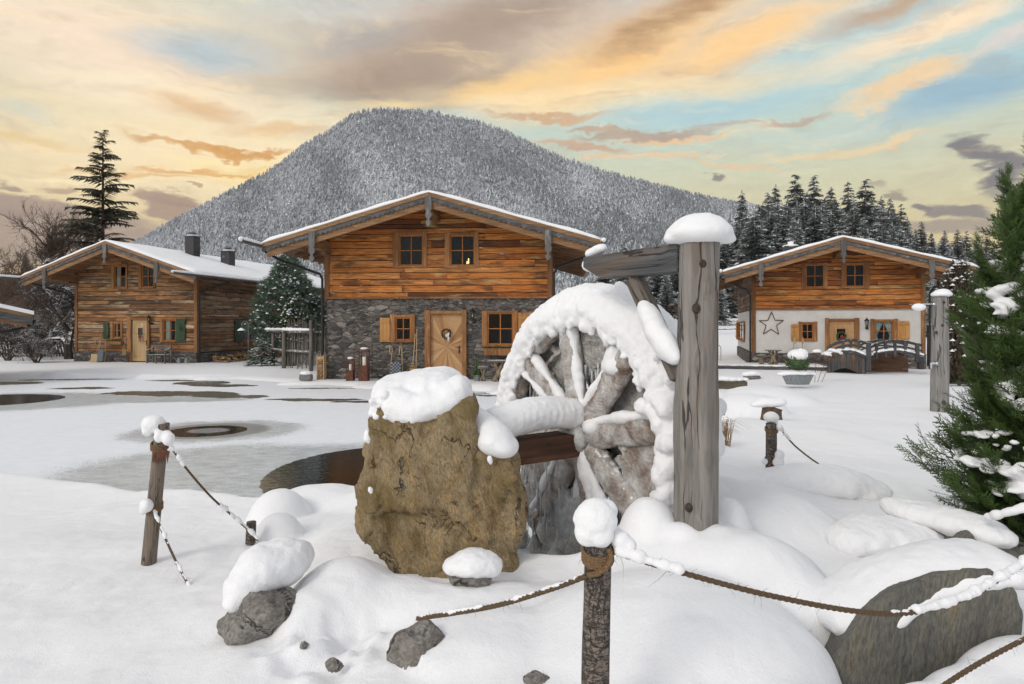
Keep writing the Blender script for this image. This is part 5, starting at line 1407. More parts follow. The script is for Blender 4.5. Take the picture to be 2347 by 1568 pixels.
# standing boulder
outl = [(832, 1215), (832, 1120), (842, 1040), (850, 958), (872, 938), (915, 955), (985, 975), (1035, 955), (1074, 925), (1080, 985), (1088, 1038), (1184, 1046), (1174, 1200), (1166, 1315), (1110, 1330), (1000, 1330), (905, 1300), (858, 1240)]
mb = MB()
fr = [P(x, y, 4.12) for x, y in outl]; mid = Vector((0, 4.12, 0)); cx = sum(p.x for p in fr) / len(fr)
bk = [Vector((cx + (p.x - cx) * .80, 5.0, p.z if p.z < 1.1 else p.z - .05)) for p in fr]
n_ = len(fr); mb.add(fr + bk, [tuple(range(n_)), tuple(range(2 * n_ - 1, n_ - 1, -1))] + [(i, i + n_, (i + 1) % n_ + n_, (i + 1) % n_) for i in range(n_)])
def strata(V, N):
    # slanting slabs of schist that step in and out of the face
    u = V[:, 0] * .8 + V[:, 2] * .35 + .16 * fbm(V, 2.3, 3, 5)
    st_ = .048 * fbm(np.stack([u * 9, V[:, 1] * 1.5, V[:, 2] * 1.1], 1), 1, 4, 61, ridged=True)
    st2 = .024 * fbm(np.stack([u * 30, V[:, 1] * 6, V[:, 2] * 4], 1), 1, 3, 66, ridged=True)
    bulge = -.10 * ((V[:, 2] - .75) / .7) ** 2 * (V[:, 1] < 4.5)
    V = V + N * (st_ * .7 + st2)[:, None]
    V = chip(V, N, 60, .016, 3, (1.5, 1.5, .7)); return chip(V, N, 420, .008, 4, (1.4, 1.4, .8))
bo = blob('boulder', mb, MAT['rock_ochre'], None, .018, 8, ((.05, 1.6, 3, False), (.05, (1.6, 2, .8), 3, True), (.018, (2, 2, 6), 4, False)), strata)
tag(bo, 'tall ochre standing boulder with two snow caps beside the water wheel', 'boulder')
m = MB()
chain(m, [(P(885, 945, 4.35), (.10, .2, .12)), (P(900, 905, 4.45), (.14, .3, .13)), (P(960, 895, 4.5), (.17, .36, .15)), (P(1010, 890, 4.5), (.17, .36, .14)), (P(1040, 905, 4.5), (.12, .34, .12))], .05, 2)
chain(m, [(P(905, 930, 4.18), (.10, .12, .12)), (P(950, 945, 4.12), (.09, .1, .11)), (P(1010, 925, 4.14), (.10, .12, .10)), (P(1050, 900, 4.2), (.09, .14, .12))], .05, 3)
blob('snow_cap', m, MAT['snow'], bo, .014, 9, ((.03, 2.5, 3, False), (.012, 11, 4, False), (.005, 34, 3, False)))
m = MB()
for i in range(46):
    m.ell(P(random.uniform(853, 905), random.uniform(905, 968), 4.10 + random.uniform(0, .1)), [random.uniform(.012, .032)] * 3, 8, 6)
blob('snow_crumbs', m, MAT['snow'], bo, .010, 2, ((.006, 30, 2, False),))
m = MB()
chain(m, [(P(1090, 945, 4.35), (.05, .12, .05)), (P(1105, 975, 4.3), (.09, .16, .10)), (P(1130, 1005, 4.22), (.13, .2, .11)), (P(1155, 1022, 4.2), (.10, .18, .07))], .05, 3)
blob('snow_cap', m, MAT['snow'], bo, .016, 8, ((.014, 5, 3, False),))
for q in (((1122, 1053, 4.07), (.018, .02, .025)), ((849, 1124, 4.10), (.022, .02, .03)), ((842, 1000, 4.14), (.026, .02, .045))):
    m = MB(); c_ = P(*q[0]); m.ell(c_, q[1], 8, 6); m.ell(c_ + Vector((.008, 0, -.018)), tuple(v * .7 for v in q[1]), 8, 6)
    blob('snow_lump', m, MAT['snow'], bo, .006, 1, ((.004, 40, 2, False),))

# water wheel
WR = 1.03; wz = math.atan2(-.821, .571); hub = Vector((.545, 5.15, 1.02)); WD = .30
wheel = thing('water_wheel', 'big iced wooden water wheel heaped with snow behind the standing boulder', 'water wheel', hub, wz)
def WP(r, deg, y=0.0): t = math.radians(deg); return (r * math.cos(t), y, r * math.sin(t))
def ring(r, y, rad, a0=0, a1=360, n_=72, sq=1.0):
    m = MB()
    for i in range(n_ + (0 if a1 - a0 >= 360 else 1)):
        t = a0 + (a1 - a0) * i / n_; q = rad * random.uniform(.85, 1.15); m.ell(WP(r, t, y), (q * sq, q * .75, q * sq), 10, 6)
    return m
ICED = ((.020, 5, 3, False), (.012, 22, 3, False), (.006, 60, 2, False))
blob('rim', ring(.93, 0, .115), MAT['icy_wood'], wheel, .020, 3, ICED)
blob('rim', ring(.93, WD, .10), MAT['icy_wood'], wheel, .022, 3, ICED)
m = MB()
for i in range(16):
    t = 22.5 * i + 6
    a, b = Vector(WP(.72, t, .04)), Vector(WP(1.02, t + 9, .04)); n2 = Vector(WP(1, t + 90, 0))
    c_ = Vector((0, WD - .06, 0)); th = n2 * .022
    m.add([a - th, b - th, b + th, a + th, a - th + c_, b - th + c_, b + th + c_, a + th + c_], [(0, 1, 2, 3), (7, 6, 5, 4), (0, 4, 5, 1), (1, 5, 6, 2), (2, 6, 7, 3), (3, 7, 4, 0)])
m.build('paddle', MAT['icy_wood'], wheel)['kind'] = 'stuff'
bpy.data.objects['paddle'].pop('kind') if 'kind' in bpy.data.objects['paddle'].keys() else None
m = MB()
for i in range(32):
    t = 11.25 * i; a, b = Vector(WP(.76, t, .05)), Vector(WP(.76, t + 11, .05)); c_ = Vector((0, WD - .08, 0)); q = .96
    m.add([a, b, b + c_, a + c_, a * q, b * q, b * q + c_, a * q + c_], [(0, 1, 2, 3), (7, 6, 5, 4), (0, 4, 5, 1), (2, 6, 7, 3)])
m.build('drum', MAT['icy_wood'], wheel)
m = MB()
for y0 in (0,):
    for i in range(16):
        u = i / 15; m.ell((.10 + .82 * u, 0, .0), (.09, .075 + .01 * u, .098 + .018 * math.sin(u * 3)), 12, 8)
spm = remesh(m, .018, 3, .5, list(ICED)); spm.name = 'spoke'; spm.materials.clear(); spm.materials.append(MAT['icy_wood'])
ANG = [12, 52, 101, 140, 190, 236, 284, 322]
for yy, aa_ in ((0.0, ANG), (WD, [a + 8 for a in ANG])):
    for a in aa_:
        o = link('spoke', spm, wheel, (0, yy, 0)); o.rotation_euler = (0, -math.radians(a), 0)
m = MB(); 
for i in range(6): m.ell((0, -.10 + i * .09, 0), (.15, .08, .15), 12, 8)
blob('hub', m, MAT['icy_wood'], wheel, .02, 3, ICED)
m = MB(); m.T = None
m.box((-.085, -.78, -.13), (.10, .6, .045)); m.box((-.105, -.80, -.03), (-.086, -.12, .05))
m.build('shaft', MAT['wood_shaft'], wheel, bevel=.01) if 'wood_shaft' in MAT else m.build('shaft', MAT['wood_beam'], wheel, bevel=.01)
# frozen panels between the spokes, icicle curtains
def sector(r0, r1, a0, a1, y, th, mt, vox=.018, k=18, name='ice_sheet'):
    m = MB(); inn, out_ = [], []
    for i in range(k + 1):
        t = a0 + (a1 - a0) * i / k; out_.append(WP(r1 * random.uniform(.97, 1.03), t)); inn.append(WP(r0 * random.uniform(.85, 1.15), t))
    poly = [(p[0], p[2]) for p in out_] + [(p[0], p[2]) for p in inn[::-1]]
    m.prism(poly[::-1], y, y + th)
    return blob(name, m, MAT[mt], wheel, vox, 2, ((.03, 4, 3, False), (.014, 18, 3, False), (.006, 50, 2, False)))
sector(.50, .93, 56, 99, .06, .07, 'frosty_ice')
sector(.25, .9, 14, 50, .14, .05, 'clear_ice')
sector(.28, .9, 104, 150, .10, .06, 'frosty_ice')
sector(.25, .9, 146, 192, .10, .07, 'frosty_ice')
sector(.35, .93, 10, 50, .13, .05, 'frosty_ice')
sector(.22, .9, 190, 283, .08, .08, 'frosty_ice')
sector(.35, .98, 196, 232, -.03, .08, 'icy_wood')
sector(.5, 1.0, 240, 278, -.04, .08, 'clear_ice')
sector(.45, .95, -38, 10, .0, .09, 'icy_wood')
sector(.25, .9, 285, 322, .18, .05, 'clear_ice')
m = MB()
def icicle(x, y, z, L, r): m.tube([(x, y, z), (x + random.uniform(-.01, .01), y, z - L * .5), (x, y, z - L)], [r, r * .6, .002], 6)
for i in range(260):
    a = random.uniform(-1, 1); zone = random.random()
    if zone < .40: x = random.uniform(-.95, -.1); z = -random.uniform(.15, .75); L = random.uniform(.12, .4)
    elif zone < .55: x = random.uniform(-.2, .25); z = random.uniform(.50, .60); L = random.uniform(.10, .22)
    elif zone < .85: x = random.uniform(.1, .6); z = random.uniform(-.25, -.1); L = random.uniform(.2, .5)
    else: x = random.uniform(-.9, -.4); z = random.uniform(-.1, .5); L = random.uniform(.1, .3)
    icicle(x, random.uniform(.02, .12) if zone >= .40 else random.uniform(-.13, .08), z, L, random.uniform(.006, .016))
m.build('icicles', MAT['clear_ice'], wheel, smooth=True)['kind'] = 'stuff'
m = MB()
for i in range(60): m.ell((random.uniform(-.95, .3), random.uniform(-.1, .2), random.uniform(-1.12, -.75)), (random.uniform(.05, .12), .06, random.uniform(.06, .16)), 10, 6)
blob('ice_foot', m, MAT['frosty_ice'], wheel, .022, 3, ((.03, 5, 3, False), (.012, 22, 3, False)))
# snow on the wheel
m = MB()
for i in range(46):
    t = 2 + 182 * i / 45.0; s_ = math.sin(math.radians(t)); k = .55 + .45 * max(0, s_)
    m.ell(WP(1.06, t, .13), (.11 * k + .02, .24, .13 * k + .02), 12, 8)
    if t > 32: m.ell(WP(.985, t, -.03), (.10 * k, .12, .11 * k), 12, 8)
for i in range(60):
    t = random.uniform(108, 176); m.ell(WP(random.uniform(.88, 1.03), t, -.09 + random.uniform(-.02, .03)), [random.uniform(.02, .045)] * 3, 8, 6)
for i in range(170):
    t = random.uniform(30, 178); m.ell(WP(random.choice((.90, .88, .93)) + random.uniform(-.04, .04), t, -.10 + random.uniform(-.02, .04)), (random.uniform(.015, .04), .03, random.uniform(.02, .06)), 7, 5)
blob('snow_band', m, MAT['snow'], wheel, .015, 4, ((.024, 4.5, 3, False), (.018, 14, 4, False), (.007, 40, 3, False)))
m = MB()
for i in range(150):
    t = random.uniform(-32, 44); w_ = (1 - abs(t - 10) / 60)
    m.ell(WP(random.gauss(.985, .06), t, -.09 + random.uniform(-.05, .08)), [random.uniform(.03, .075) * (.6 + .5 * w_)] * 3, 8, 6)
for i in range(60):
    t = random.uniform(-30, 40); m.ell(WP(1.05, t, random.uniform(-.02, .25)), [random.uniform(.04, .09)] * 3, 8, 6)
blob('snow_clumps', m, MAT['snow'], wheel, .014, 2, ((.012, 18, 3, False), (.006, 45, 2, False)))
def spoke_snow(m, deg, r0, r1, off, w_, yo=-.02):
    t = math.radians(deg); up = Vector((-math.sin(t), 0, math.cos(t))); up = up if up.z > 0 else -up
    up = (up + Vector((0, 0, .6))).normalized()
    k = 30
    for i in range(k + 1):
        r = r0 + (r1 - r0) * i / k; p = Vector(WP(r, deg, yo)) + up * off; q = w_ * (1 + .22 * math.sin(r * 17 + deg)) * random.uniform(.92, 1.08); m.ell(p, (q, q * .95, q * .75), 10, 7)
m = MB(); spoke_snow(m, 12, .10, .86, .105, .06); spoke_snow(m, 52, .20, .62, .10, .045); m.ell(WP(.70, 55, -.03), (.10, .07, .07), 12, 8); spoke_snow(m, 52, .6, .9, .11, .055)
m.ell(Vector(WP(.2, 30, -.05)), (.08, .07, .06), 10, 8)
spoke_snow(m, 101, .14, .9, .085, .045); m.ell((.0, -.08, .2), (.09, .07, .06), 12, 8)
blob('spoke_snow', m, MAT['snow'], wheel, .014, 4, ((.010, 12, 3, False),))
m = MB(); spoke_snow(m, 140, .25, .9, .09, .045); spoke_snow(m, 150, .35, .92, .06, .035, -.06); spoke_snow(m, 286, .12, .95, .06, .055, -.06); spoke_snow(m, 300, .3, .9, .03, .05, -.05); spoke_snow(m, 236, .35, .9, .10, .04, -.05); spoke_snow(m, 264, .3, .75, .02, .06, .05); spoke_snow(m, 200, .5, .95, .09, .04)
blob('spoke_snow', m, MAT['snow'], wheel, .014, 3, ((.012, 14, 3, False),))
m = MB()
for i in range(12):
    u = i / 11; m.ell((.0, -.82 + .70 * u, .16 + .045 * math.sin(u * 3) + .03 * u), (.17 - .02 * u, .12, .125), 12, 8)
m.ell((.02, -.88, .06), (.13, .1, .12), 12, 8)
blob('shaft_snow', m, MAT['snow'], wheel, .014, 9, ((.02, 3, 3, False), (.009, 14, 4, False), (.004, 40, 2, False)))

# timber frame: round post, beam, braces
def log_mesh(H, r0, r1, lean=(0, 0), seed=0, rings=70, sides=36, rough=.06, bul=()):
    V = []; 
    for k in range(rings + 1):
        z = H * k / rings
        for j in range(sides):
            t = 2 * math.pi * j / sides; V.append((math.cos(t), math.sin(t), z))
    V = np.array(V); zz = V[:, 2]; f = zz / H
    nn = fbm(np.stack([V[:, 0] * 1.2, V[:, 1] * 1.2, zz * 1.3], 1), 1, 4, seed) * rough + fbm(np.stack([V[:, 0] * 4, V[:, 1] * 4, zz * 2.5], 1), 1, 3, seed + 3, ridged=True) * rough * .3
    for (bz, bt, amp, wz_) in bul:
        dth = (np.arctan2(V[:, 1], V[:, 0]) - bt + math.pi) % (2 * math.pi) - math.pi
        nn += amp * np.exp(-(dth / .45) ** 2 - ((zz - bz) / wz_) ** 2)
    R = (r0 + (r1 - r0) * f) * (1 + nn)
    V[:, 0] = V[:, 0] * R + lean[0] * f; V[:, 1] = V[:, 1] * R + lean[1] * f
    Fq = []
    for k in range(rings):
        for j in range(sides): Fq.append((k * sides + j, k * sides + (j + 1) % sides, (k + 1) * sides + (j + 1) % sides, (k + 1) * sides + j))
    m = MB(); m.add(V, Fq + [tuple(range(rings * sides, (rings + 1) * sides))]); return m
pb = P(1592, 1200, 3.95); frame = thing('post_and_beam', 'weathered round grey post with a beam reaching over the wheel and a brace', 'timber frame', (pb.x, pb.y, .4))
pH = P(1603, 553, 3.95).z - .4
po_ = log_mesh(pH, .133, .120, (.028, 0), 5, rough=.09, bul=((.75, 3.6, .16, .12), (1.28, 4.6, .16, .07), (.32, 4.5, .16, .08), (1.72, 4.9, .12, .05), (.98, 3.3, .16, .2), (.72, 5.0, .12, .06), (1.5, 5.9, -.10, .4))).build('post', MAT['log_grey'], frame, smooth=True)
off = Vector((-pb.x, -pb.y, -.4))
m = MB(); T_ = lambda p: Vector(p) + off
kn = []
for (kx, ky, kr) in ((1612, 604, .022), (1597, 707, .026), (1619, 1045, .030), (1580, 1165, .024)):
    c_ = P(kx, ky, 3.95 - .128); m = MB()
    m.T = T_; m.ell(c_ + Vector((0, .012, 0)), (kr, .022, kr * 1.15), 12, 8)
    m.build('knot', MAT['log_knot'], frame, smooth=True)
m = MB(); m.T = T_; A_, B_ = P(1562, 592, 4.0), P(1347, 618, 4.70); zt, zb = P(1560, 560, 4).z, P(1560, 625, 4).z
dv = (B_ - A_); dv.z = 0; dv.normalize(); sdv = Vector((-dv.y, dv.x, 0)) * .065
L_ = (Vector((B_.x, B_.y, 0)) - Vector((A_.x, A_.y, 0))).length
a0 = Vector((A_.x, A_.y, 0)) - dv * .02
prof = [(0, zb), (L_ - .18, zb), (L_, zb + .09), (L_, zt - .012), (0, zt)]
def local_beam(name, vs, fs, a, d, mt):
    q = d.to_track_quat('Z', 'Y'); Ri = q.to_matrix().transposed(); mm = MB(); mm.add([Ri @ (Vector(v) - a) for v in vs], fs)
    o = mm.build(name, MAT[mt], frame, bevel=.006); o.rotation_mode = 'QUATERNION'; o.rotation_quaternion = q; o.location = a + off; return o
vs = [a0 + dv * s - sdv + Vector((0, 0, z)) for s, z in prof] + [a0 + dv * s + sdv + Vector((0, 0, z)) for s, z in prof]
bm_ = local_beam('beam', vs, [(0, 1, 2, 3, 4), (9, 8, 7, 6, 5)] + [(i, i + 5, (i + 1) % 5 + 5, (i + 1) % 5) for i in range(5)], a0 + Vector((0, 0, zb)), dv, 'beam_side')
def bar_beam(a, b, w_, h_):
    t_ = MB(); t_.bar(a, b, w_, h_, up=(.5, .8, 0)); local_beam('brace', t_.v, t_.f, a, (b - a).normalized(), 'beam_brown')
m = MB(); m.T = T_
for u in range(6): m.ell(a0 + dv * (L_ - .02 - .02 * u) + Vector((0, 0, zt + .015 + .006 * u)), (.05, .06, .035), 10, 7)
m.ell(B_ + Vector((-.0, 0, .03)), (.045, .07, .05)); blob('beam_snow', m, MAT['snow'], frame, .012, 4, ((.01, 12, 3, False),))
b1, b2 = P(1455, 640, 4.35), P(1560, 868, 4.02)
bar_beam(b1, b2, .10, .11)
b3, b4 = P(1440, 648, 5.0), P(1560, 900, 4.75); bar_beam(b3, b4, .09, .10)
m = MB(); m.T = T_
chain(m, [(P(1478, 703, 4.24), (.05, .08, .045)), (P(1492, 730, 4.16), (.075, .09, .065)), (P(1510, 765, 4.08), (.08, .1, .075)), (P(1530, 800, 4.02), (.075, .1, .075)), (P(1545, 818, 3.98), (.05, .08, .05))], .06, 3)
blob('brace_snow', m, MAT['snow'], frame, .014, 5, ((.014, 8, 3, False),))
m = MB(); m.T = T_
chain(m, [(P(1420, 655, 4.95), (.04, .06, .04)), (P(1440, 680, 4.9), (.06, .08, .05)), (P(1490, 740, 4.85), (.08, .1, .07)), (P(1535, 760, 4.8), (.1, .1, .07)), (P(1550, 780, 4.8), (.08, .1, .06))], .06, 3)
blob('brace_snow', m, MAT['snow'], frame, .018, 5, ((.014, 8, 3, False),))
m = MB(); m.T = T_; c_ = P(1603, 534, 3.95)
m.ell(c_, (.205, .19, .085), 20, 12); m.ell(c_ + Vector((0, 0, .03)), (.17, .16, .085), 20, 12); m.ell(c_ + Vector((-.17, 0, -.035)), (.05, .06, .03)); m.ell(c_ + Vector((.16, -.02, -.04)), (.06, .06, .03)); m.ell(c_ + Vector((0, 0, -.05)), (.15, .14, .03))
blob('snow_cap', m, MAT['snow'], frame, .015, 6, ((.012, 4, 3, False), (.004, 18, 2, False)))
# launder and trough box behind the wheel
box_ = P(1512, 830, 5.1)
lau = thing('wooden_trough', 'dark wooden trough box half hidden between the wheel and the round post', 'trough', box_, math.radians(-35))
m = MB(); m.box((-.16, .0, -.13), (.32, .03, .13)); m.box((-.16, .27, -.13), (.32, .30, .13)); m.box((-.16, .03, -.13), (.32, .27, -.10)); m.box((.28, .03, -.10), (.32, .27, .13)); m.box((-.2, -.02, .131), (.34, .32, .15))
m.build('box', MAT['wood_dark'], lau)
m = MB(); m.box((-.3, -.1, -.42), (.4, .35, -.38)); m.build('shelf', MAT['wood_grey_snow'], lau)
m = MB(); chain(m, [(Vector((-.25, .1, -.35)), (.09, .16, .07)), (Vector((.1, .1, -.33)), (.12, .2, .09)), (Vector((.38, .12, -.34)), (.1, .18, .08))], .1, 3); blob('snow', m, MAT['snow'], lau, .02, 4, ((.012, 8, 3, False),))

# smaller rocks
def capped(name, label, rc, rr, seed, mt, caps, tilt=0.0, rot=0.0, vox=.014, disp=((.018, 5, 3, False), (.010, 18, 4, False), (.004, 50, 2, False)), cuts=9, cat='rock', sm=6):
    o = rock(name, label, rc, rr, seed, mt, cuts=cuts, tilt=tilt, rot=rot, cat=cat)
    m = MB(); m.T = lambda p: Vector(p) - Vector(rc)
    chain(m, caps, .05, 4)
    blob('snow_cap', m, MAT['snow'], o, vox, sm, disp)
    return o
capped('rock', 'leaning brown rock under a thick tilted snow pillow at the lower left', P(592, 1408, 3.42), (.215, .18, .155), 3, 'rock_grey',
       [(P(545, 1372, 3.42), (.07, .1, .06)), (P(570, 1335, 3.5), (.12, .17, .10)), (P(605, 1305, 3.58), (.16, .2, .13)), (P(645, 1290, 3.66), (.15, .2, .13)), (P(685, 1278, 3.72), (.08, .14, .09))], tilt=-.55)
rock('rock', 'bare angular grey rock stuck in the snow at the bottom centre-left', P(950, 1482, 2.98), (.135, .12, .125), 12, 'rock_grey', cuts=12, rot=.5)
capped('rock', 'small grey rock with a round snow cap at the foot of the standing boulder', P(1082, 1322, 3.72), (.15, .12, .055), 8, 'rock_grey',
       [(P(1045, 1296, 3.72), (.08, .1, .055)), (P(1085, 1290, 3.72), (.12, .15, .075)), (P(1125, 1296, 3.72), (.075, .1, .06))], vox=.012)
rock('pebble', 'tiny dark stone peeping out of crumbly snow near the bottom edge', P(766, 1524, 2.93), (.04, .03, .03), 5, 'rock_grey', cat='stone')
rock('pebble', 'tiny black stone in a hollow of the crumbly snow heap', P(697, 1478, 3.1), (.022, .02, .02), 6, 'rock_grey', cat='stone')
rock('rock', 'brownish rock cut by the bottom edge left of the bark post', P(1232, 1572, 2.74), (.08, .07, .05), 15, 'rock_grey')
capped('rock', 'low dark rock under a wide snow pillow between the big slab and the round post', P(1948, 1268, 4.3), (.12, .1, .06), 18, 'rock_slate',
       [(P(1945, 1240, 4.32), (.14, .2, .10)), (P(1990, 1226, 4.4), (.2, .26, .115)), (P(2060, 1225, 4.45), (.22, .28, .11)), (P(2120, 1235, 4.45), (.16, .24, .09))])
capped('rock', 'long dark rock with a snow slope on top near the cedar', P(2235, 1262, 4.15), (.24, .2, .14), 19, 'rock_slate',
       [(P(2065, 1168, 4.6), (.12, .2, .07)), (P(2120, 1180, 4.5), (.16, .22, .08)), (P(2180, 1196, 4.35), (.17, .22, .085)), (P(2240, 1213, 4.2), (.16, .22, .085)), (P(2285, 1228, 4.15), (.08, .15, .07))], cuts=12)
capped('rock', 'flat snow-covered rock on the lawn in front of the short rope post', P(1900, 1135, 6.0), (.5, .3, .06), 22, 'rock_grey',
       [(P(1760, 1102, 6.1), (.22, .26, .07)), (P(1830, 1100, 6.05), (.3, .34, .13)), (P(1910, 1105, 6.0), (.32, .36, .15)), (P(1980, 1122, 5.95), (.22, .3, .10))], vox=.022)
# big slab at the lower right
so = [(1790, 1660), (1880, 1560), (1930, 1480), (1985, 1400), (2060, 1345), (2150, 1314), (2268, 1304), (2322, 1345), (2335, 1390), (2342, 1485), (2200, 1560), (2080, 1640)]
mb = MB(); fr = [P(x, y, 3.02) for x, y in so]; cx = sum(p.x for p in fr) / len(fr)
bk = [Vector((cx + (p.x - cx) * .9 + .1, 3.55, p.z - .20)) for p in fr]; n_ = len(fr)
mb.add(fr + bk, [tuple(range(n_)), tuple(range(2 * n_ - 1, n_ - 1, -1))] + [(i, i + n_, (i + 1) % n_ + n_, (i + 1) % n_) for i in range(n_)])
sl_ = blob('slab_rock', mb, MAT['rock_slate'], None, .02, 5, ((.02, 2, 3, False), (.010, (12, 6, 3), 4, True)))
tag(sl_, 'large slanting dark slate slab behind the snowy rope at the lower right', 'rock')
m = MB(); chain(m, [(P(1950, 1405, 3.3), (.17, .28, .11)), (P(2010, 1352, 3.3), (.15, .3, .10)), (P(2090, 1318, 3.25), (.15, .26, .10)), (P(2170, 1295, 3.25), (.16, .26, .10)), (P(2250, 1288, 3.25), (.14, .26, .085)), (P(2305, 1305, 3.2), (.09, .2, .07))], .04, 4)
blob('snow_cap', m, MAT['snow'], sl_, .016, 8, ((.012, 4, 3, False), (.004, 20, 2, False)))

# rope fence
def catmull(pts, k=14):
    out = []; pts = [Vector(p) for p in pts]; pts = [pts[0] * 2 - pts[1]] + pts + [pts[-1] * 2 - pts[-2]]
    for i in range(1, len(pts) - 2):
        a, b, c, d = pts[i - 1:i + 3]
        for j in range(k):
            t = j / k; out.append(.5 * ((2 * b) + (c - a) * t + (2 * a - 5 * b + 4 * c - d) * t * t + (3 * b - a - 3 * c + d) * t ** 3))
    out.append(pts[-2]); return out
def resample(pts, step):
    out = [pts[0]]; acc = 0
    for a, b in zip(pts[:-1], pts[1:]):
        L = (b - a).length; 
        while acc + L >= step:
            a = a.lerp(b, (step - acc) / L); L = (b - a).length; out.append(a); acc = 0
        acc += L
    return out
def rope(label, stations, r=.009, snow=(), group='ropes of the garden fence', mt='hemp'):
    pts = resample(catmull([P(*s) for s in stations]), r * .9)
    m = MB(); N_ = len(pts)
    for s_ in range(3):
        q = []
        for i, p in enumerate(pts):
            d = (pts[min(i + 1, N_ - 1)] - pts[max(i - 1, 0)]).normalized(); a = d.cross(Vector((0, 0, 1))).normalized(); b = d.cross(a)
            th = i * .9 / 7.5 * 2 * math.pi + s_ * 2.094; q.append(p + (a * math.cos(th) + b * math.sin(th)) * r * .52)
        m.tube(q, r * .58, 6, rnd=random.random())
    for i in range(int(N_ * .5)):
        p = random.choice(pts); d = Vector((random.gauss(0, 1), random.gauss(0, .6), random.gauss(0, 1))).normalized(); L = random.uniform(.012, .04) * (3 if random.random() < .05 else 1)
        e = Vector((random.uniform(-.3, .3), 0, random.uniform(-.5, .1))) * L
        m.tube([p, p + d * L * .5, p + d * L + e], [.0007, .0006, .0003], 3)
    o = m.build('rope', MAT[mt]); tag(o, label, 'rope', group)
    for (u0, u1, th, irr) in snow:
        if True:
            m = MB()
            i0, i1 = int(u0 * (N_ - 1)), int(u1 * (N_ - 1)); st_ = max(1, int(th * .4 / (r * .9))); ph_ = random.uniform(0, 9)
            for i in range(i0, i1, st_):
                q_ = i * r * .9; k = th * (.78 + irr * (.6 * math.sin(q_ * 61 + ph_) * math.sin(q_ * 23 + 2 * ph_) + random.uniform(-.35, .35)))
                m.ell(pts[i] + Vector((random.uniform(-.3, .3) * k * irr, random.uniform(-.3, .3) * k * irr, r * .6 + k * .2)), (k, k, k * .9), 9, 6)
            blob('rope_snow', m, MAT['snow'], o, .0055 if stations[0][2] < 3.5 else .009, 2, ((.004, 40, 3, False),))
    return o
def post(name_mat, label, base, top, r, seed, group='short wooden posts of the rope fence'):
    H = (top - base).length; m = log_mesh(H, r * 1.05, r, (top.x - base.x, top.y - base.y), seed, 40, 24, .09)
    t = thing('rope_post', label, 'post', base, 0, group)
    m.build('post', MAT[name_mat], t, smooth=True); return t
def wrap(t, c, r, n_=4, mt='hemp_light', h=.012):
    m = MB(); q = []
    for i in range(int(n_ * 20)):
        th = i / 20 * 2 * math.pi; q.append(Vector((math.cos(th) * r * random.uniform(1.0, 1.03), math.sin(th) * r, (i / 20 - n_ / 2) * h + .02 * math.sin(th))) + c - t.location)
    m.tube(q, .0055, 6)
    for i in range(40):
        p = random.choice(q); d = Vector((random.gauss(0, 1), random.gauss(0, 1), random.gauss(0, .6))).normalized() * random.uniform(.01, .04); m.tube([p, p + d * .6, p + d + Vector((0, 0, -.01))], [.0008, .0006, .0003], 3)
    m.build('rope_wrap', MAT[mt], t)
def balls(t, lst, vox=.01, disp=((.008, 14, 3, False), (.003, 50, 2, False)), sm=4, name='snow_cap'):
    m = MB(); m.T = lambda p: Vector(p) - t.location
    for c_, r in lst: m.ell(c_, r if isinstance(r, tuple) else (r, r, r), 14, 10)
    blob(name, m, MAT['snow'], t, vox, sm, disp)
b_, t_ = Vector((P(1357, 1245, 2.3).x, 2.3, .0)), P(1372, 1243, 2.3)
t1 = post('log_bark', 'cracked bark post with a big snowball on top in the foreground', b_, t_, .047, 4)
balls(t1, [(P(1366, 1190, 2.3), (.078, .076, .07)), (P(1352, 1220, 2.29), (.055, .05, .05)), (P(1375, 1225, 2.28), (.05, .05, .045)), (P(1385, 1170, 2.32), (.05, .05, .04))], .007)
balls(t1, [(P(1420, 1238, 2.29), (.036, .04, .034)), (P(1440, 1250, 2.28), (.026, .03, .028)), (P(1405, 1222, 2.32), (.03, .03, .03))], .006, ((.008, 24, 3, False),), 2)
wrap(t1, P(1370, 1270, 2.3), .052, 5, h=.009)
m = MB(); q = [P(1395, 1258, 2.26) - t1.location, P(1400, 1280, 2.25) - t1.location, P(1385, 1305, 2.245) - t1.location, P(1362, 1316, 2.245) - t1.location, P(1345, 1318, 2.25) - t1.location]
m.tube(catmull(q, 8), .010, 7, jit=.2); m.build('rope_wrap', MAT['hemp_light'], t1)
b_, t_ = P(340, 1300, 4.7), P(372, 972, 4.7)
t2 = post('log_thin', 'leaning weathered post with snow lumps on the left above the pond edge', b_, t_, .048, 9)
balls(t2, [(P(352, 972, 4.7), (.085, .08, .065)), (P(343, 985, 4.7), (.05, .06, .05)), (P(365, 1000, 4.66), (.035, .04, .05)), (P(386, 1006, 4.66), (.045, .05, .05)), (P(383, 995, 4.68), (.03, .04, .03))], .011)
balls(t2, [(P(336, 1158, 4.62), (.045, .05, .05)), (P(328, 1168, 4.62), (.025, .03, .035))], .01)
wrap(t2, P(366, 1020, 4.7), .056, 4); wrap(t2, P(352, 1160, 4.7), .058, 4)
m = MB()
for i in range(14): x_ = random.uniform(-.06, .06); m.add([Vector((x_, -.05, .0)), Vector((x_ + .03, -.055, -.01)), Vector((x_ + random.uniform(-.02, .04), -.06, -.10))], [(0, 1, 2)])
m.build('bark_scrap', MAT['rust'], t2, loc=P(373, 1028, 4.7) - t2.location)
b_, t_ = P(1767, 1085, 6.3), P(1768, 970, 6.3)
t3 = post('log_bark', 'short bark post with a snowball standing on the right-hand lawn', b_, t_, .05, 14)
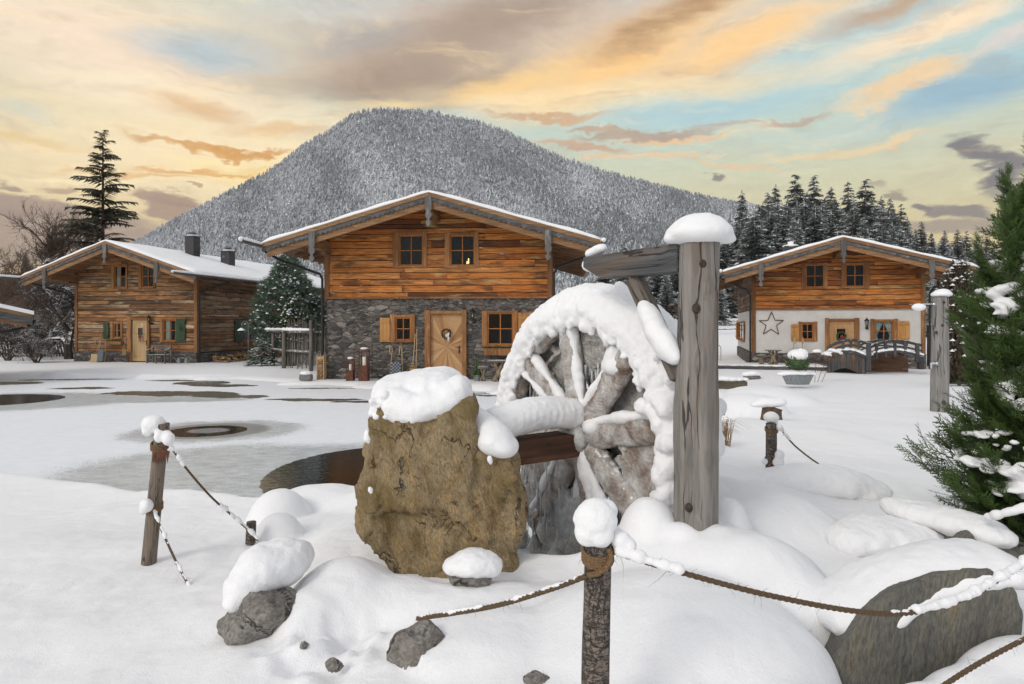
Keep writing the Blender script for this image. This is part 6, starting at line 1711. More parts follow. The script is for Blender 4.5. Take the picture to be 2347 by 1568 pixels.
balls(t3, [(P(1768, 957, 6.3), (.075, .07, .055)), (P(1786, 980, 6.26), (.035, .04, .04))], .014); balls(t3, [(P(1787, 1042, 6.25), (.05, .05, .05)), (P(1783, 1060, 6.25), (.06, .05, .045)), (P(1753, 1058, 6.26), (.03, .03, .03))], .014)
wrap(t3, P(1768, 985, 6.3), .056, 3); wrap(t3, P(1768, 1055, 6.3), .056, 3)
b_, t_ = P(574, 1245, 5.1), P(576, 1196, 5.1)
t4 = post('log_bark', 'dark post stub half buried beside the round snow humps', b_, t_, .035, 17)
rope('rope from the left post sloping down to the buried stub', [(383, 1010, 4.66), (420, 1065, 4.7), (480, 1135, 4.8), (530, 1180, 4.95), (575, 1220, 5.05), (592, 1240, 5.05)], .008, ((.0, .22, .016, .9), (.60, 1, .017, .7)))
rope('lower rope from the left post sinking into the snow', [(352, 1168, 4.66), (375, 1225, 4.55), (410, 1300, 4.35), (452, 1375, 4.2)], .008, ((.0, .4, .013, .8), (.62, 1.0, .013, .7)))
rope('rope from the bark post sagging left into the snow near the bare rock', [(1345, 1320, 2.26), (1270, 1348, 2.34), (1150, 1385, 2.5), (1050, 1404, 2.65), (955, 1418, 2.85)], .0095, ((.06, .42, .010, .5), (.55, .80, .012, .5), (.88, .99, .009, .5)))
rope('long rope sagging right from the bark post to the slate slab, snow-caked beyond', [(1398, 1262, 2.28), (1480, 1288, 2.24), (1560, 1312, 2.22), (1750, 1362, 2.24), (1950, 1400, 2.3), (2080, 1405, 2.36), (2200, 1376, 2.44), (2290, 1328, 2.52), (2400, 1262, 2.62)], .0095,
     ((.02, .13, .026, .35), (.56, .60, .012, .5), (.62, 1.0, .022, .4)))
rope('thin rope dropping right from the short bark post', [(1783, 975, 6.28), (1815, 1015, 6.3), (1850, 1045, 6.35), (1880, 1066, 6.4)], .008, ((.0, .3, .022, .5),))
rope('snow-caked rope in front of the cedar at the right edge', [(2265, 1190, 4.0), (2310, 1178, 3.9), (2400, 1155, 3.8)], .009, ((.0, 1, .035, .3),))
rope('lowest rope crossing the bottom right corner', [(2150, 1580, 2.35), (2220, 1535, 2.4), (2300, 1490, 2.45), (2420, 1430, 2.5)], .009, ((.7, 1, .006, .5),))

# shower post on the lawn
b_ = P(2153, 952, 13.0); H_ = P(2157, 682, 13.0).z - b_.z
sh = thing('shower_post', 'round grey garden shower post with a flat snow cap on the lawn', 'post', b_)
log_mesh(H_, .165, .14, (.02, 0), 33, 50, 24, .05).build('post', MAT['log_pale'], sh, smooth=True)
balls(sh, [(P(2158, 675, 13), (.2, .19, .06)), (P(2160, 670, 13), (.15, .15, .07))], .025, ((.01, 6, 3, False),))
m = MB(); m.T = lambda p: Vector(p) - b_
m.tube([P(2145, 697, 12.87), P(2115, 697, 12.87)], .014, 8); m.tube([P(2142, 697, 12.87), P(2139, 697, 12.87)], .03, 10); m.tube([P(2116, 697, 12.87), P(2108, 700, 12.87), P(2108, 709, 12.87), P(2108, 711, 12.87)], [.014, .02, .05, .07], 10)
m.build('shower_head', MAT['chrome'], sh, smooth=False)
balls(sh, [(P(2106, 704, 12.87), (.135, .12, .075))], .02, ((.01, 8, 3, False),), name='shower_snow')
m = MB(); m.T = lambda p: Vector(p) - b_
m.tube([P(2147, 833, 12.85), P(2132, 832, 12.85)], .035, 10); m.tube([P(2134, 832, 12.82), P(2134, 845, 12.80)], .017, 8); m.tube([P(2147, 833, 12.86), P(2144, 833, 12.86)], .05, 12)
m.build('tap', MAT['chrome'], sh)
m = MB(); m.T = lambda p: Vector(p) - b_
for q in ((2163, 693), (2160, 746), (2146, 762)): m.ell(P(q[0], q[1], 12.87), (.03, .03, .03), 8, 6)
m.build('knot', MAT['twig'], sh)
# dry grass tuft
g_ = P(1658, 1004, 8.2); gt = MB(); gz_ = gh(g_.x, 8.2)
for i in range(70):
    a = random.uniform(0, 6.28); L = random.uniform(.25, .5); sp_ = random.uniform(.1, .45); x, y = g_.x + random.gauss(0, .04), 8.2 + random.gauss(0, .04)
    gt.tube([(x, y, gz_ - .05), (x + math.cos(a) * L * sp_ * .5, y + math.sin(a) * L * sp_ * .5, gz_ + L * .7), (x + math.cos(a) * L * sp_ * 1.6, y + math.sin(a) * L * sp_ * 1.6, gz_ + L * (.85 - sp_ * .9))], [.003, .0025, .001], 3)
tag(gt.build('grass_tuft', MAT['dry_grass']), 'dry tan grass tuft beside the round grey post', 'grass tuft')
m_ = MB(); 
# ------------------------------------------------------------------ small things around the cabins
random.seed(61)
def at(H, cv, x, y, ly): return H.loc(*cv(x, y), ly)[0]
def near(H, cv, x, ly, name, label, cat, group=None, z=0.0, rz=0.0):
    lx = H.loc(*cv(x, 0), ly)[0]
    return thing(name, label, cat, H.world(lx, ly, z), -H.th + rz, group)
def sledge(H, cv, x, ly, label, z=0.0):
    t = near(H, cv, x, ly, 'sledge', label, 'sledge', 'wooden sledges leaning at the cabin doors', z)
    t.rotation_euler.x = math.radians(-9)
    for s in (-1, 1):
        m = MB(); q = [(s * .20, 0, 0), (s * .20, 0, .55)] + [(s * .20, -.02, .55)] + [(s * .17 , -.03 - .17 + .17 * math.cos(a), 1.0 + .17 * math.sin(a)) for a in [i * math.pi / 8 for i in range(0, 9)]] + [(s * .15, -.34, .85)]
        m.tube(q, .019, 8); m.build('runner', MAT['wood_pale'], t, smooth=True)
    m = MB()
    for z_ in (.12, .55): m.box((-.20, -.09, z_), (.20, -.05, z_ + .035))
    for s in (-.12, .12): 
        for z_ in (.13, .56): m.box((s - .012, -.09, z_), (s + .012, 0, z_ + .03))
    m.build('crossbar', MAT['wood_pale'], t)
    m = MB(); nx_, nz_ = 6, 10
    for i in range(nx_):
        for k in range(nz_):
            a, b = -.17 + .34 * i / nx_, -.17 + .34 * (i + 1) / nx_; c, d = .05 + .56 * k / nz_, .05 + .56 * (k + 1) / nz_
            m.cur = (i + k) % 2; m.box((a, -.115 - .003 * m.cur, c), (b, -.10, d))
    m.build('woven_seat', [MAT['seat_dark'], MAT['seat_light']], t)
    return t
def broom(H, cv, x, ly, label, H_=1.45, head=True, lean=.06, z=0.0):
    t = near(H, cv, x, ly, 'broom' if head else 'wooden_pole', label, 'broom' if head else 'pole', None, z)
    m = MB(); m.tube([(0, 0, .35 if head else 0), (lean * .5, .1, H_ * .6), (lean, .18, H_)], .014, 7); m.build('handle', MAT['wood_pale'], t, smooth=True)
    if head:
        m = MB()
        for i in range(60):
            a = random.uniform(0, 6.28); r1 = random.uniform(.0, .035); r2 = r1 * 3.2 + random.uniform(0, .02)
            m.tube([(math.cos(a) * r1, math.sin(a) * r1, .50), (math.cos(a) * r2 * .9, math.sin(a) * r2 * .45, .25), (math.cos(a) * r2, math.sin(a) * r2 * .5, random.uniform(.0, .04))], [.006, .007, .004], 4)
        m.build('bristles', MAT['straw'], t)
        m = MB(); m.tube([(0, 0, .42), (0, 0, .45)], .05, 10); m.tube([(0, 0, .34), (0, 0, .36)], .07, 10); m.build('binding', MAT['twig'], t)
    return t
# --- left cabin
t = near(H1, c1, 672, -.45, 'snow_shovel', 'wide wooden snow shovel leaning left of the sledge at the weathered cabin', 'shovel')
m = MB(); m.tube([(.05, .0, .3), (.12, .12, .9), (.16, .25, 1.55)], .017, 7); m.build('handle', MAT['wood_pale'], t, smooth=True)
m = MB(); V_ = []
for i in range(9):
    u = i / 8; z_ = .02 + .40 * u
    for j in range(7): v = j / 6 - .5; V_.append((v * (.50 - .06 * math.sin(u * 3.14)), -.10 * (1 - u) ** 2 - .03 * math.cos(v * 3.1), z_))
m.add(V_, [(i * 7 + j, i * 7 + j + 1, (i + 1) * 7 + j + 1, (i + 1) * 7 + j) for i in range(8) for j in range(6)]); o = m.build('blade', MAT['wood_pale'], t, smooth=True)
so_ = o.modifiers.new('thickness', 'SOLIDIFY'); so_.thickness = .015
sledge(H1, c1, 716, -.50, 'curled sledge with chequered seat at the weathered cabin, beside the snow shovel')
broom(H1, c1, 877, -.42, 'straw broom leaning on the wall right of the small flower box', 1.5, z=.35)
def bench(H, cv, x, ly, label):
    t = near(H, cv, x, ly, 'garden_bench', label, 'bench', rz=.05); wd = .52
    m = MB()
    for k in range(4): m.box((-wd, -.30 + k * .105, .42), (wd, -.21 + k * .105, .445))
    m.build('seat', MAT['wood_grey_snow'], t)
    m = MB(); m.box((-wd, .17, .84), (wd, .20, .92)); m.box((-wd, .165, .58), (wd, .19, .63)); m.box((-.03, .165, .45), (.03, .195, .84))
    for k in (.70, .77): m.box((-wd, .168, k), (wd, .19, k + .035))
    m.build('backrest', MAT['wood_grey_snow'], t)
    for sx in (-wd, wd - .05, -.03):
        for y0, h_ in ((-.28, .64 if sx != -.03 else .42), (.15, .9 if sx != -.03 else .42)):
            m = MB(); m.box((sx, y0, -.05), (sx + .06, y0 + .06, h_)); m.build('leg', MAT['wood_grey_up'], t, bevel=.005)
    for sx in (-wd, wd - .05):
        m = MB(); q = [(sx + .03, .18, .78), (sx + .03, .0, .70), (sx + .03, -.2, .66), (sx + .03, -.30, .62)]; m.tube(q, .03, 7); m.build('armrest', MAT['wood_grey_snow'], t, smooth=True)
    return t
bench(H1, c1, 1128, -.62, 'weathered grey garden bench beside the door of the left cabin')
t = near(H1, c1, 1075, -.68, 'spruce_bouquet', 'dark green bunch of twigs lying on the left end of the grey bench', 'bouquet', z=.45)
m = MB()
for i in range(90): 
    d = Vector((random.gauss(0, .12), random.gauss(0, .07), random.uniform(.02, .16))); m.tube([(0, 0, .0), d * .6, d], [.012, .012, .003], 4)
m.build('twigs', MAT['leaf_plain'], t)
for (x, fl) in ((1268, -1), (1320, 1)):
    t = near(H1, c1, x, -.42, 'watering_can', 'zinc watering can by the left cabin, spout to the ' + ('left' if fl < 0 else 'right'), 'watering can', 'watering cans at the cabin corner')
    m = MB(); m.tube([(0, 0, .0), (0, 0, .02), (0, 0, .22), (0, 0, .25)], [.10, .105, .085, .08], 14); m.build('body', MAT['zinc'], t)
    m = MB(); m.tube([(fl * .09, 0, .06), (fl * .2, 0, .17), (fl * .27, 0, .25), (fl * .3, 0, .27)], [.02, .014, .012, .03], 8); m.build('spout', MAT['zinc'], t)
    m = MB(); m.tube([(-fl * .08, 0, .08), (-fl * .15, 0, .15), (-fl * .12, 0, .27), (0, 0, .31), (fl * .06, 0, .25)], .008, 6); m.build('handle', MAT['zinc'], t)
t = near(H1, c1, 990, -.05, 'door_ornament', 'red fabric ornament with a twig heart hanging on the pale door of the left cabin', 'ornament', z=1.15)
m = MB()
for i in range(16): x0 = random.uniform(-.08, .06); z0 = random.uniform(-.05, .3); m.prism([(x0, z0), (x0 + .07, z0 + .02), (x0 + .03, z0 - .10)], -.05, -.04)
m.build('ribbon', MAT['red_cloth'], t)
m = MB(); m.tube([(math.cos(a) * .07 + .04, -.055, .12 + math.sin(a) * .08) for a in [i * .35 for i in range(19)]], .012, 5); m.tube([(-.3, -.045, .32), (.3, -.045, .32)], .008, 5); m.build('twig_ring', MAT['twig'], t)
def wreath(H, cv, x, y, ly, r, label, mt='leaf_plain', bow=None, rz=0.0):
    lx, lz = H.loc(*cv(x, y), ly); t = thing('wreath', label, 'wreath', H.world(lx, ly, lz), -H.th)
    m = MB()
    for i in range(150):
        a = random.uniform(0, 6.28); p = Vector((math.cos(a) * r, 0, math.sin(a) * r)); d = Vector((-math.sin(a) + random.gauss(0, .5), random.uniform(-.8, .2), math.cos(a) + random.gauss(0, .5))).normalized() * r * .45; m.tube([p, p + d * .6, p + d], [r * .09, r * .09, .002], 4)
    m.build('ring', MAT[mt], t)
    if bow:
        m = MB()
        for i in range(8): x0 = random.uniform(-r * .5, r * .4); z0 = random.uniform(-r, r * .3); m.prism([(x0, z0), (x0 + r * .4, z0 + .02), (x0 + r * .2, z0 - r * .9)], -.06 - i * .002, -.05 - i * .002)
        m.build('ribbon', MAT[bow], t)
    return t
wreath(H1, c1, 1276, 757, -.14, .085, 'small green wreath on the green shutter of the left cabin')
# firewood along the side wall
t = thing('firewood_heap', 'low heap of split firewood along the side wall of the left cabin', 'firewood', H1.world(H1.w / 2 + .9, 2.5), -H1.th + math.radians(0))
m = MB()
for k in range(150):
    y = random.uniform(-2.2, 4.5); top = .25 + .45 * (y + 2.2) / 6.7; x = random.uniform(-.5, .35); z = random.uniform(0, top * (1 - abs(x + .1) * .8)); L = random.uniform(.14, .2)
    a = random.uniform(-.7, .7); d = Vector((math.cos(a), math.sin(a) * .9, random.uniform(-.2, .2))) * L; rr = random.uniform(.05, .09); c_ = Vector((x, y, z + .05))
    m.bar(c_ - d, c_ + d, rr, rr * random.uniform(.8, 1.3), up=(random.gauss(0, 1), random.gauss(0, 1), 1))
fh = m.build('split_logs', MAT['wood_split'], t); fh['kind'] = 'stuff'
# feeder lantern on a shepherd hook
g = gp(569, 838); t = thing('shepherd_hook', 'slim grey shepherd hook standing in the snow before the left cabin', 'pole', g)
d_ = g.y; k_ = d_ / F; m = MB(); z_t = EYE - (c1(0, 718)[1] - HY) * k_
m.tube([(0, 0, -.2), (0, 0, z_t - .1)] + [((-.16 + .16 * math.cos(a)), 0, z_t - .1 + .14 * math.sin(a)) for a in [i * math.pi / 8 for i in range(1, 9)]] + [(-.32, 0, z_t - .16)], .014, 7); m.build('hook', MAT['hook_grey'], t, smooth=True)
t = thing('hanging_lantern', 'small metal lantern with snowy roof hanging from the shepherd hook', 'lantern', g + Vector((-.32, 0, z_t - .75)))
m = MB(); m.tube([(0, 0, 0), (0, 0, .03)], .11, 6); m.tube([(0, 0, .34), (0, 0, .38), (0, 0, .48), (0, 0, .56)], [.17, .14, .04, .01], 6)
for i in range(6): a = i * math.pi / 3; m.tube([(.1 * math.cos(a), .1 * math.sin(a), .02), (.13 * math.cos(a), .13 * math.sin(a), .35)], .008, 4)
m.tube([(0, 0, .55), (0, 0, .62)], .006, 4); m.build('frame', MAT['black_metal'], t)
m = MB(); m.tube([(0, 0, .03), (0, 0, .34)], [.09, .12], 6); m.build('glass', MAT['window_glass'], t)
m = MB(); m.tube([(0, 0, .37), (0, 0, .42), (0, 0, .50)], [.19, .15, .03], 10); m.build('snow_cap', MAT['snow_far'], t, smooth=True)
# --- stick fence between the cabins
def c9(x, y): return ((780 + x * .17222) / 1.3813, (950 + y * .17222) / 1.3813)
A_ = P(*c9(470, 1190), 27.0); 
def gpd(cv, x, y): return gp(*cv(x, y))
t = thing('stick_fence', 'rustic grey fence of upright sticks with a snowy log shelf between two cabins', 'fence', gpd(c9, 690, 1255))
o_ = t.location.copy()
p0, p1, p2, p3 = gpd(c9, 490, 1190) - o_, Vector((0, 0, 0)), gpd(c9, 1190, 1300) - o_, gpd(c9, 1410, 1310) - o_
zt = lambda y, d: EYE - (c9(0, y)[1] - HY) * d / F
def sticks(a, b, n_, z0, z1, seed, back=.35):
    m = MB(); r = random.Random(seed)
    for i in range(n_):
        u = (i + r.uniform(-.3, .3)) / n_; p = a.lerp(b, u); p = p + Vector((r.uniform(-.03, .03), back + r.uniform(-.05, .05), 0)); h = z1 + r.uniform(-.18, .16); l_ = r.uniform(-.05, .05); r0 = r.uniform(.022, .036)
        m.tube([p + Vector((0, 0, z0 + r.uniform(-.12, .15))), p + Vector((l_ * .4, 0, h * .5)), p + Vector((l_, 0, h))], [r0 * .7, r0, r0 * .35], 6)
    return m
s1 = sticks(p1, p2, 40, .12, zt(400, 26.5) , 5, .45); s1.build('stick_panel', MAT['wood_stick'], t)
sticks(p0, p1, 14, .5, zt(430, 28), 6, .9).build('stick_panel', MAT['wood_stick'], t)
sticks(p2, p3 + Vector((.3, 0, 0)), 12, .05, zt(410, 26), 7, .3).build('stick_panel', MAT['wood_stick'], t)
zs_ = zt(600, o_.y)
for p, r_, hh in ((p0, .09, zt(560, 28)), (p1, .10, zs_), (p2, .09, zt(370, 26)), (p0.lerp(p1, .5) + Vector((0, 1.2, 0)), .07, 1.6)):
    m = MB(); m.tube([p + Vector((0, 0, -.1)), p + Vector((.01, 0, hh * .5)), p + Vector((0, 0, hh))], [r_, r_ * .95, r_ * .88], 10); m.build('post', MAT['wood_stick'], t, smooth=True)
for zc, k in ((zs_ + .03, 1), (zt(940, o_.y), 0)):
    m = MB()
    for i in range(8):
        a = p1.lerp(p3, random.uniform(-.05, .35)); b = p1.lerp(p3, random.uniform(.6, 1.0)); dz = Vector((0, random.uniform(-.1, .25), zc + random.uniform(-.04, .06)))
        m.tube([a + dz, b + dz + Vector((0, 0, random.uniform(-.06, .06)))], [.03, .02], 6)
    for i in range(6):
        a = p0.lerp(p1, random.uniform(-.2, .3)); b = p0.lerp(p1, 1.0); dz = Vector((random.uniform(-.3, 0), random.uniform(0, .3), zc + random.uniform(-.03, .05))); m.tube([a + dz, b + dz], [.02, .03], 6)
    m.build('rail', MAT['wood_grey_snow'], t)
m = MB()
for i in range(26):
    u = i / 25; p = (p0 + Vector((-.35, .1, 0))).lerp(p1 + Vector((.1, 0, 0)), min(1, u / .42)) if u < .42 else p1.lerp(p2, (u - .42) / .58); m.ell(p + Vector((0, .1, zs_ + .14)), (.13, .2, .07 + random.uniform(-.02, .02)), 8, 6)
blob('snow_layer', m, MAT['snow_far'], t, .035, 3, ((.02, 5, 3, False),))
m = MB()
for (q0, q1, n_, zz) in ((p1, p2, 22, zt(745, o_.y)), (p0, p1, 12, zt(710, 28))):
    for i in range(n_):
        p = q0.lerp(q1, random.random()); c_ = p + Vector((0, .2, zz + random.uniform(-.06, .06))); m.tube([c_, c_ + Vector((random.uniform(-.1, .1), 0, random.uniform(.0, .12)))], [.05, .012], 5)
m.build('root_pieces', MAT['bark_dark'], t)
m = MB(); m.tube([p1 + Vector((.65, -.35, -.05)), p1 + Vector((1.25, .1, .95))], [.02, .03], 6); m.build('prop_stick', MAT['wood_stick'], t)
# granite block
g = gpd(c2, 428, 1260); t = rock('granite_block', 'small squared grey granite block with a snow cushion near the stone cabin corner', g + Vector((0, 0, .10)), (.26, .18, .17), 41, 'granite', cuts=0, noise=.03, cat='stone block')
Vb = verts_of(t.data); Vb = np.sign(Vb) * np.minimum(np.abs(Vb), np.array([.21, .14, .115])); t.data.vertices.foreach_set('co', Vb.astype(np.float32).ravel()); t.data.update()
m = MB(); m.ell((0, 0, .14), (.22, .16, .09)); blob('snow_cap', m, MAT['snow_far'], t, .02, 3, None)
# firewood rack at the corner
t = near(H2, c2, 524, -.3, 'firewood_crate', 'narrow upright crate of split firewood at the left corner of the stone cabin', 'firewood crate')
m = MB()
for x0 in (-.13, .10): m.box((x0, -.12, 0), (x0 + .03, .12, .85))
m.box((-.13, -.14, .70), (.13, -.121, .80)); m.box((-.13, -.14, .0), (.13, .12, .03)); m.build('rack', MAT['wood_pale'], t)
m = MB()
for k in range(16): z_ = .06 + .05 * k; m.bar((-.09 + random.uniform(-.01, .02), -.10, z_), (.08, -.10 + random.uniform(-.02, .05), z_ + random.uniform(-.02, .02)), .06, .045)
m.build('split_logs', MAT['wood_split'], t)
# --- middle cabin
for (x, hh, w_, lab) in ((703, .72, .12, 'shorter of the two rusty metal candle lanterns at the stone wall'), (788, 1.05, .15, 'taller rusty metal candle lantern at the stone wall, snow on its lid')):
    t = near(H2, c2, x, -.75, 'rusty_lantern', lab, 'lantern', 'rusty lanterns at the stone wall')
    m = MB(); m.box((-w_, -w_, 0), (w_, w_, hh * .50)); m.box((-w_, -w_, hh * .97), (w_, w_, hh))
    for sx in (-1, 1):
        for sy in (-1, 1): m.box((sx * w_ - (.03 if sx > 0 else 0), sy * w_ - (.03 if sy > 0 else 0), hh * .5), (sx * w_ + (0 if sx > 0 else .03), sy * w_ + (0 if sy > 0 else .03), hh * .97))
    m.build('housing', MAT['rust'], t)
    m = MB(); m.tube([(0, 0, hh * .5), (0, 0, hh * .78)], w_ * .42, 12); m.build('candle', MAT['candle'], t)
    m = MB(); m.tube([(0, 0, hh), (0, 0, hh + .03), (0, 0, hh + .08)], [w_ * .8, w_ * .8, w_ * .2], 12); m.build('lid', MAT['zinc'], t)
    m = MB(); m.ell((0, 0, hh + .05), (w_ * .9, w_ * .9, .045)); m.build('snow_cap', MAT['snow_far'], t, smooth=True)
sledge(H2, c2, 986, -.5, 'curled sledge with chequered seat at the stone wall, left of the broom')
broom(H2, c2, 1087, -.42, 'straw broom leaning at the stone wall beside the sunburst door', 1.5, z=.1)
broom(H2, c2, 1108, -.40, 'plain long pole leaning right beside the straw broom at the stone wall', 1.75, head=False, lean=.0)
wreath(H2, c2, 1297, 972, -.06, .15, 'dark twig wreath with a white ribbon on the sunburst door', 'twig', 'white_cloth')
m = MB(); q = [H2.world(*(H2.loc(*c2(1297, 1000), -.08)[0], -.08, 0))]
def log_table(H, cv, x, ly, label, h, w_, name='log_table', cat='table', z=0.0, grp=None):
    t = near(H, cv, x, ly, name, label, cat, grp, z=z)
    m = MB(); n_ = 16; vs = [(math.cos(i * 2 * math.pi / n_) * w_ * random.uniform(.9, 1.05), math.sin(i * 2 * math.pi / n_) * w_ * .6 * random.uniform(.9, 1.05)) for i in range(n_)]
    m.add([(x_, y_, h) for x_, y_ in vs] + [(x_, y_, h - .06) for x_, y_ in vs], [tuple(range(n_)), tuple(range(2 * n_ - 1, n_ - 1, -1))] + [(i, i + n_, (i + 1) % n_ + n_, (i + 1) % n_) for i in range(n_)])
    m.build('top', MAT['wood_grey_snow'], t)
    m = MB(); m.tube([(0, 0, h * .25), (0, 0, h * .6)], [w_ * .28, w_ * .22], 9, jit=.15)
    for i in range(5):
        a = i * 1.256 + .3; c_, s_ = math.cos(a), math.sin(a) * .6
        m.tube([(0, 0, h * .35), (c_ * w_ * .35, s_ * w_ * .35, h * .18), (c_ * w_ * .55, s_ * w_ * .55, -.02)], [w_ * .2, w_ * .14, w_ * .12], 7, jit=.2)
        m.tube([(0, 0, h * .5), (c_ * w_ * .35, s_ * w_ * .35, h * .75), (c_ * w_ * .6, s_ * w_ * .6, h - .05)], [w_ * .18, w_ * .12, w_ * .11], 7, jit=.2)
    m.build('root_foot', MAT['log_root'], t, smooth=True)
    return t
log_table(H2, c2, 1622, -.8, 'round table on a pale gnarled root beside the flower box of the stone cabin', .72, .42)
log_table(H2, c2, 1523, -.8, 'little root stool with a flat top between the potted fir and the root table', .50, .19, 'root_stool', 'stool')
t = near(H2, c2, 1485, -.75, 'potted_fir', 'small green fir in a zinc bucket right of the sunburst door', 'potted plant')
m = MB(); m.tube([(0, 0, 0), (0, 0, .20), (0, 0, .22)], [.09, .12, .125], 14); m.build('bucket', MAT['zinc'], t)
m = MB()
for i in range(150):
    h = random.uniform(.2, .75); r_ = .19 * (1 - (h - .2) / .6) + .02; a = random.uniform(0, 6.28); m.tube([(0, 0, h), (math.cos(a) * r_ * .6, math.sin(a) * r_ * .6, h - .02), (math.cos(a) * r_, math.sin(a) * r_, h - .10)], [.012, .014, .003], 4)
m.build('fir', MAT['leaf_plain'], t)
# --- white cabin: deck, bridges, furniture
dx0 = H3.loc(*c3(252, 1290), -2.6)[0]; dx1 = H3.loc(*c3(1000, 1300), -2.6)[0]
t = thing('wooden_deck', 'low grey wooden deck in front of the white cabin with snow along its edge', 'deck', H3.world(0, -2.6, 0), -H3.th)
m = MB()
for k in range(22): m.box((dx0, .02 + k * .115, .13), (dx1, .02 + k * .115 + .105, .16))
for k in range(10): m.box((dx0 - 4.0, 2.6 + k * .3, .13), (-3.8, 2.6 + k * .3 + .28, .16))
m.build('planks', MAT['wood_grey_snow'], t)
m = MB(); m.box((dx0, -.03, -.15), (dx1, .018, .13)); m.build('edge_board', MAT['wood_bridge'], t)
m = MB()
for i in range(50): u = i / 49; m.ell((dx0 + (dx1 - dx0) * u, .12 + random.uniform(-.02, .05), .17), (.14, random.uniform(.10, .22), random.uniform(.025, .045)), 8, 6)
blob('snow_layer', m, MAT['snow_far'], t, .03, 2, ((.01, 8, 3, False),))
log_table(H3, c3, 632, -1.3, 'root table with a square grey top on the deck of the white cabin', .66, .34, z=.16)
log_table(H3, c3, 552, -1.3, 'root stool on the deck left of the root table', .42, .20, 'root_stool', 'stool', z=.16)
log_table(H3, c3, 730, -1.3, 'root stool on the deck right of the root table', .42, .20, 'root_stool', 'stool', z=.16)
sledge(H3, c3, 800, -.5, 'curled sledge with chequered seat behind the deck of the white cabin', z=.16)
wreath(H3, c3, 1088, 1068, -.05, .17, 'green wreath with red bow on the panelled door of the white cabin', 'leaf_plain', 'red_cloth')
def c10(x, y): return ((2540 + x * .19599) / 1.3813, (980 + y * .19599) / 1.3813)
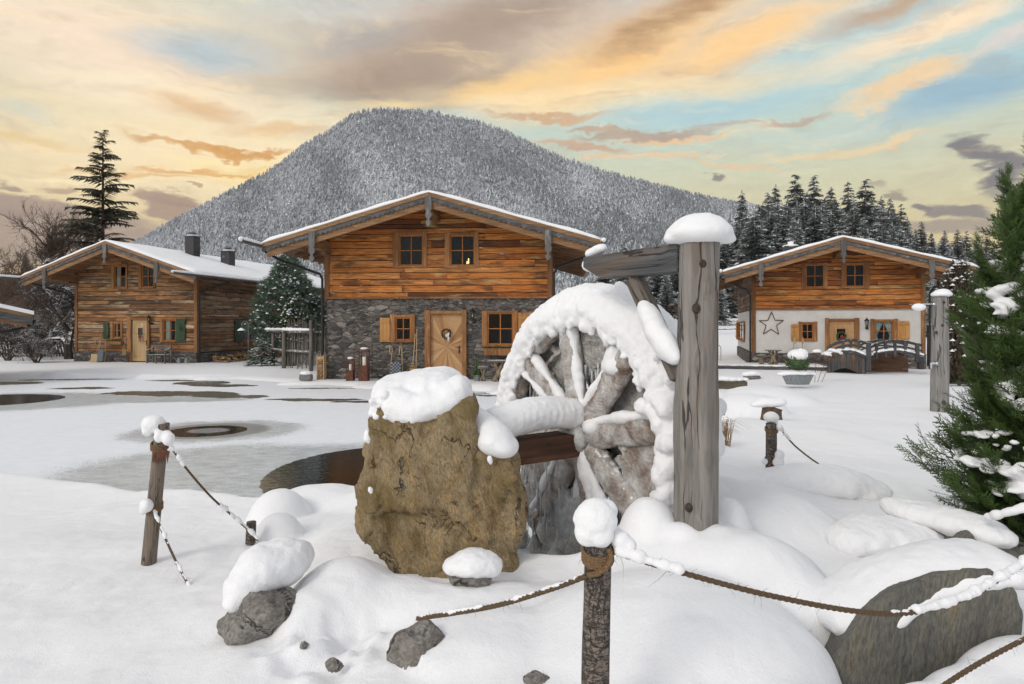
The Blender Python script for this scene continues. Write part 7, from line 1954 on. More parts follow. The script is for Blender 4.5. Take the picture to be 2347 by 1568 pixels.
def bridge(name, label, d0, d1, rail, deck, base, posts, width, barrel, H):
    """rail/deck: lists of (cx, cy) crop points from left to right; d0,d1 distance at both ends"""
    xs_ = [p[0] for p in rail]; xa, xb = xs_[0], xs_[-1]
    def pt(x, y): u = (x - xa) / (xb - xa); return P(*c10(x, y), d0 + (d1 - d0) * u)
    o0 = pt((xa + xb) / 2, base); o0.z = 0; t = thing(name, label, 'footbridge', o0); T = lambda p: Vector(p) - o0
    dirv = (pt(xb, base) - pt(xa, base)); dirv.z = 0; dirv.normalize(); nrm = Vector((-dirv.y, dirv.x, 0))
    def curve(lst): 
        q = catmull([pt(*p) for p in lst], 8); return q
    rc, dc = curve(rail), curve(deck); n_ = len(dc)
    def strip(crv, h, th, off=0.0, mt='wood_bridge', nm='rail', dz=0.0):
        m = MB(); m.T = T
        for a, b in zip(crv[:-1], crv[1:]):
            a, b = a + nrm * off + Vector((0, 0, dz)), b + nrm * off + Vector((0, 0, dz)); v = [a - nrm * th / 2 - Vector((0, 0, h)), b - nrm * th / 2 - Vector((0, 0, h)), b - nrm * th / 2, a - nrm * th / 2]
            m.add(v + [p + nrm * th for p in v], [(0, 1, 2, 3), (7, 6, 5, 4), (0, 4, 5, 1), (3, 2, 6, 7), (0, 3, 7, 4), (1, 5, 6, 2)], .4)
        return m.build(nm, MAT[mt], t)
    strip(rc, .10, .05, 0, nm='handrail'); strip(rc, .07, .04, 0, nm='mid_rail', dz=-.22)
    if width: strip(rc, .10, .05, width, nm='handrail'); strip(rc, .07, .04, width, nm='mid_rail', dz=-.22)
    # deck planks
    m = MB(); m.T = T
    for a, b in zip(dc[:-1], dc[1:]):
        v = [a, b, b + nrm * width, a + nrm * width]; z = Vector((0, 0, -.05)); m.add(v + [p + z for p in v], [(0, 1, 2, 3), (7, 6, 5, 4), (0, 4, 5, 1), (3, 2, 6, 7), (0, 3, 7, 4), (1, 5, 6, 2)])
    m.build('deck', MAT['wood_bridge'], t)
    m = MB(); m.T = T
    for i in range(0, n_ - 1):
        a = dc[i]; m.ell(a + nrm * random.uniform(.06, .2) + Vector((0, 0, .02)), (.13, .22, .055 + random.uniform(0, .03)), 8, 6); m.ell(a + nrm * (.5 * width) + Vector((0, 0, .01)), (.14, width * .5, .05), 8, 6)
    blob('snow_layer', m, MAT['snow_far'], t, .03, 2, ((.015, 8, 3, False),))
    # side
    m = MB(); m.T = T
    if barrel:
        for i in range(44):
            u = i / 44; k = u * (n_ - 1); a = dc[int(k)].lerp(dc[min(int(k) + 1, n_ - 1)], k % 1); k2 = (i + .92) / 44 * (n_ - 1); b = dc[int(k2)].lerp(dc[min(int(k2) + 1, n_ - 1)], k2 % 1)
            zb = pt(xa, base).z - .1 + (math.sin(math.pi * min(1, max(0, (u - .08) / .75))) * .19 if .08 < u < .83 else 0)
            off = nrm * (-.02 - .004 * (i % 2)); v = [Vector((a.x, a.y, zb)) + off, Vector((b.x, b.y, zb)) + off, b + off, a + off]
            m.add(v + [p + nrm * .03 for p in v], [(0, 1, 2, 3), (7, 6, 5, 4), (0, 4, 5, 1), (3, 2, 6, 7), (0, 3, 7, 4), (1, 5, 6, 2)])
        m.build('slat_side', MAT['wood_bridge_up'], t); strip(dc, .12, .04, -.05, nm='edge_beam')
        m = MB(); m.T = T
        a, b = dc[3], dc[-4]; m.add([Vector((a.x, a.y, -.1)) + nrm * .3, Vector((b.x, b.y, -.1)) + nrm * .3, Vector((b.x, b.y, .3)) + nrm * .3, Vector((a.x, a.y, .3)) + nrm * .3], [(0, 1, 2, 3)]); m.build('arch_shade_sheet', MAT['room_dark'], t)  # near-black sheet behind the arch opening, standing in for the shade underneath
    else:
        zb = -.1; rows = 7
        for k in range(rows):
            for a, b in zip(dc[:-1], dc[1:]):
                za, zc = (a.z - zb) * k / rows + zb + .004, (a.z - zb) * (k + 1) / rows + zb; zb2, zd = (b.z - zb) * k / rows + zb + .004, (b.z - zb) * (k + 1) / rows + zb; off = nrm * (width - .02)
                m.add([Vector((a.x, a.y, za)) + off, Vector((b.x, b.y, zb2)) + off, Vector((b.x, b.y, zd)) + off, Vector((a.x, a.y, zc)) + off], [(0, 1, 2, 3)], (k * .37) % 1)
        m.build('side_boards', MAT['wood_bridge_side'], t); strip(dc, .09, .05, -.03, nm='edge_beam')
    for (px, ptop, pbot, wd) in posts:
        a, b = pt(px, ptop), pt(px, pbot); m = MB(); m.T = T; q = nrm * -.05; m.bar(b + q, a + q, wd, wd, up=tuple(dirv)); m.build('post', MAT['wood_bridge'], t, bevel=.004)
    return t
bridge('footbridge', 'dark arched footbridge with slatted barrel side and an arch opening, left of the two', 25.6, 25.0,
       [(410, 605), (560, 525), (740, 480), (900, 485), (1095, 540)], [(400, 735), (560, 665), (700, 650), (850, 670), (1030, 745)], 980,
       [(660, 500, 640, .10), (785, 485, 610, .10), (915, 500, 630, .10), (1070, 530, 985, .17)], 1.0, True, H3)
bridge('footbridge', 'arched footbridge with open grey railing and brown boarded side, right of the two', 25.2, 25.0,
       [(1095, 600), (1190, 540), (1340, 505), (1480, 488), (1660, 500), (1840, 540), (1935, 560)], [(1060, 745), (1190, 690), (1330, 665), (1490, 655), (1660, 670), (1840, 715), (1940, 740)], 980,
       [(1190, 540, 795, .09), (1335, 505, 770, .09), (1485, 485, 765, .09), (1650, 500, 795, .09), (1845, 540, 845, .12), (1900, 760, 965, .17)], 1.1, False, H3)
for (x, y0, y1, lean, lab) in ((240, 700, 1200, -.10, 'leftmost snow-topped garden stake before the footbridge'), (410, 750, 1190, -.55, 'middle snow-topped garden stake leaning before the footbridge'), (545, 700, 1215, -1.0, 'right garden stake with the largest snow lump, leaning most')):
    d = 21.5; base = P(*c10(195 if x == 240 else (210 if x == 410 else 255), y1), d); top = P(*c10(x - 10, y0 + 60), d)
    t = thing('garden_stake', lab, 'garden stake', base, 0, 'poppy-head garden stakes'); v = top - base
    m = MB(); m.tube([Vector((0, 0, -.2)), v * .5, v], .008, 5); m.build('rod', MAT['rust'], t)
    m = MB(); k_ = v; m.tube([k_ + Vector((0, 0, -.05)), k_ + Vector((0, 0, .03)), k_ + Vector((.0, 0, .12))], [.06, .12, .13], 10); m.build('metal_cup', MAT['bark_brown'], t)
    m = MB(); m.ell(k_ + Vector((.01, 0, .17)), (.15 if x != 545 else .26, .14, .07), rot=0, tilt=.3 if x > 300 else 0); blob('snow_cap', m, MAT['snow_far'], t, .02, 2, ((.01, 8, 2, False),))
# zinc tub with boxwood
g = gp(*c3(795, 1392), .15); t = thing('zinc_tub', 'oval zinc tub with a snow-capped box bush on the right lawn', 'planter', g)
k_ = g.y / F / 2.32 * 1.0 * 1.3813 * .34164 * 1.68
m = MB(); n_ = 20; vs = []
for (z_, r_) in ((0, .33), (.26, .46), (.28, .48), (.26, .44)): vs += [(math.cos(i * 2 * math.pi / n_) * r_, math.sin(i * 2 * math.pi / n_) * r_ * .6, z_) for i in range(n_)]
m.add(vs, [(k * n_ + i, k * n_ + (i + 1) % n_, (k + 1) * n_ + (i + 1) % n_, (k + 1) * n_ + i) for k in range(3) for i in range(n_)]); m.build('tub', MAT['zinc'], t)
m = MB(); chain(m, [((-.5, 0, .30), (.13, .1, .05)), ((-.25, 0, .33), (.26, .26, .09)), ((.1, 0, .33), (.30, .3, .10)), ((.42, 0, .31), (.13, .18, .06))], .05); blob('snow_layer', m, MAT['snow_far'], t, .03, 3, ((.015, 6, 2, False),))
m = MB()
for i in range(260):
    a, b = random.uniform(0, 6.28), random.uniform(-1, 1); r_ = .30 * math.sqrt(1 - b * b); p = Vector((math.cos(a) * r_, math.sin(a) * r_, .66 + .24 * b)); q = Vector([random.gauss(0, .05) for _ in range(3)]); q2 = Vector([random.gauss(0, .05) for _ in range(3)]); m.add([p, p + q, p + q2], [(0, 1, 2)])
m.ell((0, 0, .64), (.24, .24, .2)); m.build('box_bush', MAT['leaf_plain'], t)
m = MB(); m.ell((0, 0, .86), (.30, .28, .18)); m.ell((.1, 0, .92), (.2, .2, .14)); blob('snow_cap', m, MAT['snow_far'], t, .025, 3, ((.02, 5, 2, False),))
# wood edges, stump and stone between the frame and the lawn
g = gp(1678, 886, .1); t = thing('timber_edge', 'weathered timber step with snow on top right of the round post', 'timber step', g)
m = MB(); m.box((-.75, -.1, -.1), (.42, .25, .15)); m.build('beam', MAT['wood_mossy'], t, bevel=.02)
m = MB(); chain(m, [((-.7, .1, .2), (.2, .2, .07)), ((-.2, .1, .22), (.3, .25, .09)), ((.4, .1, .2), (.12, .2, .06))], .08); blob('snow_layer', m, MAT['snow_far'], t, .025, 3, ((.012, 6, 2, False),))
g = gp(1722, 866, .05); capped('flat_stone', 'small flat stone with a snow cushion above the timber step', g + Vector((0, 0, .02)), (.32, .2, .08), 55, 'rock_grey', [(g + Vector((-.22, -.02, .13)), (.14, .15, .09)), (g + Vector((.05, 0, .15)), (.24, .2, .10)), (g + Vector((.25, 0, .12)), (.12, .15, .06))], vox=.03, cat='stone')
g = P(1768, 940, 11.4); t = thing('tree_stump', 'low stump under a mushroom of snow behind the short bark post', 'stump', g)
m = MB(); m.tube([(0, 0, -.2), (0, 0, .0), (.02, 0, .06)], [.19, .17, .16], 12, jit=.1); m.build('stump', MAT['bark_brown'], t)
m = MB(); chain(m, [((-.27, 0, .10), (.10, .12, .05)), ((-.1, 0, .14), (.18, .2, .09)), ((.1, 0, .14), (.16, .2, .09))], .06); blob('snow_cap', m, MAT['snow'], t, .02, 4, ((.012, 6, 2, False),))
# pool ladder
g = gp(1648, 834); t = thing('pool_ladder', 'chrome handrail of a pool ladder just right of the round post', 'handrail', g)
for dy in (0, .45):
    m = MB(); m.tube([(-.25, dy, -.05), (-.25, dy, .75)] + [(-.25 + .17 - .17 * math.cos(a), dy, .75 + .17 * math.sin(a)) for a in [i * math.pi / 8 for i in range(1, 9)]] + [(.09, dy, .1)], .022, 8); m.build('rail', MAT['chrome'], t, smooth=True)
# rail fences and grey fence behind
def rail_fence(label, a, b, n_, h, sp=3):
    t = thing('rail_fence', label, 'fence', a, 0); v = b - a
    for i in range(n_):
        p = v * (i / max(1, n_ - 1)); zg = gh(a.x + p.x, a.y + p.y) - a.z; m = MB(); m.tube([p + Vector((0, 0, zg - .1 - p.z)), p + Vector((0, 0, zg + h - p.z))], .09, 6); m.build('post', MAT['wood_fence'], t)
    for k in range(sp):
        for i in range(n_ - 1):
            p, q = v * (i / (n_ - 1)), v * ((i + 1) / (n_ - 1)); z0, z1 = gh(a.x + p.x, a.y + p.y) - a.z, gh(a.x + q.x, a.y + q.y) - a.z; zz = h * (.3 + .28 * k)
            m = MB(); m.tube([Vector((p.x, p.y, z0 + zz)), Vector((q.x, q.y, z1 + zz + .1))], .05, 5); m.build('rail', MAT['wood_fence'], t)
    return t
d = 62; a_ = Vector(((1560 - HX) / F * d, d, gh((1560 - HX) / F * d, d))); b_ = Vector(((2400 - HX) / F * d, d + 2, gh((2400 - HX) / F * d, d))); b_.z = a_.z
rail_fence('long weathered rail fence across the snowy field behind the white cabin', a_, b_, 12, 1.35)
t = thing('picket_fence', 'dark slanting picket fence with snow caps left of the weathered cabin', 'fence', Vector((-29.5, 38, .0)))
m = MB()
for i in range(52):
    x = -2.5 + i * .175; ln = -.10 + .03 * math.sin(i * .7) - (.12 if i > 22 else 0); m.bar((x, 0, 0), (x + ln, 0, random.uniform(.95, 1.08)), .09, .03, up=(0, 1, 0))
m.build('pickets', MAT['wood_fence'], t)
m = MB(); m.box((-2.6, .03, .2), (6.7, .08, .3)); m.box((-2.6, .03, .75), (6.7, .08, .85)); m.build('rail', MAT['wood_fence'], t)
m = MB()
for i in range(60): m.ell((-2.5 + i * .155, .0, 1.03 + random.uniform(-.02, .03)), (.10, .07, .05), 7, 5)
m.build('snow_layer', MAT['snow_far'], t, smooth=True)
t = thing('board_fence', 'tall dark board fence beside the right corner of the white cabin', 'fence', P(2130, 845, 30.5)); t.location.z = 0
m = MB()
for i in range(40): m.box((-.1 + i * .2, .0, -.2), (.09 + i * .2, .03, 1.9 + random.uniform(-.04, .04)), None)
m.build('boards', MAT['wood_fence'], t)
m = MB()
for i in range(50): m.ell((i * .16, .02, 1.93), (.12, .07, .05), 7, 5)
m.build('snow_layer', MAT['snow_far'], t, smooth=True)
# snow lump by the left cabin door, roof corner of a shed at the left edge
t = thing('shed', 'corner of a snow-covered plank roof of a low shed cut by the left edge', 'shed', P(-75, 800, 21.0), math.radians(38)); t.location.z = 0
zc = EYE + 24 / F * 21; m = MB()
def shed_slab(m, x0, x1, top, th, y0=-.0, y1=5): m.prism([(x0, zc + top + .42 * -x0 * .62), (x1, zc + top - .42 * x1 * .62), (x1, zc + top - th - .42 * x1 * .62), (x0, zc + top - th - .42 * x0 * .62)][::1], y0, y1)
xr = (50 + 75) / F * 21
def sl_prism(m, x0, x1, t0, t1, y0, y1): k = -.26; m.prism([(x0, zc + t0 + k * (x0 - xr)), (x0, zc + t1 + k * (x0 - xr)), (x1, zc + t1 + k * (x1 - xr)), (x1, zc + t0 + k * (x1 - xr))], y0, y1)
m = MB(); sl_prism(m, -3, xr - .05, -.12, .0, 0, 6); m.build('roof', MAT['wood_rafter'], t)
m = MB(); sl_prism(m, -3, xr - .06, -.36, -.121, -.03, .03); m.build('fascia_board', MAT['wood_grey'], t)
m = MB(); sl_prism(m, -3, xr - .2, -.48, -.361, .0, .06); m.build('bargeboard', MAT['wood_rafter'], t)
m = MB(); sl_prism(m, -3, xr - .02, .002, .13, -.02, 6); m.build('snow_layer', MAT['snow_far'], t)
m = MB(); m.tube([(xr + .05, -.15, zc - .10), (xr + .05, 6, zc - .10)], .08, 8); m.build('gutter', MAT['gutter_metal'], t)
m = MB(); m.tube([(xr + .02, .3, zc - .15), (xr - .05, .3, zc - .32), (xr - .5, .3, zc - .5), (xr - 1.1, .3, zc - .62)], .05, 8); m.build('downpipe', MAT['black_metal'], t)
m = MB(); m.box((-3, .6, -.1), (-.9, 5.5, zc + .4)); m.build('wall', MAT['wood_dark'], t)
# ------------------------------------------------------------------ trees and shrubs
random.seed(71)
def wpt(px, d): return (px - HX) / F * d
PINE = [MAT['needles_pine'], MAT['snow_far'], MAT['bark_dark']]
CED = [MAT['needles_cedar'], MAT['snow_far'], MAT['bark_dark']]
# lone spruce behind the left cabin
d = 47.0; z0 = gh(wpt(236, d), d); H_ = EYE + (HY - 303) / F * d - z0
cr, tr = conifer('lone_spruce', 77, H_, 4.3, 46, 7, 16, [MAT['needles_spruce'], MAT['snow_far'], MAT['bark_brown']], snow=.02, power=.72, droop=.30, clear=.22, dens=.72, tw=.22, up=.36, hang=(.2, .6), jit=1.6)
tree_thing('spruce_tree', 'tall dark spruce with open drooping branches behind the left cabin', 'tree', cr, tr, (wpt(236, d), d, z0), .3)
# pine between the cabins (tufts of long needles holding snow)
def tuft_pine(seed, H, R, n_tuft, snow, L=.20, base=.12):
    r = random.Random(seed); V = []; Fc = []; M = []; Rn = []
    def tri(a, b, c, m, rv): i = len(V); V.extend([a, b, c]); Fc.append((i, i + 1, i + 2)); M.append(m); Rn.append(rv)
    for i in range(n_tuft):
        f = base + (1 - base) * r.random() ** 1.25
        rad = R * (math.sin(min(1, (1 - f) * 1.25) * math.pi / 2) ** .8) * (1 - .25 * (f < base + .1))
        th = r.uniform(0, 6.283); k = r.uniform(.45, 1.0) ** .6 * (1 + .14 * math.sin(th * 5 + f * 14))
        c = Vector((math.cos(th) * rad * k, math.sin(th) * rad * k, H * f + .12 * rad * k))
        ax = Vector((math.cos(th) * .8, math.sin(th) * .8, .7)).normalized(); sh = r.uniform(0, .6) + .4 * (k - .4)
        for j in range(15):
            dd = (ax + Vector((r.gauss(0, .55), r.gauss(0, .55), r.gauss(0, .45)))).normalized() * L * r.uniform(.7, 1.25)
            s = dd.cross(Vector((r.gauss(0, 1), r.gauss(0, 1), r.gauss(0, 1)))).normalized() * .02
            tri(tuple(c - s), tuple(c + s), tuple(c + dd), 0, min(1, max(0, sh + r.uniform(-.2, .2))))
        if r.random() < snow:
            q = r.uniform(.04, .10)
            for j in range(5):
                a = j * 1.2566; a2 = a + 1.2566; top = c + ax * .10 + Vector((0, 0, q * .8))
                tri(tuple(top), tuple(c + ax * .08 + Vector((math.cos(a) * q, math.sin(a) * q, 0))), tuple(c + ax * .08 + Vector((math.cos(a2) * q, math.sin(a2) * q, 0))), 1, .5)
    for i in range(60):
        f = r.uniform(.15, .9); th = r.uniform(0, 6.283); rad = R * (1 - f) * .9; a = Vector((0, 0, H * f)); b = Vector((math.cos(th) * rad, math.sin(th) * rad, H * f + .2 * rad)); s = Vector((-math.sin(th), math.cos(th), 0)) * .03
        tri(tuple(a - s), tuple(a + s), tuple(b), 2, .5); s = Vector((0, 0, .03)); tri(tuple(a - s), tuple(a + s), tuple(b), 2, .5)
    o = np_mesh('tmp', np.array(V), np.array(Fc), PINE, np.array(Rn), np.array(M)); me = o.data; bpy.data.objects.remove(o)
    mb = MB(); mb.tube([(0, 0, -.3), (0, 0, H * .95)], [.10, .02], 8); tm = mb.mesh('pine_trunk', True); tm.materials.append(MAT['bark_dark'])
    return me, tm
d = 33.5; a, b = tuft_pine(5, 5.4, 1.85, 1900, .36, .30)
tree_thing('pine_tree', 'bushy snow-flecked pine between the left and the middle cabin', 'tree', a, b, (wpt(660, d), d, 0), 0)
a, b = tuft_pine(6, 2.6, 1.15, 700, .4, .24); tree_thing('pine_tree', 'shorter snowy pine hugging the downpipe of the stone cabin', 'tree', a, b, (wpt(722, 34), 34, 0.9), 0)
cr, tr = conifer('little_conifer', 15, 1.5, 1.3, 9, 6, 7, PINE, snow=.6, droop=.5, clear=.1); tree_thing('young_pine', 'low sprawling green pine by the firewood heap', 'tree', cr, tr, (wpt(600, 30.5), 30.5, 0), 0)
# columnar arborvitae behind the stick fence
def column_shrub(seed, H, R, n_, mats, snow, lean=.12, L=.16, w_=.03):
    r = random.Random(seed); V = []; Fc = []; M = []; Rn = []
    def tri(a, b, c, m, rv): i = len(V); V.extend([tuple(a), tuple(b), tuple(c)]); Fc.append((i, i + 1, i + 2)); M.append(m); Rn.append(rv)
    for i in range(n_):
        f = r.random() ** .9; rad = R * (math.sin(math.pi * min(1, (f * .82 + .17))) ** .6) * r.uniform(.55, 1.05); th = r.uniform(0, 6.283)
        c = Vector((math.cos(th) * rad, math.sin(th) * rad, H * f)); up = (Vector((math.cos(th) * .35, math.sin(th) * .35, 1)) + Vector((r.gauss(0, .2), r.gauss(0, .2), 0))).normalized() * L * r.uniform(.7, 1.4)
        for j in range(4):
            s = Vector((r.gauss(0, 1), r.gauss(0, 1), r.gauss(0, .3))).normalized() * w_; d_ = up + Vector((r.gauss(0, .03), r.gauss(0, .03), 0)); tri(c - s, c + s, c + d_, 0, min(1, max(0, rad / R * .6 + r.uniform(-.2, .3))))
        if r.random() < snow * (.4 + f):
            q = r.uniform(.04, .09)
            for j in range(5): a = j * 1.2566; a2 = a + 1.2566; o = c + up * .6; tri(o + Vector((0, 0, q * .9)), o + Vector((math.cos(a) * q, math.sin(a) * q, 0)), o + Vector((math.cos(a2) * q, math.sin(a2) * q, 0)), 1, .5)
    for th in (0, 1.05, 2.1): s = Vector((math.cos(th), math.sin(th), 0)) * R * .5; tri(-s, s, Vector((0, 0, H * .9)), 0, .0)
    o = np_mesh('tmp', np.array(V), np.array(Fc), mats, np.array(Rn), np.array(M)); me = o.data; bpy.data.objects.remove(o)
    mb = MB(); mb.tube([(0, 0, -.2), (0, 0, H * .6)], [.05, .02], 6); tm = mb.mesh('stem', True); tm.materials.append(MAT['bark_dark']); return me, tm
a, b = column_shrub(8, 3.0, .42, 1500, [MAT['needles_cedar'], MAT['snow_far'], MAT['bark_dark']], .10)
tree_thing('arborvitae', 'slim dark column of arborvitae with snow flecks behind the stick fence', 'shrub', a, b, (wpt(664, 30.6), 30.6, -.1), 0)
a, b = column_shrub(9, 3.6, .62, 2600, [MAT['needles_brown'], MAT['snow_far'], MAT['bark_dark']], .12, L=.22, w_=.02)
tree_thing('brown_conifer', 'brownish ragged conifer with snow on its tips behind the shower post', 'shrub', a, b, (wpt(2198, 20.0), 20.0, .1), 0)
# foreground cedar: flat sprays on arching limbs
def cedar():
    r = random.Random(12); rn = np.random.default_rng(12)
    temps = []
    for q in range(6):
        V = []; Fc = []; M = []
        def tri(a, b, c): i = len(V); V.extend([a, b, c]); Fc.append((i, i + 1, i + 2)); M.append(0)
        def frond(o, dv, L, w, lev):
            dv = dv.normalized(); s = Vector((-dv.y, dv.x, 0)).normalized() if abs(dv.z) < .95 else Vector((1, 0, 0))
            tri(tuple(o - s * w), tuple(o + s * w), tuple(o + dv * L))
            if lev == 0: return
            n_ = 9 if lev == 2 else 5
            for i in range(n_):
                u = .12 + .82 * i / n_; sg = 1 if i % 2 else -1; a = r.uniform(.5, .85)
                dd = dv * math.cos(a) + s * sg * math.sin(a) + Vector((0, 0, r.uniform(-.12, .12)))
                frond(o + dv * L * u, dd, L * (.48 if lev == 2 else .42) * (1 - .55 * u) * r.uniform(.8, 1.2), w * .8, lev - 1)
        frond(Vector((0, 0, 0)), Vector((1, 0, 0)), 1.0, .034, 2)
        temps.append((np.array(V), np.array(Fc)))
    cx, cy, zb = 3.97, 4.6, .38; Ht = 2.6
    prof = np.array([(0, .5), (.08, .74), (.17, .84), (.26, .66), (.36, .56), (.5, .58), (.62, .56), (.75, .47), (.88, .33), (1, .08)])
    Vs, Fs, Rs = [], [], []; off = 0
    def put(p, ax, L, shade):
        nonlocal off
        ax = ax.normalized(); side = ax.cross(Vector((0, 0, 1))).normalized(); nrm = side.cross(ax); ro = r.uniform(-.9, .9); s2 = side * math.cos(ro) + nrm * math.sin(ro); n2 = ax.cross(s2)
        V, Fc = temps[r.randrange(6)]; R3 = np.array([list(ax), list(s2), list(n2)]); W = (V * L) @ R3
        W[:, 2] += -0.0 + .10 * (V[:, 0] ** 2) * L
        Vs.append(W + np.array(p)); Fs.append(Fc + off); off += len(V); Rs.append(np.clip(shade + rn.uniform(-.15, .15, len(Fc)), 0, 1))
    for i in range(8200):
        f = r.random() ** .9; th = r.uniform(0, 6.283)
        if math.sin(th) > .55 and r.random() < .6: th = -th
        rad = np.interp(f, prof[:, 0], prof[:, 1]) * (1 + .13 * math.sin(th * 4 + f * 17) + .10 * math.sin(th * 7 - f * 29)); k = r.uniform(.3, 1.0) ** .45
        p = Vector((math.cos(th) * rad * k, math.sin(th) * rad * k, Ht * f + .12 * rad * k - .05))
        el_ = r.uniform(.15, .85) + .35 * f
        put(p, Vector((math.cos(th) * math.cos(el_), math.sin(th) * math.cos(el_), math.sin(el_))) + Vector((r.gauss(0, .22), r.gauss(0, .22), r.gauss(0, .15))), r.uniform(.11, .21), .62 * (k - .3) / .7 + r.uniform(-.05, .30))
    arms = [(3.35, .78, .42), (3.0, .66, .45), (3.6, .58, .35), (3.15, .52, .22), (2.9, .35, .22), (3.2, .20, .42), (3.5, .16, .40), (3.05, .86, .40), (3.5, .92, .36), (3.3, .10, .30), (3.9, .42, .4), (4.2, .72, .4), (4.4, .15, .4), (3.0, .97, .35), (3.4, .70, .55), (3.25, .30, .40), (3.5, .45, .45)]
    for (th, f, ext) in arms:
        rad = np.interp(f, prof[:, 0], prof[:, 1]) * .75; o = Vector((math.cos(th) * rad, math.sin(th) * rad, Ht * f)); el_ = .55 if f > .4 else .25
        for j in range(26):
            u = j / 25; bend = Vector((math.cos(th) * math.cos(el_ + .5 * u), math.sin(th) * math.cos(el_ + .5 * u), math.sin(el_ + .5 * u))); p = o + bend * ext * u
            for s in range(2): put(p, bend + Vector((r.gauss(0, .4), r.gauss(0, .4), r.gauss(0, .3))), .17 * (1.1 - .6 * u), .6 + r.uniform(-.2, .3))
    t = thing('cedar_tree', 'large bright green cedar with snow clumps at the right edge of the foreground', 'tree', (cx, cy, zb))
    o = np_mesh('crown', np.concatenate(Vs), np.concatenate(Fs), [MAT['needles_cedar']], np.concatenate(Rs), parent=t)
    m = MB(); m.tube([(0, 0, -.2), (0, 0, Ht * .9)], [.12, .02], 9)
    for i in range(46):
        f = r.uniform(.02, .85); th = r.uniform(0, 6.283); rad = np.interp(f, prof[:, 0], prof[:, 1]) * .75; m.tube([(0, 0, Ht * f - .1), (math.cos(th) * rad * .6, math.sin(th) * rad * .6, Ht * f + .02), (math.cos(th) * rad, math.sin(th) * rad, Ht * f + .15)], [.02, .013, .004], 5)
    m.build('trunk', MAT['bark_brown'], t)
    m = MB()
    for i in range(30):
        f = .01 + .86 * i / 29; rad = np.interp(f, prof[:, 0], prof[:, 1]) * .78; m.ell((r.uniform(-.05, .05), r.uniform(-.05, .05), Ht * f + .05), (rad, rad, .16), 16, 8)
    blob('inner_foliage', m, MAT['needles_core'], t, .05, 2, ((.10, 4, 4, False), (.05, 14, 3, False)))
    m = MB()
    def cl(th, f, n_, sp_, big):
        rad = np.interp(f, prof[:, 0], prof[:, 1]) * 1.04
        for i in range(n_):
            a = th + r.gauss(0, sp_); big_ = big * 1.0; rr = rad * r.uniform(.8, 1.02); p = Vector((math.cos(a) * rr, math.sin(a) * rr, Ht * f + .15 + r.gauss(0, .025) - .10 * (rr - rad * .8)))
            m.ell(p, (big_ * r.uniform(.6, 1.3), big_ * r.uniform(.6, 1.3), big_ * r.uniform(.3, .5)), 9, 6, rot=r.uniform(0, 3), tilt=r.uniform(-.3, .3))
    for (th, f, n_, sp_, big) in [(3.35, .70, 14, .18, .055), (3.6, .62, 26, .28, .07), (3.3, .58, 18, .22, .05), (4.0, .60, 20, .22, .085), (3.2, .52, 10, .15, .05), (3.7, .48, 10, .12, .05), (3.3, .36, 14, .15, .06), (3.6, .33, 10, .12, .045), (4.0, .3, 14, .2, .045), (3.9, .22, 12, .15, .04), (3.4, .17, 26, .2, .06), (3.7, .12, 24, .2, .06), (4.1, .12, 16, .15, .055), (3.2, .24, 12, .1, .045), (4.3, .4, 12, .15, .05), (4.2, .8, 12, .2, .06), (3.6, .8, 10, .2, .05), (4.4, .05, 12, .2, .05), (4.0, .42, 10, .1, .05)]: cl(th, f, n_, sp_, big)
    for i in range(200):
        f = r.random() ** .8; th = r.uniform(2.7, 5.6); cl(th, f, 2, .04, r.uniform(.015, .035))
    blob('snow_clumps', m, MAT['snow'], t, .014, 2, ((.012, 14, 3, False), (.006, 45, 2, False)))
cedar()
# bare trees and shrubs
def bare_mesh(seed, L0, r0, levels, spread, nkids=(2, 4), up=.25, segs=3, stems=1, shrink=.68, curl=.25, fine=True):
    r = random.Random(seed); m = MB()
    def grow(p, d, L, rad, lev):
        q = [p]; dd = d.copy()
        for i in range(segs):
            dd = (dd + Vector((r.gauss(0, curl), r.gauss(0, curl), r.gauss(0, curl) + up * .15))).normalized(); q.append(q[-1] + dd * L / segs)
        rr = [rad * (1 - .45 * i / segs) for i in range(segs + 1)]
        m.tube(q, rr, 6 if lev == 0 else (4 if lev < 3 else 3), caps=False)
        if lev >= levels: return
        for i in range(r.randint(*nkids)):
            u = r.uniform(.35, 1.0); k = min(segs - 1, int(u * segs)); b = q[k].lerp(q[k + 1], u * segs - k); ax = Vector((r.gauss(0, 1), r.gauss(0, 1), r.gauss(0, .6))).normalized()
            nd = (dd + ax * spread + Vector((0, 0, up))).normalized(); grow(b, nd, L * shrink * r.uniform(.7, 1.15), rad * .55, lev + 1)
        grow(q[-1], dd, L * shrink, rad * .6, lev + 1)
    for s in range(stems):
        a = s * 6.283 / stems + r.uniform(-.3, .3); d = Vector((math.cos(a) * .45 * (stems > 1), math.sin(a) * .45 * (stems > 1), 1)).normalized(); grow(Vector((0, 0, -.1)), d, L0 * r.uniform(.8, 1.1), r0, 0)
    return m
def bare(name, label, px, d, m, mt, cat='tree', z=None, rz=0.0, sc=1.0):
    x = wpt(px, d); t = thing(name, label, cat, (x, d, gh(x, d) if z is None else z), rz); t.scale = (sc,) * 3
    m.build('branches', MAT[mt], t, smooth=False)
    return t
bare('bare_tree', 'dark bare tree with snow-lined branches touching the left cabin roof', 158, 36.5, bare_mesh(3, 2.3, .19, 6, .9, (2, 4), .16, 3), 'bark_snowy', sc=1.25)
bare('bare_tree', 'big fine-twigged bare tree behind the left cabin, reaching left of the spruce', 60, 46, bare_mesh(11, 3.0, .17, 6, .75, (2, 4), .3, 3, 2), 'twig', z=1.0, sc=1.45)
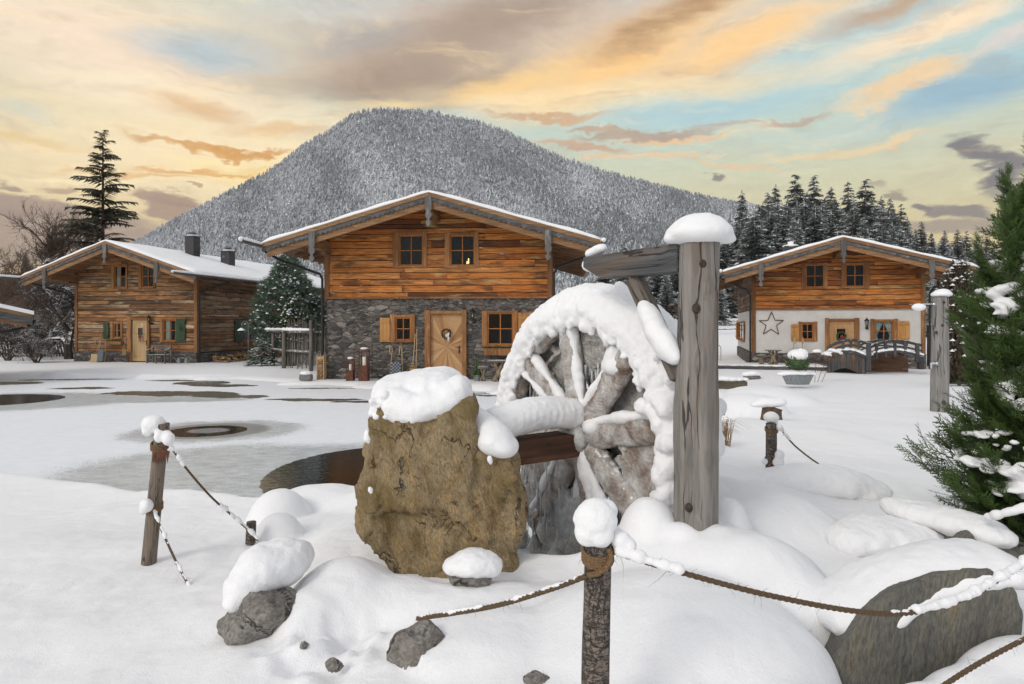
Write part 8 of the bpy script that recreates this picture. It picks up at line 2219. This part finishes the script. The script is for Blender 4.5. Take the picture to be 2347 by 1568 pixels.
bare('bare_tree', 'bare tree between the lone spruce and the cabin ridge', 175, 50, bare_mesh(19, 3.1, .15, 6, .7, (2, 4), .35, 3, 1), 'twig', z=1.2, sc=1.3)
bare('bare_tree', 'brownish bare tree at the far left edge', -30, 42, bare_mesh(14, 2.6, .13, 6, .8, (2, 4), .3, 3, 2), 'bark_brown', z=1.0, sc=1.3)
bare('bare_shrub', 'round many-stemmed bare shrub on the snow left of the weathered cabin', 84, 33.0, bare_mesh(23, .62, .05, 5, .75, (2, 4), .15, 3, 7, .72), 'twig_snowy', 'shrub')
bare('bare_shrub', 'gnarled bare shrub behind the shed roof at the left edge', 18, 35.0, bare_mesh(29, 1.1, .08, 5, .8, (2, 4), .1, 3, 4, .72), 'twig_snowy', 'shrub')
bare('bare_shrub', 'bare shrub behind the picket fence near the cabin corner', 125, 40, bare_mesh(37, 1.3, .07, 5, .8, (2, 4), .2, 3, 5, .72), 'twig_snowy', 'shrub')
for i, (px, d, z, lab) in enumerate(((1425, 60, 1.2, 'reddish bare shrub at the wood edge behind the beam'), (1560, 70, 2, 'reddish bare bush half hidden by the round post'), (1700, 85, 3.5, 'reddish bare tree left of the white cabin roof'), (1725, 80, 3.2, 'reddish bare tree just above the left eave of the white cabin'), (1990, 95, 8, 'reddish larch-like bare tree among the hillside spruces'))):
    bare('bare_tree', lab, px, d, bare_mesh(40 + i, 2.2 if i > 1 else 1.4, .10, 5, .7, (3, 4), .35, 3, 3, .7), 'twig_red', z=z)
# brushwood on the slope behind the left cabin
V = []; Fc = []; rr = random.Random(90)
for i in range(15000):
    d = rr.uniform(48, 110); px = rr.uniform(-250, 520); x = wpt(px, d); k = rr.uniform(.8, 2.4); a = rr.gauss(0, .35)
    V.append((x, d, a, k))
xy = np.array(V); zz = ground_h(xy[:, 0], xy[:, 1], False); V2 = []; F2 = []
for (x, y, a, k), z in zip(V, zz):
    for j in range(3):
        b = len(V2); s = rr.gauss(0, .4); V2 += [(x - .05, y, z), (x + .05, y, z), (x + (a + s) * k, y + rr.gauss(0, .4), z + k * rr.uniform(.7, 1.1))]; F2.append((b, b + 1, b + 2))
o = np_mesh('brushwood', np.array(V2), np.array(F2), [MAT['twig_red']], np.random.default_rng(1).random(len(F2))); tag(o, 'brown leafless brushwood covering the slope behind the left cabin', kind='stuff')
# dark conifers left behind the cabin and right at the wood edge
for (px, yt, d, v, sc, lab) in ((98, 600, 75, 1, 1.3, 'dark conifer top peeping over the brush left of the left cabin'), (60, 575, 95, 3, 1.2, 'dark conifer further back left of the left cabin'), (20, 620, 80, 0, 1.3, 'dark conifer near the left edge above the shed'), (150, 640, 60, 4, 1.6, 'broad dark conifer directly left of the weathered cabin wall'), (190, 600, 90, 2, 1.2, 'narrow dark conifer behind the left cabin ridge'),
                              (1528, 628, 70, 4, 1.7, 'big dark spruce between the beam and the round post'), (1475, 600, 90, 1, 1.5, 'snowy spruce seen under the beam'), (1425, 560, 110, 0, 1.3, 'spruce above the right gutter of the middle cabin'), (2140, 640, 60, 3, 1.5, 'dark spruce right of the white cabin corner'), (2175, 620, 66, 1, 1.5, 'dark spruce behind the brownish conifer'), (1640, 600, 75, 1, 1.4, 'dark spruce behind the left eave of the white cabin')):
    x = wpt(px, d); z = gh(x, d); Hh = EYE + (HY - yt) / F * d - z
    t = tree_thing('spruce_tree', lab, 'tree', var[v][0], var[v][1], (x, d, z), rr.uniform(0, 6.28), Hh / 14.0); t.scale = (Hh / 14 * sc, Hh / 14 * sc, Hh / 14)
# ------------------------------------------------------------------ thin winter haze
m = MB(); m.box((-3000, -420, -3), (3000, 1900, 620)); hz = m.build('haze', [])
n = mat('haze_air'); v = n.new('ShaderNodeVolumePrincipled'); v.inputs['Color'].default_value = (0.86, 0.89, 0.95, 1); v.inputs['Density'].default_value = 0.00016; v.inputs['Anisotropy'].default_value = 0.2
o_ = n.new('ShaderNodeOutputMaterial'); n.l.new(v.outputs[0], o_.inputs['Volume']); hz.data.materials.append(MAT['haze_air']); tag(hz, 'pale cold haze between the cabins and the mountain', kind='stuff')
